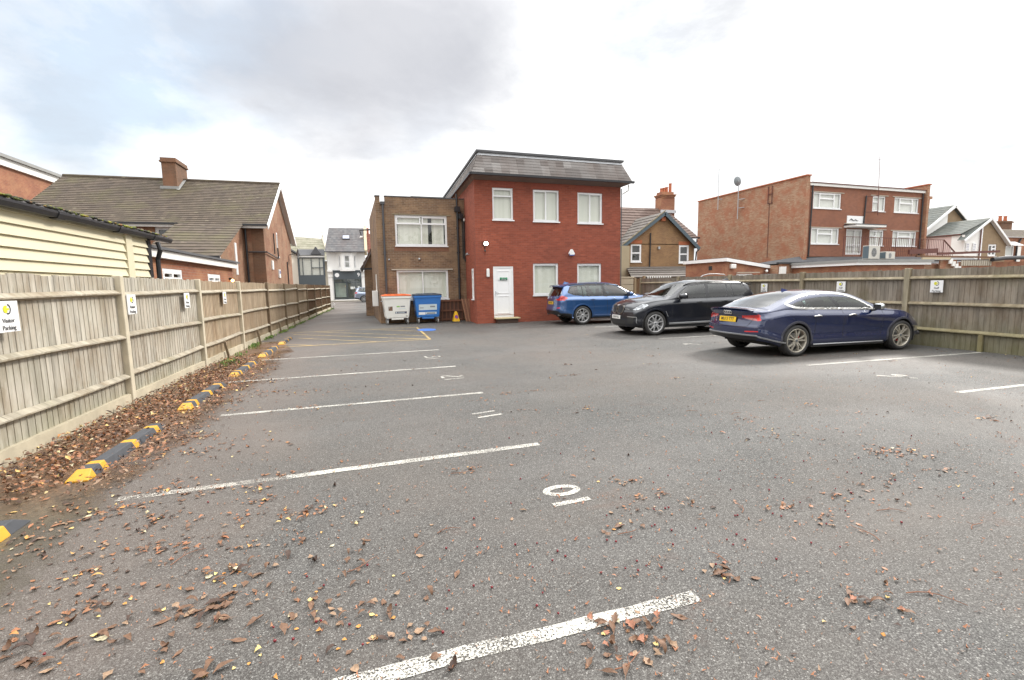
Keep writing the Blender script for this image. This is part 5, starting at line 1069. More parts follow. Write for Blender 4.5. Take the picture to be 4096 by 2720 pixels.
mb=MB(); wall(mb,(70.6,yD),X_,NY,14,0,6.17); mb.build('wall',M['brick_orange'],CD); mb=MB(); roof_slope(mb,(70.4,yD-.3,6.17),(84.6,yD-.3,6.17),(84.6,yD+3,7.48),(70.4,yD+3,7.48),7,.04); mb.build('roof',M['tile_brown'],CD)
boxpart('chimney',CD,'brick_dark',(78.95,81.04,yD+4,yD+5,7.0,8.75),(78.8,81.2,yD+3.9,yD+5.1,8.5,8.66))
for xx in (79.5,80.5): mb=MB(); mb.lathe([(.2,0),(.17,.6),(.21,.62),(.21,.7)],(xx,yD+4.5,8.72),'z',10); mb.build('chimney_pot',M['terracotta'],CD)
window(CD,(72.15,yD-.12),X_,NY,0,1.58,3.9,5.14,[(0,1,0,1,.05)],fw=.09,rec=-.02,back=False,blind='net')
mb=MB(); mb.obox((73.1,yD-.5,5.38),(.9,0,0),(0,.45,.26),(0,-.02,.03)); mb.build('open_vent_window',M['white'],CD)
mb=MB(); mb.tube([(74.9,yD-.15,6.0),(74.3,yD-.15,5.2),(74.2,yD-.15,1)],.09); mb.build('downpipe',M['gutter'],CD); boxpart('side_door',CD,'white_paint',(74.6,75.3,yD-.05,yD,1,5.1))

hp=thing('metal_hoop','bent pale metal hoop rising above the fence corner behind the black car','hoop',(0,0,0)); mb=MB(); mb.tube([(17.0,22,1.3),(17.1,22,1.72),(17.45,22,1.93),(17.8,22,2.0),(18.3,22,2.01),(18.85,22,1.97),(18.9,22,1.9),(18.9,22,1.2)],.022,8); mb.build('tube',M['steel'],hp)
a3=thing('air_conditioner','white air conditioning box just showing over the right fence below the white fascia','air conditioner',(0,0,0)); mb=MB(); mb.box(23.95,24.85,24.35,24.7,1.2,1.98); mb.build('casing',M['white_paint'],a3,bevel=.02); mb=MB(); mb.box(23.93,24.87,24.33,24.72,1.98,2.01); mb.build('lid',M['felt_light'],a3)
f3=thing('wall_floodlight','small white floodlight under the low end of the angled white fascia','lamp',(0,0,0)); mb=MB(); mb.sphere((24.5,24.8,2.2),.09); mb.build('housing',M['white_paint'],f3,smooth=True); mb=MB(); mb.tube([(24.5,24.85,2.2),(24.5,25.0,2.25)],.02); mb.build('bracket',M['white_paint'],f3)
# ------------------------------------------------------------------ cars
def interp(pts,x):
    """smooth monotone-ish interpolation"""
    P=np.array(pts,float); X=P[:,0]; Yv=P[:,1]; x=np.asarray(x,float)
    n=len(X); h=np.diff(X); d=np.diff(Yv)/h; m=np.zeros(n)
    m[1:-1]=np.where(d[:-1]*d[1:]>0,2*d[:-1]*d[1:]/(d[:-1]+d[1:]+1e-12),0); m[0]=d[0]; m[-1]=d[-1]
    i=np.clip(np.searchsorted(X,x)-1,0,n-2); t=np.clip((x-X[i])/h[i],0,1)
    return (2*t**3-3*t**2+1)*Yv[i]+(t**3-2*t**2+t)*h[i]*m[i]+(-2*t**3+3*t**2)*Yv[i+1]+(t**3-t**2)*h[i]*m[i+1]
def inpoly(px,py,poly):
    ins=np.zeros(len(px),bool); n=len(poly)
    for i in range(n):
        x1,y1=poly[i]; x2,y2=poly[(i+1)%n]
        c=((y1>py)!=(y2>py))
        with np.errstate(divide='ignore',invalid='ignore'): xi=(x2-x1)*(py-y1)/(y2-y1+1e-15)+x1
        ins^=c&(px<xi)
    return ins
def snap(A,B,poly,cell):
    """move points (A,B) lying close to the polygon outline on to it"""
    best=np.full(len(A),1e9); bx,by=A.copy(),B.copy(); n=len(poly)
    for i in range(n):
        x1,y1=poly[i]; x2,y2=poly[(i+1)%n]; dx,dy=x2-x1,y2-y1; L=dx*dx+dy*dy+1e-12
        t=np.clip(((A-x1)*dx+(B-y1)*dy)/L,0,1); qx,qy=x1+t*dx,y1+t*dy; d=np.hypot(A-qx,B-qy); k=d<best
        best[k]=d[k]; bx[k]=qx[k]; by[k]=qy[k]
    k=best<cell; return np.where(k,bx,A),np.where(k,by,B)
def carbody(sp,paint,root,res=1.0):
    xs0,xs1=-sp['ro'],sp['wb']+sp['fo']
    xs=np.unique(np.concatenate([np.linspace(xs0,xs0+.35,int(26*res)),np.linspace(xs0+.35,xs1-.5,int(185*res)),np.linspace(xs1-.5,xs1,int(34*res))]))
    top=interp(sp['top'],xs); belt=np.minimum(interp(sp['belt'],xs),top-.012); w=interp(sp['wid'],xs); bot=interp(sp['bot'],xs); crown=interp(sp['crown'],xs)
    n1,n2,n3,n4=int(30*res),int(22*res),6,int(22*res)
    rows=[]
    for i in range(len(xs)):
        b,bt,tp,W_=bot[i],belt[i],top[i],w[i]
        ze=max(bt+.004,tp-crown[i]); yb=W_-.074; 
        yt=max(.25,yb-(ze-bt)*math.tan(R(sp['lean'])))
        # lower side
        ctrl=[(W_-.10,b),(W_-.03,b+.05),(W_-.010,b+.16),(W_-sp.get('tuck',.012),b+.26),(W_-.012,(b+bt)/2+.06),(W_-.004,bt-.14),(W_,bt-.105),(W_-.014,bt-.085),(yb,bt)]
        cz=np.array([c_[1] for c_ in ctrl]); cy_=np.array([c_[0] for c_ in ctrl]); 
        s=np.linspace(0,1,n1); zz=b+(bt-b)*s; yy=np.interp(zz,np.maximum.accumulate(cz+np.arange(len(cz))*1e-6),cy_)
        # smooth
        for _ in range(1): yy[1:-1]=(yy[:-2]+2*yy[1:-1]+yy[2:])/4
        up=np.linspace(0,1,n2+1)[1:]; rc=min(.09,(ze-bt)*.45); 
        bulge=.018*np.sin(up*np.pi)*min(1,(ze-bt)/.3)
        h=ze-bt; fr=1-rc/max(h,1e-4)
        y2=yb+(yt-yb)*up*fr+bulge; z2=bt+h*up*fr
        P0=np.array([y2[-1],z2[-1]]); P1=np.array([yt,ze]); tw=min(.13,yt*.3); P2=np.array([yt-tw,ze+crown[i]*(1-((yt-tw)/yt)**2)*.9 if crown[i]>0 else ze])
        t_=np.linspace(0,1,n3+1)[1:,None]; c3=(1-t_)**2*P0+2*t_*(1-t_)*P1+t_**2*P2
        u=np.linspace(0,1,n4+1)[1:]; y4=P2[0]*(1-u); z4=P2[1]+(tp-P2[1])*(1-(1-u)**2)
        rows.append(np.stack([np.concatenate([yy,y2,c3[:,0],y4]),np.concatenate([zz,z2,c3[:,1],z4])],1))
    S=np.array(rows); nx,nm=S.shape[:2]
    Xg=np.repeat(xs[:,None],nm,1); Yg=S[:,:,0]; Zg=S[:,:,1]; seg=np.concatenate([np.zeros(n1),np.ones(n2),np.full(n3,2),np.full(n4,3)])
    def deform(X,Y,Z):
        Wm=sp['W']; X=X.copy()
        tb=np.clip((xs0+.9-X)/.9,0,1); tb=tb*tb*(3-2*tb); tf=np.clip((X-(xs1-1.0))/1.0,0,1); tf=tf*tf*(3-2*tf)
        ay=np.abs(Y)/Wm
        X=X+tb*(sp['kr']*ay**2.4+interp(sp['rprof'],Z)); X=X-tf*(sp['kf']*ay**2.2+interp(sp['fprof'],Z)); return X
    V_=[];F_=[];Sg=[]
    idx=np.zeros((2,nx,nm),int); n=0
    for sd,sg in ((0,-1),(1,1)):
        for j in range(nm):
            for i in range(nx):
                if sd==1 and j==nm-1: idx[1,i,j]=idx[0,i,j]; continue
                idx[sd,i,j]=n; n+=1
    VV=np.zeros((n,3)); 
    VV[idx[0].ravel()]=np.stack([Xg.ravel(),-Yg.ravel(),Zg.ravel()],1); m_=idx[1][:,:-1].ravel(); VV[m_]=np.stack([Xg[:,:-1].ravel(),Yg[:,:-1].ravel(),Zg[:,:-1].ravel()],1)
    faces=[];fseg=[]
    for sd in (0,1):
        I=idx[sd]; a,b,c_,d_=I[:-1,:-1],I[1:,:-1],I[1:,1:],I[:-1,1:]
        q=np.stack([a,b,c_,d_],-1).reshape(-1,4); 
        if sd==1: q=q[:,::-1]
        faces.append(q); fseg.append(np.tile(seg[1:],(nx-1,1)).ravel())
    # end caps
    capv=[]; 
    for e,(ii) in ((4,0),(5,nx-1)):
        K=int(44*res); zrow=S[ii][:,1]; yrow=S[ii][:,0]
        grid=np.zeros((nm,K+1),int)
        base=len(VV); add=[]
        for j in range(nm):
            for k in range(K+1):
                if k==0: grid[j,k]=idx[0][ii,j]
                elif k==K: grid[j,k]=idx[1][ii,j]
                elif j==nm-1: grid[j,k]=idx[0][ii,j]
                else: grid[j,k]=base+len(add); add.append((xs[ii],-yrow[j]+2*yrow[j]*k/K,zrow[j]))
        VV=np.concatenate([VV,np.array(add)]) if add else VV
        q=np.stack([grid[:-1,:-1],grid[:-1,1:],grid[1:,1:],grid[1:,:-1]],-1).reshape(-1,4)
        if e==4: q=q[:,::-1]
        ok=np.array([len(set(x))>=3 for x in q]); q=q[ok]; faces.append(q); fseg.append(np.full(len(q),e))
    F=np.concatenate(faces); FS=np.concatenate(fseg)
    VV[:,0]=deform(VV[:,0],VV[:,1],VV[:,2])
    # which vertices belong to which zone
    cell=.014/res
    for rg in sp['regions']:
        zone=rg['seg']; vm=np.zeros(len(VV),bool); vm[np.unique(F[np.isin(FS,zone)])]=True
        ids=np.where(vm)[0]
        for poly in rg['polys']:
            if rg['ax']=='xz': a,b=VV[ids,0],VV[ids,2]; a2,b2=snap(a,b,poly,cell*.62); VV[ids,0],VV[ids,2]=a2,b2
            elif rg['ax']=='yz': sgn=np.sign(VV[ids,1]+1e-9); a,b=np.abs(VV[ids,1]),VV[ids,2]; a2,b2=snap(a,b,poly,cell*.8); VV[ids,1],VV[ids,2]=a2*sgn,b2
            elif rg['ax']=='xy': sgn=np.sign(VV[ids,1]+1e-9); a,b=VV[ids,0],np.abs(VV[ids,1]); a2,b2=snap(a,b,poly,cell*.8); VV[ids,0],VV[ids,1]=a2,b2*sgn
    cen=VV[F].mean(1); part=np.zeros(len(F),int)
    for q,rg in enumerate(sp['regions']):
        z=np.isin(FS,rg['seg'])
        for poly in rg['polys']:
            if rg['ax']=='xz': k=inpoly(cen[:,0],cen[:,2],poly)
            elif rg['ax']=='yz': k=inpoly(np.abs(cen[:,1]),cen[:,2],poly)
            else: k=inpoly(cen[:,0],np.abs(cen[:,1]),poly)
            if 'xmax' in rg: k&=cen[:,0]<rg['xmax']
            part[z&k&(part==0)]=q+1
    # wheel arches
    dele=np.zeros(len(F),bool)
    for xw in (0,sp['wb']): dele|=(FS==0)&(np.hypot(cen[:,0]-xw,cen[:,2]-sp['rw'])<sp['ra'])
    bvh=BVHTree.FromPolygons([tuple(v) for v in VV],[tuple(int(i) for i in dict.fromkeys(f)) for f in F])
    # normals
    e1=VV[F[:,2]]-VV[F[:,0]]; e2=VV[F[:,3]]-VV[F[:,1]]; fn=np.cross(e1,e2); VN=np.zeros_like(VV)
    for k in range(4): np.add.at(VN,F[:,k],fn)
    VN/=np.linalg.norm(VN,axis=1)[:,None]+1e-12
    def emit(name,mat,mask,par,inset=0.0):
        f=F[mask&~dele]
        if not len(f): return None
        u,inv=np.unique(f,return_inverse=True); inv=inv.reshape(f.shape); vs=VV[u]-VN[u]*inset
        me=bpy.data.meshes.new(name); me.from_pydata([tuple(v) for v in vs],[],[tuple(int(i) for i in dict.fromkeys(q)) for q in inv]); me.update()
        me.polygons.foreach_set('use_smooth',[True]*len(me.polygons))
        me.normals_split_custom_set_from_vertices([tuple(v) for v in VN[u]])
        me.materials.append(mat); o=bpy.data.objects.new(name,me); COL.objects.link(o); o.parent=par; return o
    body=emit('body',paint,part==0,root)
    objs={}
    for q,rg in enumerate(sp['regions']):
        par=root
        m_=part==q+1
        if 'split' in rg:
            for sgn in (-1,1): emit(rg['name'],rg['mat'],m_&(cen[:,1]*sgn>0),par,rg.get('inset',0))
        else: emit(rg['name'],rg['mat'],m_,par,rg.get('inset',0))
    def side(x,z,s=-1,off=.003):
        h=bvh.ray_cast(V((x,s*1.6,z)),V((0,-s,0)))
        if h[0] is None: return V((x,s*sp['W'],z)),V((0,s,0))
        return h[0]+h[1].normalized()*(off if h[1].y*s>0 else -off),(h[1] if h[1].y*s>0 else -h[1]).normalized()
    def endp(y,z,e=-1,off=.003):
        h=bvh.ray_cast(V((e*6+1.5,y,z)),V((-e,0,0)))
        if h[0] is None: return V((xs0 if e<0 else xs1,y,z)),V((e,0,0))
        nrm=h[1] if h[1].x*e>0 else -h[1]; return h[0]+nrm.normalized()*off,nrm.normalized()
    def topp(x,y,off=.003):
        h=bvh.ray_cast(V((x,y,3)),V((0,0,-1))); return h[0]+h[1].normalized()*off if h[0] else V((x,y,1)),h[1]
    return side,endp,topp
def dens(pts,step=.04,closed=False):
    P=list(pts)+([pts[0]] if closed else []); o=[]
    for a,b in zip(P,P[1:]):
        k=max(1,int(math.hypot(b[0]-a[0],b[1]-a[1])/step)); o+=[(a[0]+(b[0]-a[0])*i/k,a[1]+(b[1]-a[1])*i/k) for i in range(k)]
    return o+[P[-1]]
def strip3(mb,P,N,wd,th):
    """ribbon of given width and proud thickness along points with surface normals"""
    n=len(P); vs=[]
    for i in range(n):
        d=(P[min(i+1,n-1)]-P[max(i-1,0)]).normalized(); u=N[i].cross(d).normalized()*wd/2; o=N[i]*th
        vs+=[P[i]-u,P[i]-u*.8+o,P[i]+u*.8+o,P[i]+u]
    mb.mesh(vs,[(i*4+k,(i+1)*4+k,(i+1)*4+k+1,i*4+k+1) for i in range(n-1) for k in range(3)])
def smoothpoly(pts,rad=.04,k=4):
    """round the corners of a closed 2D polygon"""
    o=[]; n=len(pts)
    for i in range(n):
        p=np.array(pts[i]); a=np.array(pts[i-1])-p; b=np.array(pts[(i+1)%n])-p; la,lb=np.linalg.norm(a),np.linalg.norm(b)
        r=min(rad,la*.45,lb*.45); A=p+a/la*r; B=p+b/lb*r
        for t in np.linspace(0,1,k): q=(1-t)**2*A+2*t*(1-t)*p+t*t*B; o.append((float(q[0]),float(q[1])))
    return o
def wheel(root,x,s,sp,alloy,style,name='wheel'):
    r=sp['rw']; wd=sp.get('tw',.25); yo=sp['W']-.015
    w=bpy.data.objects.new('wheel',None); COL.objects.link(w); w.parent=root; w.location=(x,s*(yo-wd/2),r); w.rotation_euler=(0,R(sp.get('spin',8)+37*x),0 if s<0 else math.pi)
    # local: outer face toward -y
    h=wd/2; rr=sp['rim']
    mb=MB(); mb.lathe([(rr-.004,-h+.018),(rr+.012,-h+.004),(rr+(r-rr)*.5,-h-.004),(r-.030,-h+.008),(r-.008,-h+.028),(r,-h+.055),(r,h-.055),(r-.03,h-.006),(rr,h-.01)],(0,0,0),'y',48); mb.build('tyre',M['rubber'],w,smooth=True)
    mb=MB(); mb.lathe([(rr+.002,-h+.014),(rr-.008,-h+.004),(rr-.018,-h+.012),(rr-.024,-h+.05),(rr-.035,h-.05)],(0,0,0),'y',48); mb.build('rim',alloy,w,smooth=True)
    mb=MB(); mb.lathe([(.001,.0),(rr-.03,.0)],(0,.02,0),'y',32); mb.build('wheel_backing',M['dark'],w)
    mb=MB(); mb.lathe([(.001,-.03),(.15,-.03),(.155,-.012)],(0,.015,0),'y',32); mb.build('brake_disc',M['steel'],w)
    if style=='audi':
        mb=MB(); mb.box(.06,.14,-.035,-.02,-.03,.06); mb.build('brake_caliper',M['redcal'],w,bevel=.01)
    mb=MB(); n=5; R0,R1=.045,rr-.012
    for k in range(n):
        a=2*math.pi*k/n
        for sg in (-1,1):
            if style=='audi': a0=a+sg*R(17); a1=a+sg*R(13.5); w0,w1=.020,.020; mid=(R0*.6+R1*.4,a+sg*R(10.5))
            else: a0=a+sg*R(16); a1=a+sg*R(17.5); w0,w1=.020,.023; mid=(R0*.45+R1*.55,a+sg*R(12))
            pts=[(R0,a0,-h+.030),(mid[0],mid[1],-h+.014),(R1,a1,-h+.022)]
            for (p,q,wa,wb_) in ((pts[0],pts[1],w0,w0),(pts[1],pts[2],w0,w1)):
                A=V((p[0]*math.cos(p[1]),p[2],p[0]*math.sin(p[1]))); B=V((q[0]*math.cos(q[1]),q[2],q[0]*math.sin(q[1])))
                d=(B-A).normalized(); u=V((-d.z,0,d.x)).normalized(); 
                vs=[A-u*wa*.55,A+u*wa*.55,A+u*wa*.8+V((0,.03,0)),A-u*wa*.8+V((0,.03,0)),B-u*wb_*.55,B+u*wb_*.55,B+u*wb_*.8+V((0,.03,0)),B-u*wb_*.8+V((0,.03,0))]
                mb.mesh(vs,[(0,1,2,3),(7,6,5,4),(0,4,5,1),(1,5,6,2),(2,6,7,3),(3,7,4,0)])
    mb.lathe([(.001,-h+.022),(.03,-h+.022),(.05,-h+.03),(.06,-h+.05)],(0,0,0),'y',20)
    mb.build('spokes',alloy,w)
    mb=MB(); mb.lathe([(.001,-h+.018),(.028,-h+.019),(.03,-h+.024)],(0,0,0),'y',16); mb.build('hub_cap',M['hubcap'],w)
    return w
def plate(root,loc,e,tilt,txt,yellow,curve=0):
    """number plate on the rear (e=-1) or front (e=1)"""
    ax=V((0,-e*-1,0)) if False else V((0,e,0)); up=V((tilt,0,1)).normalized(); n=ax.cross(up)
    mb=MB(); c=V(loc); mb.obox(c,ax*.26,n*.006,up*.056); p=mb.build('number_plate',M['plate_y' if yellow else 'plate_w'],root,bevel=.002)
    text('lettering',txt,.098,M['signblack'],p,c+n*.008,ax,up,ext=.001,bold=.001,sx=.92)
def door_handle(root,side,x,z,s,mat,L=.20):
    mb=MB(); P=[];N=[]
    for i in range(7):
        p,n=side(x-L/2+L*i/6,z+.008*math.sin(i/6*math.pi),s); P.append(p+n*(.03*math.sin(math.pi*min(1,max(0,(i+.6)/7.2)))) ); 
    mb.tube(P,[.010,.014,.015,.015,.015,.014,.010],8); mb.build('door_handle',mat,root,smooth=True)
def mirror(root,x,z,W_,s,mat,sc=1.0):
    m=MB(); c=V((x,s*(W_+.10),z)); 
    vs=[];K=12
    prof=[(-.06,.30),(-.05,.75),(-.01,1.0),(.05,.92),(.10,.6),(.125,.25)]
    for dx,q in prof:
        for k in range(K):
            a=2*math.pi*k/K; cy=max(-1,min(1,math.cos(a)*1.25)); cz=max(-1,min(1,math.sin(a)*1.2)); vs.append(c+V((dx*sc,s*.115*q*cy*sc,.072*q*cz*sc)))
    fs=[(i*K+j,i*K+(j+1)%K,(i+1)*K+(j+1)%K,(i+1)*K+j) for i in range(len(prof)-1) for j in range(K)]+[tuple(range(K))[::-1],tuple(range((len(prof)-1)*K,len(prof)*K))]
    if s>0: fs=[f[::-1] for f in fs]
    m.mesh(vs,fs); b=m.build('wing_mirror',mat,root,smooth=True)
    m=MB(); m.tube([(x+.02,s*(W_-.10),z-.09),(x+.01,s*(W_+.03),z-.07)],[.03,.022],8); m.obox((x-.056*sc,s*(W_+.10),z),(.004,0,0),(0,.09*sc,0),(0,0,.052*sc)); m.build('mirror_arm',M['black'],b)
def arch(root,side,xw,sp,mat,wd,th,name='arch_trim',a0=-12,a1=192):
    for s in (-1,1):
        P=[];N=[]
        for a in np.linspace(R(a0),R(a1),30):
            x,z=xw+(sp['ra']+wd*.35)*math.cos(a),sp['rw']+(sp['ra']+wd*.35)*math.sin(a)
            if z<sp['bot0']: continue
            p,n=side(x,z,s,0.0); P.append(p);N.append(n)
        mb=MB(); strip3(mb,P,N,wd,th); mb.build(name,mat,root,smooth=False)
        mb=MB(); mb.lathe([(sp['ra'],s*(sp['W']-.03)),(sp['ra'],s*(sp['W']-.42)),(.02,s*(sp['W']-.42))],(xw,0,sp['rw']),'y',28,a0=R(-20),a1=R(200)); mb.build('wheel_well',M['dark'],root)
def seats(root,xs_,zt,W_,floor=.45):
    for x in xs_:
        for s in (-1,1):
            mb=MB(); y=s*.36; mb.obox((x,y,zt-.62),(.25,0,.03),(0,.22,0),(0,0,.08)); mb.obox((x-.24,y,zt-.33),(.06,0,.01),(0,.22,0),(-.07,0,.30)); mb.obox((x-.33,y,zt+.03),(.045,0,0),(0,.11,0),(-.015,0,.085)); mb.build('seat',M['seat'],root,bevel=.03)
def gaps(root,side,lines,s_list=(-1,1),wd=.009):
    for s in s_list:
        mb=MB()
        for ln in lines:
            P=[];N=[]
            for x,z in dens(ln,.05): p,n=side(x,z,s,.0005); P.append(p);N.append(n)
            strip3(mb,P,N,wd,.0012)
        mb.build('panel_gap',M['black'],root)
M['redcal']=plain('red_caliper',(.45,.02,.02),.4); M['hubcap']=plain('hub_cap_dark',(.10,.11,.12),.3); M['seat']=plain('dark_seats',(.045,.045,.045),.8)
M['plate_y']=plain('yellow_plate',(.78,.50,.03),.35,var=.03); M['plate_w']=plain('white_plate',(.78,.78,.75),.35,var=.03)
t=NT('tail_light_red'); t.bsdf((.42,.012,.015),.12,0,None,.6,coat=1); M['tail']=t.m
t=NT('tail_light_bright'); t.bsdf((.75,.03,.03),.15,0,None,.6,coat=1); M['tail2']=t.m
t=NT('tail_light_pale'); t.bsdf((.50,.16,.15),.12,0,None,.6,coat=1); M['tail3']=t.m
t=NT('headlight_lens'); t.bsdf(t.mix(t.vor(t.obj(),14),(.78,.80,.82),(.22,.24,.27)),.06,.3,None,.8,coat=1); M['head']=t.m
def carpaint(name,c,metal=.55,rough=.32,dirt=.18,cior=1.85,cr=.03,cw=1.0):
    t=NT(name); p=t.obj(); fl=t.noise(p,900,1); z=t.sep(p)[2]
    cc=t.mix(fl,c,[x*1.5 for x in c]); d=t.math('MULTIPLY',t.ramp(t.math('ADD',z,t.math('MULTIPLY',t.noise(p,3,4),.35)),[(.38,1),(.85,0)]),dirt)
    cc=t.mix(d,cc,(.075,.07,.068)); rg=t.mix(d,(rough,)*3,(.6,)*3)
    b=t.bsdf(cc,rg,metal,None,.5,coat=t.math('SUBTRACT',cw,t.math('MULTIPLY',d,1.6),clamp=True),coatr=cr); b.inputs['Coat IOR'].default_value=cior; return t.m

def suv(loc,rz,paint,label,front,rear_plate,rough_res=1.0,cover='black',scale=1):
    root=thing('parked_car',label,'car',loc,rz)
    sp=dict(wb=2.864,fo=.825,ro=1.02,W=.945,rw=.367,rim=.268,ra=.415,lean=25,tuck=.02,kr=.16,kf=.26,bot0=.22,spin=10)
    sp['top']=[(-1.02,1.03),(-.98,1.07),(-.90,1.22),(-.78,1.45),(-.70,1.555),(-.5,1.61),(0,1.655),(.8,1.674),(1.3,1.655),(1.60,1.60),(1.9,1.465),(2.25,1.27),(2.42,1.175),(2.55,1.15),(2.9,1.12),(3.2,1.07),(3.44,1.0),(3.58,.935),(3.66,.88),(3.689,.83)]
    sp['belt']=[(-1.02,1.0),(-.8,1.09),(-.3,1.10),(.3,1.09),(1.2,1.08),(2.1,1.07),(2.5,1.055),(3.0,1.0),(3.4,.91),(3.6,.83),(3.689,.77)]
    sp['wid']=[(-1.02,.80),(-.96,.855),(-.8,.90),(-.3,.94),(.4,.925),(2.3,.925),(2.86,.945),(3.2,.925),(3.5,.86),(3.66,.80),(3.689,.77)]
    sp['bot']=[(-1.02,.40),(-.6,.30),(-.2,.24),(3.1,.24),(3.5,.25),(3.689,.26)]
    sp['crown']=[(-1.02,.03),(-.7,.06),(0,.06),(1.5,.06),(2.0,.085),(2.42,.07),(3.2,.05),(3.689,.035)]
    sp['rprof']=[(.2,.14),(.45,.04),(.6,.0),(.8,.035),(1.0,.04),(1.1,.0),(1.6,.0)]
    sp['fprof']=[(.2,.10),(.35,.02),(.5,.0),(.7,.02),(.8,.05),(.95,.0)]
    dlo=smoothpoly([(-.53,1.27),(-.30,1.18),(.2,1.135),(1.2,1.12),(2.10,1.10),(1.98,1.22),(1.74,1.385),(1.52,1.495),(1.2,1.55),(.5,1.565),(-.1,1.54),(-.40,1.49)],.05)
    trim=smoothpoly([(-.60,1.26),(-.34,1.155),(.2,1.11),(1.2,1.095),(2.17,1.075),(2.02,1.245),(1.77,1.41),(1.54,1.52),(1.2,1.575),(.5,1.59),(-.1,1.565),(-.44,1.52)],.05)
    arch_d=[]
    G='carglass'
    regs=[
     dict(name='windscreen',mat=M['carglass'],ax='xy',seg=[2,3],polys=[[(2.40,-.1),(2.36,.45),(2.27,.77),(1.60,.60),(1.57,.3),(1.56,-.1)]]),
     dict(name='rear_window',xmax=0.3,mat=M['carglass_dark'],ax='yz',seg=[2,3],polys=[[(-.1,1.13),(.62,1.13),(.66,1.20),(.58,1.47),(-.1,1.49)]]) ,
     dict(name='side_window',mat=M['black'],ax='xz',seg=[1],polys=[[(.96,1.03),(1.10,1.03),(.98,1.62),(.86,1.62)],[(.28,1.03),(.32,1.03),(.20,1.62),(.16,1.62)],[(.015,1.03),(.055,1.03),(.055,1.62),(.015,1.62)]],split=1),
     dict(name='side_window',mat=M[G],ax='xz',seg=[1],polys=[dlo],split=1),
     dict(name='window_trim',mat=M['black'],ax='xz',seg=[0,1,2],polys=[trim],split=1),
     dict(name='lower_cladding',mat=M['black'] ,ax='xz',seg=[0],polys=[[(-1.4,.2),(4,.2),(4,.31),(3.3,.31),(.3,.31),(-.4,.42),(-.6,.46),(-1.4,.50)]],split=1),
     dict(name='tail_light',mat=M['tail'],ax='xz',seg=[0,1],polys=[[(-1.15,.95),(-.74,.965),(-.60,1.06),(-.64,1.10),(-.86,1.165),(-1.0,1.17),(-1.15,1.06)]],split=1),
     dict(name='tail_light',xmax=0.3,mat=M['tail'],ax='yz',seg=[4,3,2],polys=[[(.95,.95),(.62,.955),(.42,.985),(.46,1.02),(.64,1.04),(.70,1.12),(.80,1.17),(.95,1.17)]],split=1),
     dict(name='rear_diffuser',mat=M['black'],ax='yz',seg=[4],polys=[[(-.1,.3),(1.0,.3),(1.0,.44),(.7,.52),(.6,.56),(-.1,.56)]]),
     dict(name='rear_reflector',mat=M['tail2'],ax='yz',seg=[4],polys=[[(.55,.655),(.80,.665),(.80,.70),(.60,.685)]],split=1),
     dict(name='front_intake',mat=M['dark'],ax='yz',seg=[5],polys=[[(-.1,.30),(.42,.30),(.46,.40),(.42,.46),(-.1,.46)]]),
     dict(name='side_intake',mat=M['dark'],ax='yz',seg=[5],polys=[[(.52,.36),(.78,.37),(.80,.54),(.56,.565)]],split=1),
     dict(name='headlight',mat=M['head'],ax='yz',seg=[5],polys=[[(.40,.80),(.9,.78),(.9,.93),(.42,.87)]],split=1),
     dict(name='headlight',mat=M['head'],ax='xz',seg=[0,1],polys=[smoothpoly([(3.75,.77),(3.40,.79),(3.20,.85),(3.08,.92),(3.16,.96),(3.45,.95),(3.75,.90)],.05)],split=1),
     ]
    sp['regions']=regs
    side,endp,topp=carbody(sp,paint,root,rough_res)
    arch(root,side,0,sp,paint,.055,.012,'arch_trim'); arch(root,side,sp['wb'],sp,paint,.055,.012,'arch_trim')
    for x in (0,sp['wb']):
        for s in (-1,1): wheel(root,x,s,sp,M['alloy'],'suv')
    mb=MB(); mb.box(-.45,3.35,-.58,.58,.26,.52); mb.box(.46,2.40,-.86,.86,.225,.30); mb.build('underbody_light_block',M['dark'],root)  # floor box, plus a wide low slab added to block light under the car
    seats(root,(.30,1.22),1.28,.9); 
    mb=MB(); mb.obox((1.95,0,.98),(.32,0,0),(0,.72,0),(0,0,.10)); mb.build('dashboard',M['seat'],root,bevel=.04)
    mb=MB(); mb.lathe([(.17,-.01),(.185,0),(.17,.01)],(0,0,0),'x',24); o=mb.build('steering_wheel',M['seat'],root); o.location=(1.55,-.37,1.06); o.rotation_euler=(0,R(25),0)
    # belt gaps, sill strip, handles
    gaps(root,side,[[(1.05,1.08),(1.07,.55),(1.04,.33)],[(2.26,1.05),(2.30,.6),(2.28,.33)],[(.42,.95),(.50,.75),(.48,.5),(.42,.36)]])
    for s in (-1,1):
        mb=MB(); P=[];N=[]
        for x,z in dens([(.5,.36),(2.4,.345)],.08): p,n=side(x,z,s,.0); P.append(p);N.append(n)
        strip3(mb,P,N,.055,.014); mb.build('sill_strip',M['steel'] if front else paint,root)
        for x,z in ((.42,.985),(1.34,.975)): door_handle(root,side,x,z,s,paint)
        mirror(root,1.98,1.17,.93,s,paint,1.15)
        mb=MB(); P=[];N=[]
        for i in range(26):
            x=-.48+2.2*i/25; y=s*(.625 if x<1.3 else .625-.02*(x-1.3)); p,_=topp(x,y,.0); P.append(p+V((0,0,.012+.03*math.sin(math.pi*i/25)**.4)))
        mb.tube(P,.016,6); mb.build('roof_rail',M['black'],root,smooth=True)
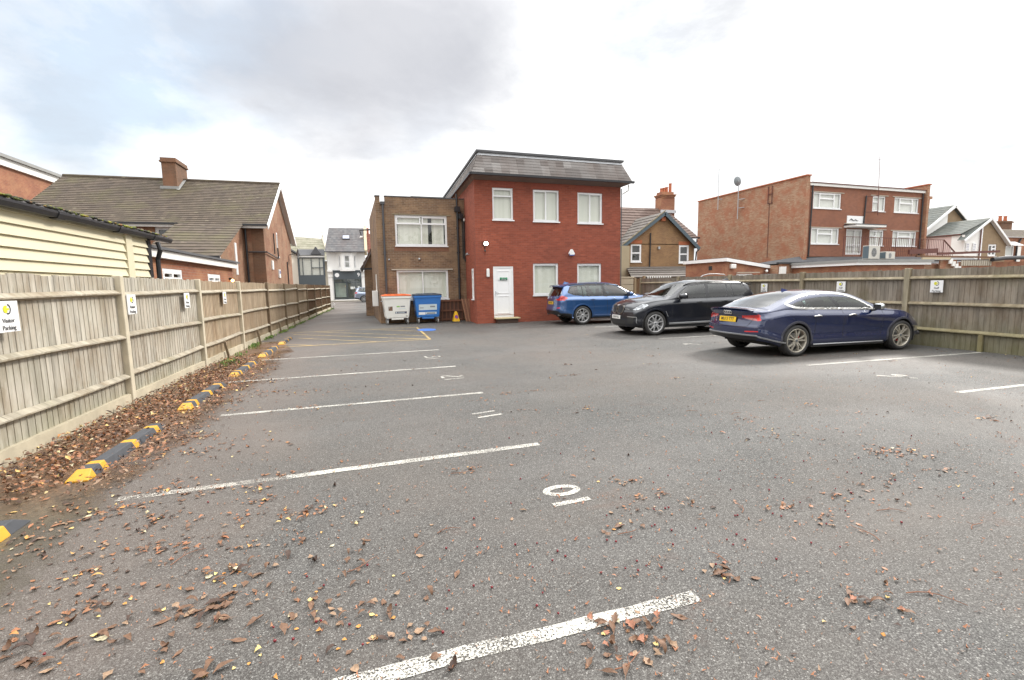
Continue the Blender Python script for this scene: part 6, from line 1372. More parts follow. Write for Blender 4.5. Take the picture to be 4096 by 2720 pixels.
        if front:
            mb=MB(); P=[];N=[]
            for x,z in dens([(2.52,.73),(2.44,.56)],.04): p,n=side(x,z,s,.0); P.append(p);N.append(n)
            strip3(mb,P,N,.02,.01); mb.build('fender_vent',M['steel'],root)
            mb=MB(); P=[];N=[]
            for yy in np.linspace(.54,.80,8): p,n=endp(s*yy,.575-.02*(yy-.54),1,.0); P.append(p);N.append(n)
            strip3(mb,P,N,.022,.014)
            P=[];N=[]
            for zz in np.linspace(.57,.38,7): p,n=endp(s*(.80+.0*zz),zz,1,.0); P.append(p);N.append(n)
            strip3(mb,P,N,.02,.014); mb.build('intake_trim',M['steel'],root)
    # wiper-less spoiler and fin
    mb=MB(); vs=[]
    for y in np.linspace(-.60,.60,9): 
        zc=1.60-.05*(abs(y)/.6)**2; xb=-.93+.10*(abs(y)/.6)**2; vs+=[(-.52,y,zc+.002),(xb,y,zc-.045),(xb,y,zc-.075),(-.68,y,zc-.07)]
    mb.mesh(vs,[(i*4+k,i*4+(k+1)%4,(i+1)*4+(k+1)%4,(i+1)*4+k) for i in range(8) for k in range(4)]+[(3,2,1,0),(32,33,34,35)]); mb.build('roof_spoiler',paint,root,smooth=False)
    mb=MB(); mb.mesh([(-.42,0,1.62),(-.18,-.035,1.635),(-.18,.035,1.635),(-.40,0,1.70),(-.46,-.02,1.62),(-.46,.02,1.62)],[(1,0,3),(0,2,3),(4,1,3),(2,5,3),(5,4,3),(1,2,3)]); mb.build('roof_fin',paint,root)
    # rear plate recess, plate, badge, exhausts
    p,n=endp(0,.86,-1,.004); plate(root,p+V((-.006,0,0)),-1,.0,rear_plate,True)
    p,n=endp(0,1.065,-1,.0); mb=MB(); mb.lathe([(.001,-.012),(.036,-.010),(.041,0)],(p.x,0,1.045),'x',18); mb.build('roundel',M['roundel'],root)
    for s in (-1,1):
        mb=MB(); p,_=endp(s*.60,.42,-1,0); mb.lathe([(.045,.05),(.045,-.03),(.038,-.03),(.036,.06)],(p.x+.03,s*.60,.40),'x',16); mb.build('exhaust_tip',M['steel'],root)
    # kidney grille
    for s in (-1,1):
        K=smoothpoly([(s*.045,.925),(s*.30,.905),(s*.35,.85),(s*.31,.68),(s*.09,.665),(s*.035,.72)],.045,5)
        mb=MB(); P=[];N=[]
        for y,z in K+[K[0]]: p,n=endp(y,z,1,.0); P.append(p+V((.006,0,0)));N.append(n)
        strip3(mb,P,N,.018,.012); g=mb.build('kidney_grille',M['chrome_warm'],root)
        mb=MB(); c=[endp(y*.98,z,1,0)[0]+V((.004,0,0)) for y,z in K]; mb.face(c if s>0 else c[::-1]); mb.build('grille_opening',M['dark'],g)
        mb=MB()
        for k in range(8):
            y=s*(.07+.032*k); za,zb=.69,.905-.004*k
            if k>6: za=.74
            pa,_=endp(y,za,1,0);pb,_=endp(y,zb,1,0); mb.beam(pa+V((.014,0,0)),pb+V((.012,0,0)),.012,.008)
        mb.build('grille_slats',M['pipe'],g)
    p,n=topp(3.60,0); mb=MB(); mb.lathe([(.001,.006),(.036,.005),(.041,0)],(0,0,0),'z',18); o=mb.build('roundel',M['roundel'],root); o.location=p; o.rotation_euler=(0,R(32),0)
    p,n=endp(0,.55,1,.006); plate(root,p+V((.01,0,0)),1,0,front or 'EX69 PLG',False)
    return root
M['roundel']=plain('silver_blue_roundel',(.45,.50,.58),.2,metal=.3); M['chrome_warm']=plain('warm_chrome',(.40,.38,.34),.3,metal=1)
PB=carpaint('blue_metallic_paint',(.020,.075,.21),.5); PK=carpaint('black_blue_metallic_paint',(.0035,.005,.010),.1,dirt=.07,cior=1.5,cr=.06,cw=.95); PN=carpaint('deep_navy_metallic_paint',(.002,.010,.056),.25,rough=.25,dirt=.12); PG=carpaint('silver_grey_blue_paint',(.20,.24,.32),.6)
suv((8.02,17.98,0),R(-1.0),PB,'mid blue tall car parked nose in beside the red brick wall','', 'GK19 VXL')
suv((11.16,13.35,0),R(180-1.5),PK,'glossy black tall car facing left between the other two parked cars','EX69 PLG','EX69 PLG')

# ---- navy fastback
def fastback(loc,rz,paint,label):
    root=thing('parked_car',label,'car',loc,rz)
    sp=dict(wb=2.825,fo=.88,ro=1.03,W=.922,rw=.335,rim=.252,ra=.372,lean=23,tuck=.03,kr=.22,kf=.30,bot0=.20,spin=-12)
    sp['top']=[(-1.03,.965),(-.98,.995),(-.90,1.0),(-.72,1.015),(-.5,1.085),(-.2,1.20),(.15,1.31),(.45,1.362),(.85,1.386),(1.2,1.375),(1.55,1.335),(1.85,1.245),(2.2,1.11),(2.5,1.0),(2.62,.975),(2.9,.945),(3.2,.89),(3.5,.80),(3.65,.735),(3.705,.69)]
    sp['belt']=[(-1.03,.90),(-.6,.955),(-.2,.985),(.3,.97),(1.2,.94),(2.1,.91),(2.7,.875),(3.2,.80),(3.6,.69),(3.705,.64)]
    sp['wid']=[(-1.03,.80),(-.95,.85),(-.75,.89),(-.2,.922),(.5,.90),(2.2,.895),(2.82,.918),(3.2,.89),(3.5,.82),(3.66,.75),(3.705,.72)]
    sp['bot']=[(-1.03,.36),(-.6,.25),(-.3,.19),(3.1,.19),(3.5,.20),(3.705,.22)]
    sp['crown']=[(-1.03,.02),(-.7,.03),(-.2,.06),(.5,.065),(1.6,.06),(2.1,.08),(2.6,.06),(3.2,.05),(3.705,.035)]
    sp['rprof']=[(.2,.20),(.36,.06),(.5,.01),(.62,.0),(.70,.03),(.85,.06),(.95,.02),(1.0,.0),(1.3,0)]
    sp['fprof']=[(.2,.08),(.35,.0),(.5,.0),(.7,.05),(.9,0)]
    dlo=smoothpoly([(-.25,1.10),(-.02,1.025),(.3,1.0),(1.2,.975),(2.06,.945),(1.90,1.06),(1.65,1.18),(1.35,1.27),(.95,1.31),(.5,1.295),(.12,1.225)],.04)
    trim=smoothpoly([(-.32,1.10),(-.05,1.003),(.3,.978),(1.2,.953),(2.12,.922),(1.94,1.08),(1.67,1.205),(1.36,1.295),(.95,1.335),(.48,1.32),(.08,1.245)],.05)
    regs=[
     dict(name='windscreen',mat=M['carglass'],ax='xy',seg=[2,3],polys=[[(2.55,-.1),(2.50,.45),(2.38,.74),(1.66,.55),(1.62,.3),(1.61,-.1)]]),
     dict(name='rear_window',mat=M['carglass_grey'],ax='xy',seg=[2,3],polys=[[(-.66,-.1),(-.64,.45),(-.50,.60),(.22,.50),(.29,.3),(.30,-.1)]]),
     dict(name='side_window',mat=M['black'],ax='xz',seg=[1],polys=[[(1.14,.90),(1.24,.90),(.92,1.40),(.83,1.40)],[(.19,.90),(.22,.90),(.20,1.40),(.17,1.40)]],split=1),
     dict(name='side_window',mat=M['carglass'],ax='xz',seg=[1],polys=[dlo],split=1),
     dict(name='chrome_window_surround',mat=M['chrome_bright'],ax='xz',seg=[0,1],polys=[trim],split=1,inset=-.004),
     dict(name='tail_light',mat=M['tail'],ax='xz',seg=[0,1],polys=[[(-1.2,.775),(-.86,.785),(-.80,.87),(-.84,.905),(-1.2,.915)]],split=1),
     dict(name='tail_light',mat=M['tail2'],ax='yz',seg=[4],polys=[[(.72,.765),(.86,.775),(.86,.86),(.76,.86),(.72,.82)]],split=1),
     dict(name='tail_light',mat=M['tail3'],ax='yz',seg=[4],polys=[[(.40,.815),(.72,.765),(.72,.80),(.50,.835)]],split=1),
     dict(name='tail_light',mat=M['tail'],ax='yz',seg=[4],polys=[[(.36,.865),(.40,.815),(.50,.83),(.86,.80),(1.0,.78),(1.0,.90),(.8,.895)]],split=1),
     dict(name='rear_diffuser',mat=M['black'],ax='yz',seg=[4],polys=[[(-.1,.3),(1.0,.3),(1.0,.36),(.84,.38),(.70,.45),(-.1,.455)]]),
     dict(name='rear_reflector',mat=M['tail2'],ax='yz',seg=[4],polys=[[(.50,.525),(.80,.54),(.80,.56),(.54,.555)]],split=1),
     dict(name='front_intake',mat=M['dark'],ax='yz',seg=[5],polys=[[(-.1,.28),(.42,.28),(.46,.60),(.38,.66),(-.1,.66)]]),
     dict(name='headlight',mat=M['head'],ax='yz',seg=[5],polys=[[(.46,.58),(.9,.60),(.9,.70),(.44,.66)]],split=1),
     dict(name='headlight',mat=M['head'],ax='xz',seg=[0,1],polys=[[(3.8,.58),(3.45,.62),(3.28,.70),(3.5,.735),(3.8,.70)]],split=1),
    ]
    sp['regions']=regs
    side,endp,topp=carbody(sp,paint,root,1.0)
    for xw in (0,sp['wb']): arch(root,side,xw,sp,M['dusty_arch'],.05,.010)
    for x in (0,sp['wb']):
        for s in (-1,1): wheel(root,x,s,sp,M['alloy_dirty'],'audi')
    mb=MB(); mb.box(-.45,3.3,-.56,.56,.22,.48); mb.box(.42,2.40,-.84,.84,.175,.26); mb.build('underbody_light_block',M['dark'],root)  # second, wider slab added to seal out light and deepen the shade beneath
    seats(root,(.45,1.40),1.05,.9)
    mb=MB(); mb.obox((2.05,0,.84),(.32,0,0),(0,.70,0),(0,0,.08)); mb.build('dashboard',M['seat'],root,bevel=.04)
    mb=MB(); mb.tube([(.185*math.cos(a),0,.185*math.sin(a)) for a in np.linspace(0,2*math.pi,25)],.014,6,caps=False); o=mb.build('steering_wheel',M['steer'],root); o.location=(1.72,-.36,.97); o.rotation_euler=(0,R(20),R(90))
    gaps(root,side,[[(1.20,.92),(1.21,.5),(1.18,.26)],[(2.30,.90),(2.26,.5),(2.24,.26)],[(.42,.93),(.46,.75),(.46,.50),(.38,.30)],[(-.12,.98),(.3,.965)]])
    for s in (-1,1):
        # steel strip along the sill
        mb=MB(); P=[];N=[]
        for x,z in dens([(.45,.235),(2.35,.225)],.08): p,n=side(x,z,s,.0); P.append(p);N.append(n)
        strip3(mb,P,N,.03,.016); mb.build('sill_strip',M['steel'],root)
        for x,z in ((.50,.835),(1.42,.825)): door_handle(root,side,x,z,s,M['chrome_bright'],.21)
        mirror(root,1.99,1.0,.905,s,M['mirror_silver'],.92)
        for yy in (.50,.63):
            mb=MB(); p,_=endp(s*yy,.34,-1,0); mb.lathe([(.048,.06),(.048,-.02),(.040,-.02),(.036,.06)],(p.x+.02,s*yy,.335),'x',18); mb.lathe([(.001,.03),(.040,.03)],(p.x+.02,s*yy,.335),'x',18); mb.build('exhaust_tip',M['pipe'],root)
        mb=MB(); P=[];N=[]
        for x,z in dens(dlo+[dlo[0]],.03): p,n=side(x,z,s,.0); P.append(p);N.append(n)
        strip3(mb,P,N,.044,.008); mb.build('window_chrome_strip',M['chrome_bright'],root)
    # silver diffuser blade
    mb=MB(); P=[];N=[]
    for y,z in dens([(-.90,.30),(-.83,.40),(-.74,.462),(-.3,.468),(.3,.468),(.74,.462),(.83,.40),(.90,.30)],.05): p,n=endp(y,z,-1,.0); P.append(p);N.append(n)
    strip3(mb,P,N,.030,-.018 if False else .018); mb.build('diffuser_blade',M['steel'],root)
    # boot lid lip, shut lines
    mb=MB(); vs=[]
    for y in np.linspace(-.66,.66,13):
        p,_=topp(-.90,y,.0); xb=-1.035+.17*(abs(y)/.9)**2; zc=p.z+.004; vs+=[(-.80,y,zc-.002),(xb,y,zc+.022),(xb-.004,y,zc+.010),(-.92,y,zc-.02)]
    mb.mesh(vs,[(i*4+k,i*4+(k+1)%4,(i+1)*4+(k+1)%4,(i+1)*4+k) for i in range(12) for k in range(4)]+[(3,2,1,0),(48,49,50,51)]); mb.build('boot_spoiler',paint,root,smooth=False)
    mb=MB()
    for ln in ([(-.66,.86),(-.62,.76),(-.56,.66),(-.48,.635),(.48,.635),(.56,.66),(.62,.76),(.66,.86)],):
        P=[];N=[]
        for y,z in dens(ln,.05): p,n=endp(y,z,-1,.0005); P.append(p);N.append(n)
        strip3(mb,P,N,.009,.0012)
    mb.build('boot_shut_line',M['black'],root)
    mb=MB(); P=[];N=[]
    for y,z in dens([(-.36,.868),(.36,.868)],.05): p,n=endp(y,z,-1,.0); P.append(p);N.append(n)
    strip3(mb,P,N,.02,.004); mb.build('boot_recess_shadow_gap',M['black'],root)
    # ring emblem
    mb=MB(); 
    for k in range(4):
        cy=-.087+.058*k; P=[endp(cy+.038*math.cos(a),.925+.038*math.sin(a),-1,.006)[0] for a in np.linspace(0,2*math.pi,21)]; mb.tube(P,.0062,6,caps=False)
    mb.build('ring_emblem',M['chrome_bright'],root,smooth=True)
    p,n=endp(0,.775,-1,.004); plate(root,p+V((-.012,0,0)),-1,.15,'MU13 TTT',True)
    p,n=endp(.45,.72,-1,.006); text('badge','S',.055,M['tail2'],root,p,(0,-1,0),(0,0,1),ext=.003); p,n=endp(.41,.72,-1,.006); text('badge','5',.055,M['chrome_bright'],root,p,(0,-1,0),(0,0,1),ext=.003)
    mb=MB(); p,_=topp(.52,0,0); z=p.z; mb.mesh([(.42,0,z-.01),(.58,-.02,z),(.58,.02,z),(.40,0,z+.05),(.39,-.012,z-.01),(.39,.012,z-.01)],[(1,0,3),(0,2,3),(4,1,3),(2,5,3),(5,4,3),(1,2,3)]); mb.build('roof_fin',M['navyfin'],root)
    return root
M['carglass_grey']=glassmat('grey_rear_glass',(.22,.24,.25),1.4,rough=.02,base=.06)
M['chrome_bright']=plain('bright_trim',(.90,.89,.86),.35,metal=1,var=.02); M['dusty_arch']=plain('dusty_dark_arch',(.045,.045,.06),.7,var=.3); M['steer']=plain('steering_leather',(.10,.11,.11),.5)
M['mirror_silver']=plain('silver_mirror_shell',(.55,.58,.60),.25,metal=.9); M['navyfin']=plain('navy_fin',(.01,.02,.12),.3)
fastback((8.58,8.66,0),R(-2.6),PN,'dark navy fastback saloon with bright window surrounds, nearest the camera')
# grey car in the street at the alley end
suv((-.55,55.9,0),R(2),PG,'small grey car half hidden at the far end of the alley','', 'LS17 KPO',.45)
# ------------------------------------------------------------------ bins
def bin4(loc,rz,lab,bodym,lidm,labels):
    t=thing('wheeled_bin',lab,'bin',loc,rz,'four wheeled waste bins outside the brown office')
    w0,w1,d0,d1,zb,zt=.49,.585,.36,.46,.27,1.12
    def ring(w,y0,y1,z,r=.05): # rounded rectangle
        o=[]
        for cx,cy,a in ((w-r,y1-r,0),(-w+r,y1-r,90),(-w+r,y0+r,180),(w-r,y0+r,270)):
            for k in range(4): q=R(a+k*30); o.append((cx+r*math.cos(q),cy+r*math.sin(q),z))
        return o
    mb=MB(); secs=[ring(w0-.03,-d0+.02,d0-.02,zb),ring(w0,-d0,d0,zb+.05),ring(w1-.015,-d1+.01,d1,zt-.02),ring(w1-.015,-d1+.01,d1,zt)]
    n=16; vs=sum(secs,[]); fs=[(i*n+j,i*n+(j+1)%n,(i+1)*n+(j+1)%n,(i+1)*n+j) for i in range(3) for j in range(n)]+[tuple(range(n))[::-1]]
    mb.mesh(vs,fs); body=mb.build('body',bodym,t)
    mb=MB(); secs=[ring(w1-.012,-d1,d1,zt-.0),ring(w1+.012,-d1-.02,d1+.02,zt+.01),ring(w1+.012,-d1-.02,d1+.02,zt+.095),ring(w1-.03,-d1+.03,d1-.03,zt+.10)]
    vs=sum(secs,[]); mb.mesh(vs,[(i*n+j,i*n+(j+1)%n,(i+1)*n+(j+1)%n,(i+1)*n+j) for i in range(3) for j in range(n)]); mb.build('rim_band',bodym,t)
    mb=MB(); secs=[ring(w1+.02,-d1-.03,d1+.03,zt+.10),ring(w1+.025,-d1-.035,d1+.035,zt+.125),ring(w1-.01,-d1,d1,zt+.155),ring(w1-.2,-d1+.15,d1-.05,zt+.185)]
    vs=sum(secs,[]); mb.mesh(vs,[(i*n+j,i*n+(j+1)%n,(i+1)*n+(j+1)%n,(i+1)*n+j) for i in range(3) for j in range(n)]+[tuple(range(3*n,4*n))]); 
    for k in range(3): mb.box(-.42+k*.3,-.24+k*.3,-d1+.0,d1-.1,zt+.16,zt+.178)
    mb.build('lid',lidm,t)
    for s in (-1,1):
        mb=MB(); mb.tube([(s*(w1-.03),0,zt-.12),(s*(w1+.06),0,zt-.12)],.025,10); mb.box(s*(w0+.035)-.02,s*(w0+.035)+.02,-.1,.1,.55,.95); mb.build('lifting_trunnion',M['steel'],t)
    for sx in (-1,1):
        for sy in (-1,1):
            mb=MB(); x,y=sx*(w0-.07),sy*(d0-.06); mb.lathe([(.001,-.022),(.03,-.024),(.035,-.018),(.085,-.022),(.10,-.016),(.10,.016),(.085,.022),(.035,.018),(.03,.024),(.001,.022)],(0,0,0),'x',20)
            c=mb.build('castor',M['castor'],t); c.location=(x,y-.03,.10)
            mb=MB(); mb.box(-.035,-.028,-.04,.05,-.02,.16); mb.box(.028,.035,-.04,.05,-.02,.16); mb.box(-.05,.05,-.05,.07,.155,.17); mb.build('fork',M['steel'],c)
    mb=MB(); mb.box(-.26,.26,-d0+.02,-d0+.08,.20,.275); mb.build('foot_bar',bodym,t,bevel=.02)
    f=lambda z:-(d0+(d1-.01-d0)*(z-zb-.05)/(zt-.02-zb-.05))-.002
    for (nm,x0,x1,z0,z1,m) in labels:
        mb=MB(); e=.0 if nm=='label' else .0015
        if nm=='label_mark': e=.0025
        mb.face([(x0,f(z0)-e,z0),(x1,f(z0)-e,z0),(x1,f(z1)-e,z1),(x0,f(z1)-e,z1)]); mb.build(nm,M[m],t,solid=.0)
    return t
M['bin_white']=plain('off_white_bin',(.78,.77,.72),.5,var=.08,scale=3); M['bin_blue']=plain('bright_blue_bin',(.035,.17,.50),.45,var=.12,scale=3)
M['lid_orange']=plain('orange_lid',(.62,.12,.025),.45,var=.1); M['lid_navy']=plain('dark_lid',(.025,.035,.055),.45,var=.2); M['castor']=plain('castor_rubber',(.30,.30,.29),.5,var=.3)
M['lab_pale']=plain('pale_label',(.58,.66,.68),.5); M['lab_green']=plain('green_label',(.25,.50,.12),.5); M['lab_grey']=plain('grey_label',(.25,.26,.28),.5); M['lab_dark']=plain('dark_label',(.08,.08,.12),.5); M['lab_brown']=plain('brown_label',(.20,.12,.08),.5)
bin4((1.13,21.32,0),R(3),'white wheeled bin with a bright orange lid beside the alley',M['bin_white'],M['lid_orange'],
  [('label',-.37,-.20,.60,.78,'lab_brown'),('label',-.34,-.30,.68,.80,'bin_white'),('label',-.03,.10,.745,.80,'lab_green'),('label',.13,.32,.75,.80,'lab_grey'),('label',.08,.34,.665,.69,'lab_pale'),('label',-.10,.39,.47,.555,'lab_dark'),('label_mark',.02,.30,.50,.525,'lab_pale'),('label_mark',-.08,-.02,.485,.54,'lab_pale'),('label',.34,.44,.345,.365,'lab_brown')])
bin4((2.45,21.32,0),R(1),'blue wheeled bin with a black lid below the wide ground floor window',M['bin_blue'],M['lid_navy'],
  [('label',-.40,.38,.585,.835,'lab_pale'),('label_mark',.08,.30,.70,.765,'lab_grey'),('label_mark',-.36,-.2,.67,.70,'lab_grey'),('label',-.41,-.13,.385,.50,'signwhite'),('label',-.12,.36,.40,.50,'lab_pale'),('label_mark',-.06,.30,.42,.47,'lab_grey')])
cn=thing('no_parking_cone','yellow pyramid no waiting cone with a round blue and red disc','cone',(3.70,21.15,0),R(5))
mb=MB(); b,t_,h=.15,.052,.47
mb.mesh([(-b,-b,.03),(b,-b,.03),(b,b,.03),(-b,b,.03),(-t_,-t_,h),(t_,-t_,h),(t_,t_,h),(-t_,t_,h)],[(0,1,5,4),(1,2,6,5),(2,3,7,6),(3,0,4,7),(4,5,6,7)]); mb.build('cone_body',M['cone_yellow'],cn,bevel=.012)
mb=MB(); mb.box(-.21,.21,-.21,.21,0,.035); mb.build('base',M['stoprubber'],cn,bevel=.01)
def disc(nm,r,e,m):
    mb=MB(); P=[]; 
    for k in range(24):
        a=2*math.pi*k/24; z=.235+r*math.sin(a); y=-(b+(t_-b)*(z-.03)/(h-.03))-e; P.append((r*math.cos(a),y,z))
    mb.face(P); mb.build(nm,M[m],cn)
disc('red_ring',.085,.003,'signred'); disc('blue_disc',.066,.0045,'signblue')
mb=MB(); 
for s in (1,): 
    P=[]
    for (u,v) in ((-.055,-.04),(-.04,-.055),(.055,.04),(.04,.055)): z=.235+v; P.append((u,-(b+(t_-b)*(z-.03)/(h-.03))-.006,z))
    mb.face(P)
mb.build('red_bar',M['signred'],cn)
M_=None
tr=thing('wooden_trellis','dark brown wooden lattice panel leaning against the wall behind the cone','trellis',(3.15,21.86,0))
mb=MB()
for z in (.05,.45,.90): mb.box(0,1.02,-.045,-.015,z,z+.07)
for k in range(6): mb.box(.03+k*.185,.075+k*.185,-.015,.01,.0,1.0)
mb.build('lattice',M['wood_brown'],tr); mb=MB(); mb.box(-.4,.98,.012,.025,0,.98); mb.build('backing_boards',M['wood_brown_dark'],tr)
pk=thing('timber_planks','bundle of reddish brown planks leaning in the corner beside the red wall','timber',(4.28,21.2,0))
for k in range(5):
    mb=MB(); x=-.10+k*.065; mb.beam((x,-.05-k*.02,0),(x-.13+.01*k,.25,1.02-.05*(k%2)),.055,.03,(0,1,0)); mb.build('plank',M['wood_brown' if k%2 else 'wood_tan2'],pk)

# ------------------------------------------------------------------ leaves
LEAFCOL=dict(brown=(.145,.078,.045),dark=(.06,.034,.024),tan=(.27,.175,.11),orange=(.52,.24,.06),yellow=(.68,.50,.19),pink=(.31,.135,.08),pale=(.50,.45,.30),green=(.09,.14,.035))
for k,c in LEAFCOL.items():
    t=NT('leaf_'+k); n=t.ramp(t.noise(t.obj(),4,5,.7),[(.3,0),(.7,1)]); cc=t.mix(n,[x*.5 for x in c],[min(1,x*1.4) for x in c]); t.bsdf(cc,.6,0,t.bump(n,.3,.003),.35); M['leaf_'+k]=t.m
t=NT('leaf_litter'); r=t.attr(); n=t.noise(t.pos(),90,3)
cc=t.ramp(r,[(0,LEAFCOL['dark']),(.14,LEAFCOL['dark']),(.17,LEAFCOL['brown']),(.36,LEAFCOL['brown']),(.40,(.27,.12,.055)),(.64,(.27,.12,.055)),(.68,LEAFCOL['tan']),(.80,LEAFCOL['tan']),(.83,(.34,.14,.065)),(.92,(.34,.14,.065)),(.94,LEAFCOL['orange']),(.975,LEAFCOL['yellow']),(1,LEAFCOL['pale'])])
cc=t.mix(t.math('MULTIPLY',n,.5),cc,t.mix(.6,cc,(.05,.025,.015)))
t.bsdf(cc,.55,0,t.bump(n,.4,.003),.4); M['litter']=t.m
def leaf_shape(kind,rg):
    """returns verts, faces of one leaf, length 1 along x"""
    if kind=='long': wd=.34; prof=[.03,.55,.9,1,.85,.5,.03]
    elif kind=='oval': wd=.62; prof=[.05,.7,1,.95,.7,.35,.03]
    elif kind=='lobed': wd=.95; prof=[.08,.45,1.0,.55,.95,.4,.06]
    else: wd=.8; prof=[.05,.75,1,.85,.55,.3,.03]
    prof=[q*rg.uniform(.72,1.25) for q in prof]; curl=rg.uniform(-1.9,2.5)*(.75 if kind!='long' else 1.15); fold=rg.uniform(-.3,1.1); twist=rg.uniform(-.9,.9); vs=[]
    n=len(prof); x=z=0.0
    for i in range(n):
        s=i/(n-1); ang=curl*(s-.5)*1.5; 
        if i: x+=math.cos(ang)/(n-1); z+=math.sin(ang)/(n-1)
        tw=twist*(s-.5)
        for sd in (-1,0,1):
            y=sd*wd*.5*prof[i]; zz=abs(sd)*fold*wd*.5*prof[i]+rg.uniform(-.025,.025)
            vs.append((x-.5,y*math.cos(tw)-zz*math.sin(tw),z+y*math.sin(tw)+zz*math.cos(tw)))
    v=np.array(vs); v[:,2]-=v[:,2].min()
    fs=[(i*3+k,(i+1)*3+k,(i+1)*3+k+1,i*3+k+1) for i in range(n-1) for k in (0,1)]
    return v,np.array(fs)
rg=np.random.default_rng(5)
SHP={k:[leaf_shape(k,rg) for _ in range(12)] for k in ('long','oval','lobed','birch')}
def inst(v,x,y,z,a,s,tilt=0,roll=0):
    c,s_=math.cos(a),math.sin(a); q=v*s; ct,st=math.cos(tilt),math.sin(tilt); q=np.stack([q[:,0]*ct+q[:,2]*st,q[:,1],-q[:,0]*st+q[:,2]*ct],1); ct,st=math.cos(roll),math.sin(roll); q=np.stack([q[:,0],q[:,1]*ct-q[:,2]*st,q[:,1]*st+q[:,2]*ct],1)
    q[:,2]-=q[:,2].min(); return np.stack([x+q[:,0]*c-q[:,1]*s_,y+q[:,0]*s_+q[:,1]*c,z+q[:,2]],1)
clumps=[(1.07,1.79,.13,26),(1.02,1.68,.10,20),(4.62,3.04,.17,70),(3.56,2.57,.20,26),(1.46,2.63,.10,10),(4.0,3.85,.16,26),(.0,2.1,.14,22),(-.9,2.45,.3,30),(2.2,2.75,.12,12),(2.35,1.6,.15,16),(-1.3,2.9,.35,46),(-.6,2.95,.3,26),(-1.0,3.5,.4,36),(-.35,2.5,.25,18),(-.1,2.3,.18,12),(-1.6,2.4,.3,40),(-1.5,8.0,.35,60),(-.8,7.8,.35,40),(.2,8.0,.5,16),(-1.7,5.6,.35,50),(-1.2,5.2,.3,26),(-.9,6.9,.35,14),(12.1,6.0,.3,24),(12.0,7.2,.3,18),(12.2,4.5,.3,20)]
def dens_fn(x,y):
    # vectorised density per square metre
    d=np.full(x.shape,5.0)*np.clip(1.3-y/14,.18,1.2)+6.5*(y<4.6)*(x>.2)
    d+=np.where((y>.8)&(y<4.6),120*np.exp(-((x+1.9)/1.15)**2),0)*(x>-2.4)
    d+=np.where((x<-1.85)&(y<12.4),np.clip((-1.60-x)*700,0,560),0)*np.clip((12.6-y)/2.5,0,1)*np.where(y<4.6,.33,1)
    d+=np.where(x<-2.6,460,0)*np.clip((13.4-y)/2,0,1)*np.where(y<4.3,.45,1)
    d+=np.where((x<-2.5)&(y>13),6,0)
    d+=np.where((x>-2.3)&(x<-1.3)&(y<9.5),60*np.clip(1-(x+2.1)/.8,0,1),0)
    d+=np.where(x>11.9,10,0)+np.where((x>4.2)&(x<11)&(y>19),3,0)
    return d
pts=[]
def sample(x0,x1,y0,y1,mx):
    n=rg.poisson((x1-x0)*(y1-y0)*mx); x=rg.uniform(x0,x1,n); y=rg.uniform(y0,y1,n); k=rg.uniform(0,mx,n)<np.minimum(dens_fn(x,y),mx); return np.stack([x[k],y[k]],1)
pts=np.concatenate([sample(-3.3,-2.6,0,14.5,900),sample(-2.6,-1.6,.3,13,560),sample(-1.7,1.5,.8,12,110),sample(1.5,12.4,.6,9,16),sample(-2.6,12.4,9,20.5,6),sample(-3.2,-2.6,14.5,30,8)])
cl=[]
for cx,cy,rr,n in clumps: cl.append(np.stack([rg.normal(cx,rr,n),rg.normal(cy,rr*.6,n)],1))
# clump the scattered ones: leaves blown together in little groups
m=(pts[:,0]>-2.0)&(pts[:,1]<9); A=pts[m]; nA=len(A); par=A[rg.integers(0,nA,max(1,nA//15))]; pick=par[rg.integers(0,len(par),nA)]+np.stack([rg.normal(0,.10,nA),rg.normal(0,.05,nA)],1)
use=rg.uniform(0,1,nA)<.72; A=np.where(use[:,None],pick,A); pts=np.concatenate([pts[~m],A]); P=np.concatenate([pts]+cl); P=P[(P[:,0]>-3.28)&(P[:,0]<12.44)]
# drop those falling on the wheel stops
on=np.zeros(len(P),bool)
for a_,b_ in ((2.3,4.1),(4.74,6.5),(7.24,9.05),(9.74,11.5),(12.34,14.3),(14.97,16.8)): on|=(np.abs(P[:,0]+2.46)<.115)&(P[:,1]>a_)&(P[:,1]<b_)&(rg.uniform(0,1,len(P))<.93)
P=P[~on]
D=np.hypot(P[:,0],P[:,1]); ang=np.arctan2(P[:,0],P[:,1])
# visible zone in the photo
xc=(P@np.array([[CR.x],[CR.y]]))[:,0]-1.6*CR.z; fc=(P@np.array([[CF.x],[CF.y]]))[:,0]-1.6*CF.z; uc=(P@np.array([[CU.x],[CU.y]]))[:,0]-1.6*CU.z
vis=(fc>.3)&(np.abs(xc/fc)<1.075)&(np.abs(uc/fc)<.715)
P,D=P[vis],D[vis]; order=np.argsort(D+ (P[:,0]<-2.2)*1.5); P,D=P[order],D[order]
NI=290
def kindof(u):
    return ('long','brown') if u<.30 else ('oval','brown') if u<.46 else ('lobed','pink') if u<.60 else ('birch','yellow') if u<.68 else ('oval','tan') if u<.82 else ('birch','orange') if u<.90 else ('long','dark') if u<.965 else ('oval','pale') if u<.994 else ('long','green')
SZ=dict(long=.076,oval=.047,lobed=.036,birch=.027)
WORD=dict(brown='curled brown leaf',pink='small reddish lobed leaf',yellow='small yellow leaf',tan='dry tan leaf',orange='small orange leaf',dark='dark shrivelled leaf',pale='pale fallen leaf',green='green fallen leaf')
cache={}
def zone(x,y):
    if y<1.95 and x>-.4: return 'lying below the nearest white line'
    if x<-1.2: return 'scattered among the damp leaves at the lower left'
    if x<.6: return 'lying on the asphalt left of the painted number ten'
    if x<2.0: return 'lying between the nearest white line and the painted number ten'
    return 'lying on the open asphalt at the lower right'
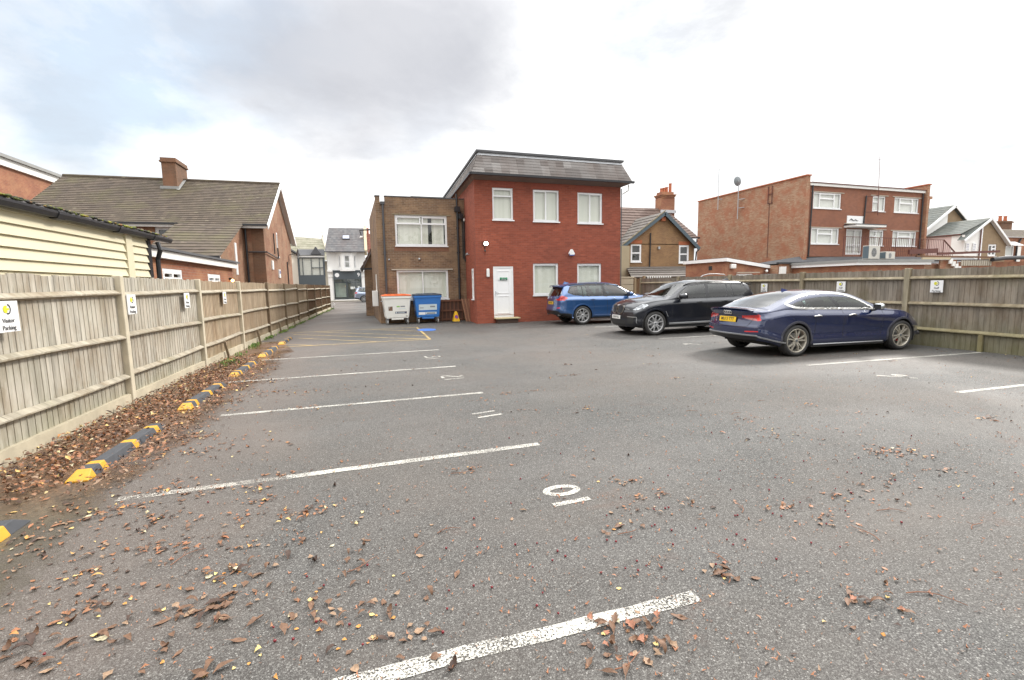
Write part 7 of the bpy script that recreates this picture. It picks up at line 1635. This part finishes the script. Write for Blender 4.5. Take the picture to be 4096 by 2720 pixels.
for i in range(min(NI,len(P))):
    x,y=P[i]; u_=rg.uniform(); u_=rg.uniform(0,.46) if (x<.2 and .46<=u_<.60) else u_; kd,cl_=kindof(u_); j=int(rg.integers(0,12)); key=(kd,cl_,j)
    if key not in cache:
        v,f=SHP[kd][j]; me=bpy.data.meshes.new('fallen_leaf'); 
        vs=[tuple(a) for a in v]; fs=[tuple(map(int,a)) for a in f]
        if kd in('long','oval'): n0=len(vs); m=v[1]; vs+=[(m[0],m[1]-.015,m[2]),(m[0],m[1]+.015,m[2]),(m[0]-.35,m[1]+.01,max(0,m[2]-.05)+.02)]; fs.append((n0,n0+1,n0+2))
        me.from_pydata(vs,[],fs); me.polygons.foreach_set('use_smooth',[True]*len(me.polygons)); me.materials.append(M['leaf_'+cl_]); cache[key]=me
    o=bpy.data.objects.new('fallen_leaf',cache[key]); COL.objects.link(o); s=SZ[kd]*rg.uniform(.65,1.25)
    o.location=(x,y,.006); o.scale=(s,s,s); o.rotation_euler=(rg.uniform(-.15,.15),rg.uniform(-.12,.12),rg.uniform(0,6.28))
    # keep the lowest point on the ground
    Mx=o.rotation_euler.to_matrix(); o.location.z=.004-min((Mx@(v_.co*s)).z for v_ in cache[key].vertices)
    lb=WORD[cl_]+' '+zone(x,y); tag(o,lb,'leaf',lb.replace('leaf','leaves').replace('lying ',''))
VS=[];FS=[];RR=[];n0=0
def add(v,f,r):
    global n0
    VS.append(v);FS.append(f+n0);RR.append(np.full(len(f),r)); n0+=len(v)
for i in range(NI,len(P)):
    x,y=P[i]; u=rg.uniform(); deep=x<-2.05 and 4.3<y<12.6
    kd=('long','oval','oval','lobed','birch')[int(rg.integers(0,5))]
    v,f=SHP[kd][int(rg.integers(0,12))]; s=SZ[kd]*rg.uniform(.55,1.2)*(1.0 if deep else .82); z=.004+(rg.uniform(0,.075) if deep else 0)
    add(inst(v,x,y,z,rg.uniform(0,6.28),s,rg.uniform(-.5,.5) if deep else rg.uniform(-.15,.15),rg.uniform(-.5,.5) if deep else rg.uniform(-.2,.2)),f,rg.uniform())
# tiny crumbs all over the asphalt
nc=13000; X=rg.uniform(-3,10,nc); Y=.7+rg.exponential(3.0,nc); k=Y<14; X,Y=X[k],Y[k]
for x,y in zip(X,Y):
    v,f=SHP['lobed'][int(rg.integers(0,12))]; s=rg.uniform(.006,.017) if rg.uniform()<.66 else rg.uniform(.018,.036); add(inst(v[:9],x,y,.004,rg.uniform(0,6.28),s),f[:4],rg.uniform(.0,.97) if rg.uniform()<.55 else rg.uniform(.83,.91))
VSa=np.concatenate(VS); FSa=np.concatenate(FS); RRa=np.concatenate(RR)
me=bpy.data.meshes.new('leaf_litter'); me.vertices.add(len(VSa)); me.vertices.foreach_set('co',VSa.astype(np.float32).ravel())
me.loops.add(len(FSa)*4); me.loops.foreach_set('vertex_index',FSa.astype(np.int32).ravel()); me.polygons.add(len(FSa)); me.polygons.foreach_set('loop_start',np.arange(0,len(FSa)*4,4,dtype=np.int32)); me.polygons.foreach_set('loop_total',np.full(len(FSa),4,dtype=np.int32))
me.update(calc_edges=True); at_=me.attributes.new('rnd','FLOAT','FACE'); at_.data.foreach_set('value',RRa.astype(np.float32)); me.materials.append(M['litter'])
o=bpy.data.objects.new('leaf_litter',me); COL.objects.link(o); tag(o,'drift of brown autumn leaves and scattered crumbs along the left fence','leaf litter',kind='stuff')
# berries and twigs
bm_=MB(); bm_.sphere((0,0,0),.0062,k=10,m=6); b0=bm_.build('berry',M['berry'],None,smooth=True)
spots=[(1.0+rg.normal(0,.9),2.0+abs(rg.normal(0,.8))) for _ in range(46)]+[(3.0+rg.normal(0,1.0),2.2+abs(rg.normal(0,.8))) for _ in range(40)]+[(-.6+rg.normal(0,.8),2.1+abs(rg.normal(0,.6))) for _ in range(14)]
for i,(x,y) in enumerate(spots):
    o=b0 if i==0 else b0.copy()
    if i: COL.objects.link(o)
    o.location=(x,y,.010); s=rg.uniform(.8,1.25); o.scale=(s,s,s)
    w_='left half' if x<.3 else 'middle' if x<2 else 'right half'; tag(o,'dark red berry fallen on the asphalt in the %s of the foreground'%w_,'berry','dark red berries in the %s of the foreground'%w_)
tw=[(.35,2.95,.2,.16),(.2,2.75,1.2,.12),(1.45,2.55,.3,.15),(2.4,2.55,1.0,.14),(2.9,2.0,1.3,.2),(3.3,2.3,-.6,.18),(2.55,1.6,-.7,.24),(3.6,1.9,.4,.16),(1.9,2.1,2.0,.13),(.6,3.9,.1,.2),(-.2,2.7,.4,.2),(4.4,3.1,.2,.25),(4.1,4.6,.1,.16),(3.7,4.9,-.2,.14),(4.9,5.0,.1,.1),(1.3,3.55,.8,.14),(.9,1.62,.2,.16),(1.75,1.95,.5,.1),(-1.2,3.1,.7,.2),(2.0,3.0,-.3,.12)]
for i,(x,y,a,l) in enumerate(tw):
    mb=MB(); p=V((x,y,.008)); d=V((math.cos(a),math.sin(a),0)); n=V((-d.y,d.x,0)); pts_=[p+d*l*s+n*l*.12*math.sin(s*4+i)+V((0,0,.006*math.sin(s*3.1))) for s in np.linspace(0,1,6)]
    mb.tube(pts_,[.0028,.0026,.0024,.002,.0018,.0012],5); mb.tube([pts_[2],pts_[2]+n*l*.22+d*l*.15],.0014,4); o=mb.build('twig',M['twig'],None)
    w_='left part' if x<.8 else 'middle' if x<2.3 else 'right part'; tag(o,'thin reddish twig lying on the asphalt in the %s of the foreground'%w_,'twig','thin twigs in the %s of the foreground'%w_)
# weeds at the foot of the left fence
def tuft(name,lab,spots_,hh,dens_,cols):
    mb=MB()
    for (x,y,r,n) in spots_:
        for _ in range(int(n*dens_)):
            px_,py_=rg.normal(x,.07),rg.normal(y,r); px_=max(px_,fx(py_)+.06); a=rg.uniform(0,6.28); h=hh*rg.uniform(.4,1.2); ln=rg.uniform(.3,1.1)*h; w_=rg.uniform(.006,.016)
            b=V((px_,py_,.0)); t1=b+V((math.cos(a)*ln*.5,math.sin(a)*ln*.5,h*.8)); t2=b+V((math.cos(a)*ln,math.sin(a)*ln,h*.75)); q=V((-math.sin(a),math.cos(a),0))*w_
            mb.face([b-q*.5,b+q*.5,t1+q,t1-q],rg.uniform()); mb.face([t1-q,t1+q,t2],rg.uniform())
    o=mb.build(name,M['weed'],None); tag(o,lab,'weeds',kind='stuff'); return o
tuft('weeds','low green weeds along the foot of the left fence',[(-3.0,11.6,.22,260),(-3.1,12.8,.4,60),(-3.2,15.0,.3,110),(-3.2,17.2,.4,110),(-3.15,19.5,.35,120),(-3.15,21.3,.3,90),(-3.1,24,.8,120),(-3.0,28,1.0,120),(-2.95,32,1.2,150),(-2.8,36,1.5,170),(-2.75,39.3,.5,140)],.085,1.0,None)
rs=thing('road_sign','small white round sign plate at the foot of the last fence post','sign',(-2.62,39.0,0)); mb=MB(); mb.lathe([(.001,-.01),(.12,-.01),(.12,.01),(.001,.01)],(0,0,.38),'y',20); mb.build('plate',M['signwhite'],rs); mb=MB(); mb.tube([(0,.03,0),(0,.03,.38)],.02); mb.build('stake',M['steel'],rs)
# trees behind the photographer: out of frame, they only show as dark reflections in glass and paint
def grove(x0,x1,y,h0,h1,n,seed,nm='tree_line'):
    g=np.random.default_rng(seed); mb=MB(); vs=[];fs=[]
    for i in range(n):
        cx=x0+(x1-x0)*(i+.5)/n+g.normal(0,1); hh=g.uniform(h0,h1); cy=y+g.normal(0,1.5)
        mb.tube([(cx,cy,0),(cx+.2,cy,hh*.4),(cx,cy,hh*.7)],[.28,.2,.08],7)
        for _ in range(9):
            bx,by,bz=g.normal(cx,1.7),g.normal(cy,1.5),g.uniform(hh*.3,hh*.9)
            for _ in range(70):
                c=V((g.normal(bx,.8),g.normal(by,.8),g.normal(bz,.6))); a=V(g.normal(0,1,3)).normalized(); b=a.cross(V(g.normal(0,1,3))).normalized(); s=g.uniform(.12,.28); mb.face([c-a*s-b*s*.5,c+a*s-b*s*.5,c+a*s+b*s*.5,c-a*s+b*s*.5],g.uniform())
    o=mb.build(nm,M['treeleaf'],None); return tag(o,'row of dark trees standing behind the photographer','trees',kind='stuff')
t=NT('tree_leaves'); r=t.attr(); t.bsdf(t.ramp(r,[(0,(.03,.045,.015)),(1,(.08,.09,.03))]),.7); M['treeleaf']=t.m
grove(-24,44,-13,6,9.5,14,3)
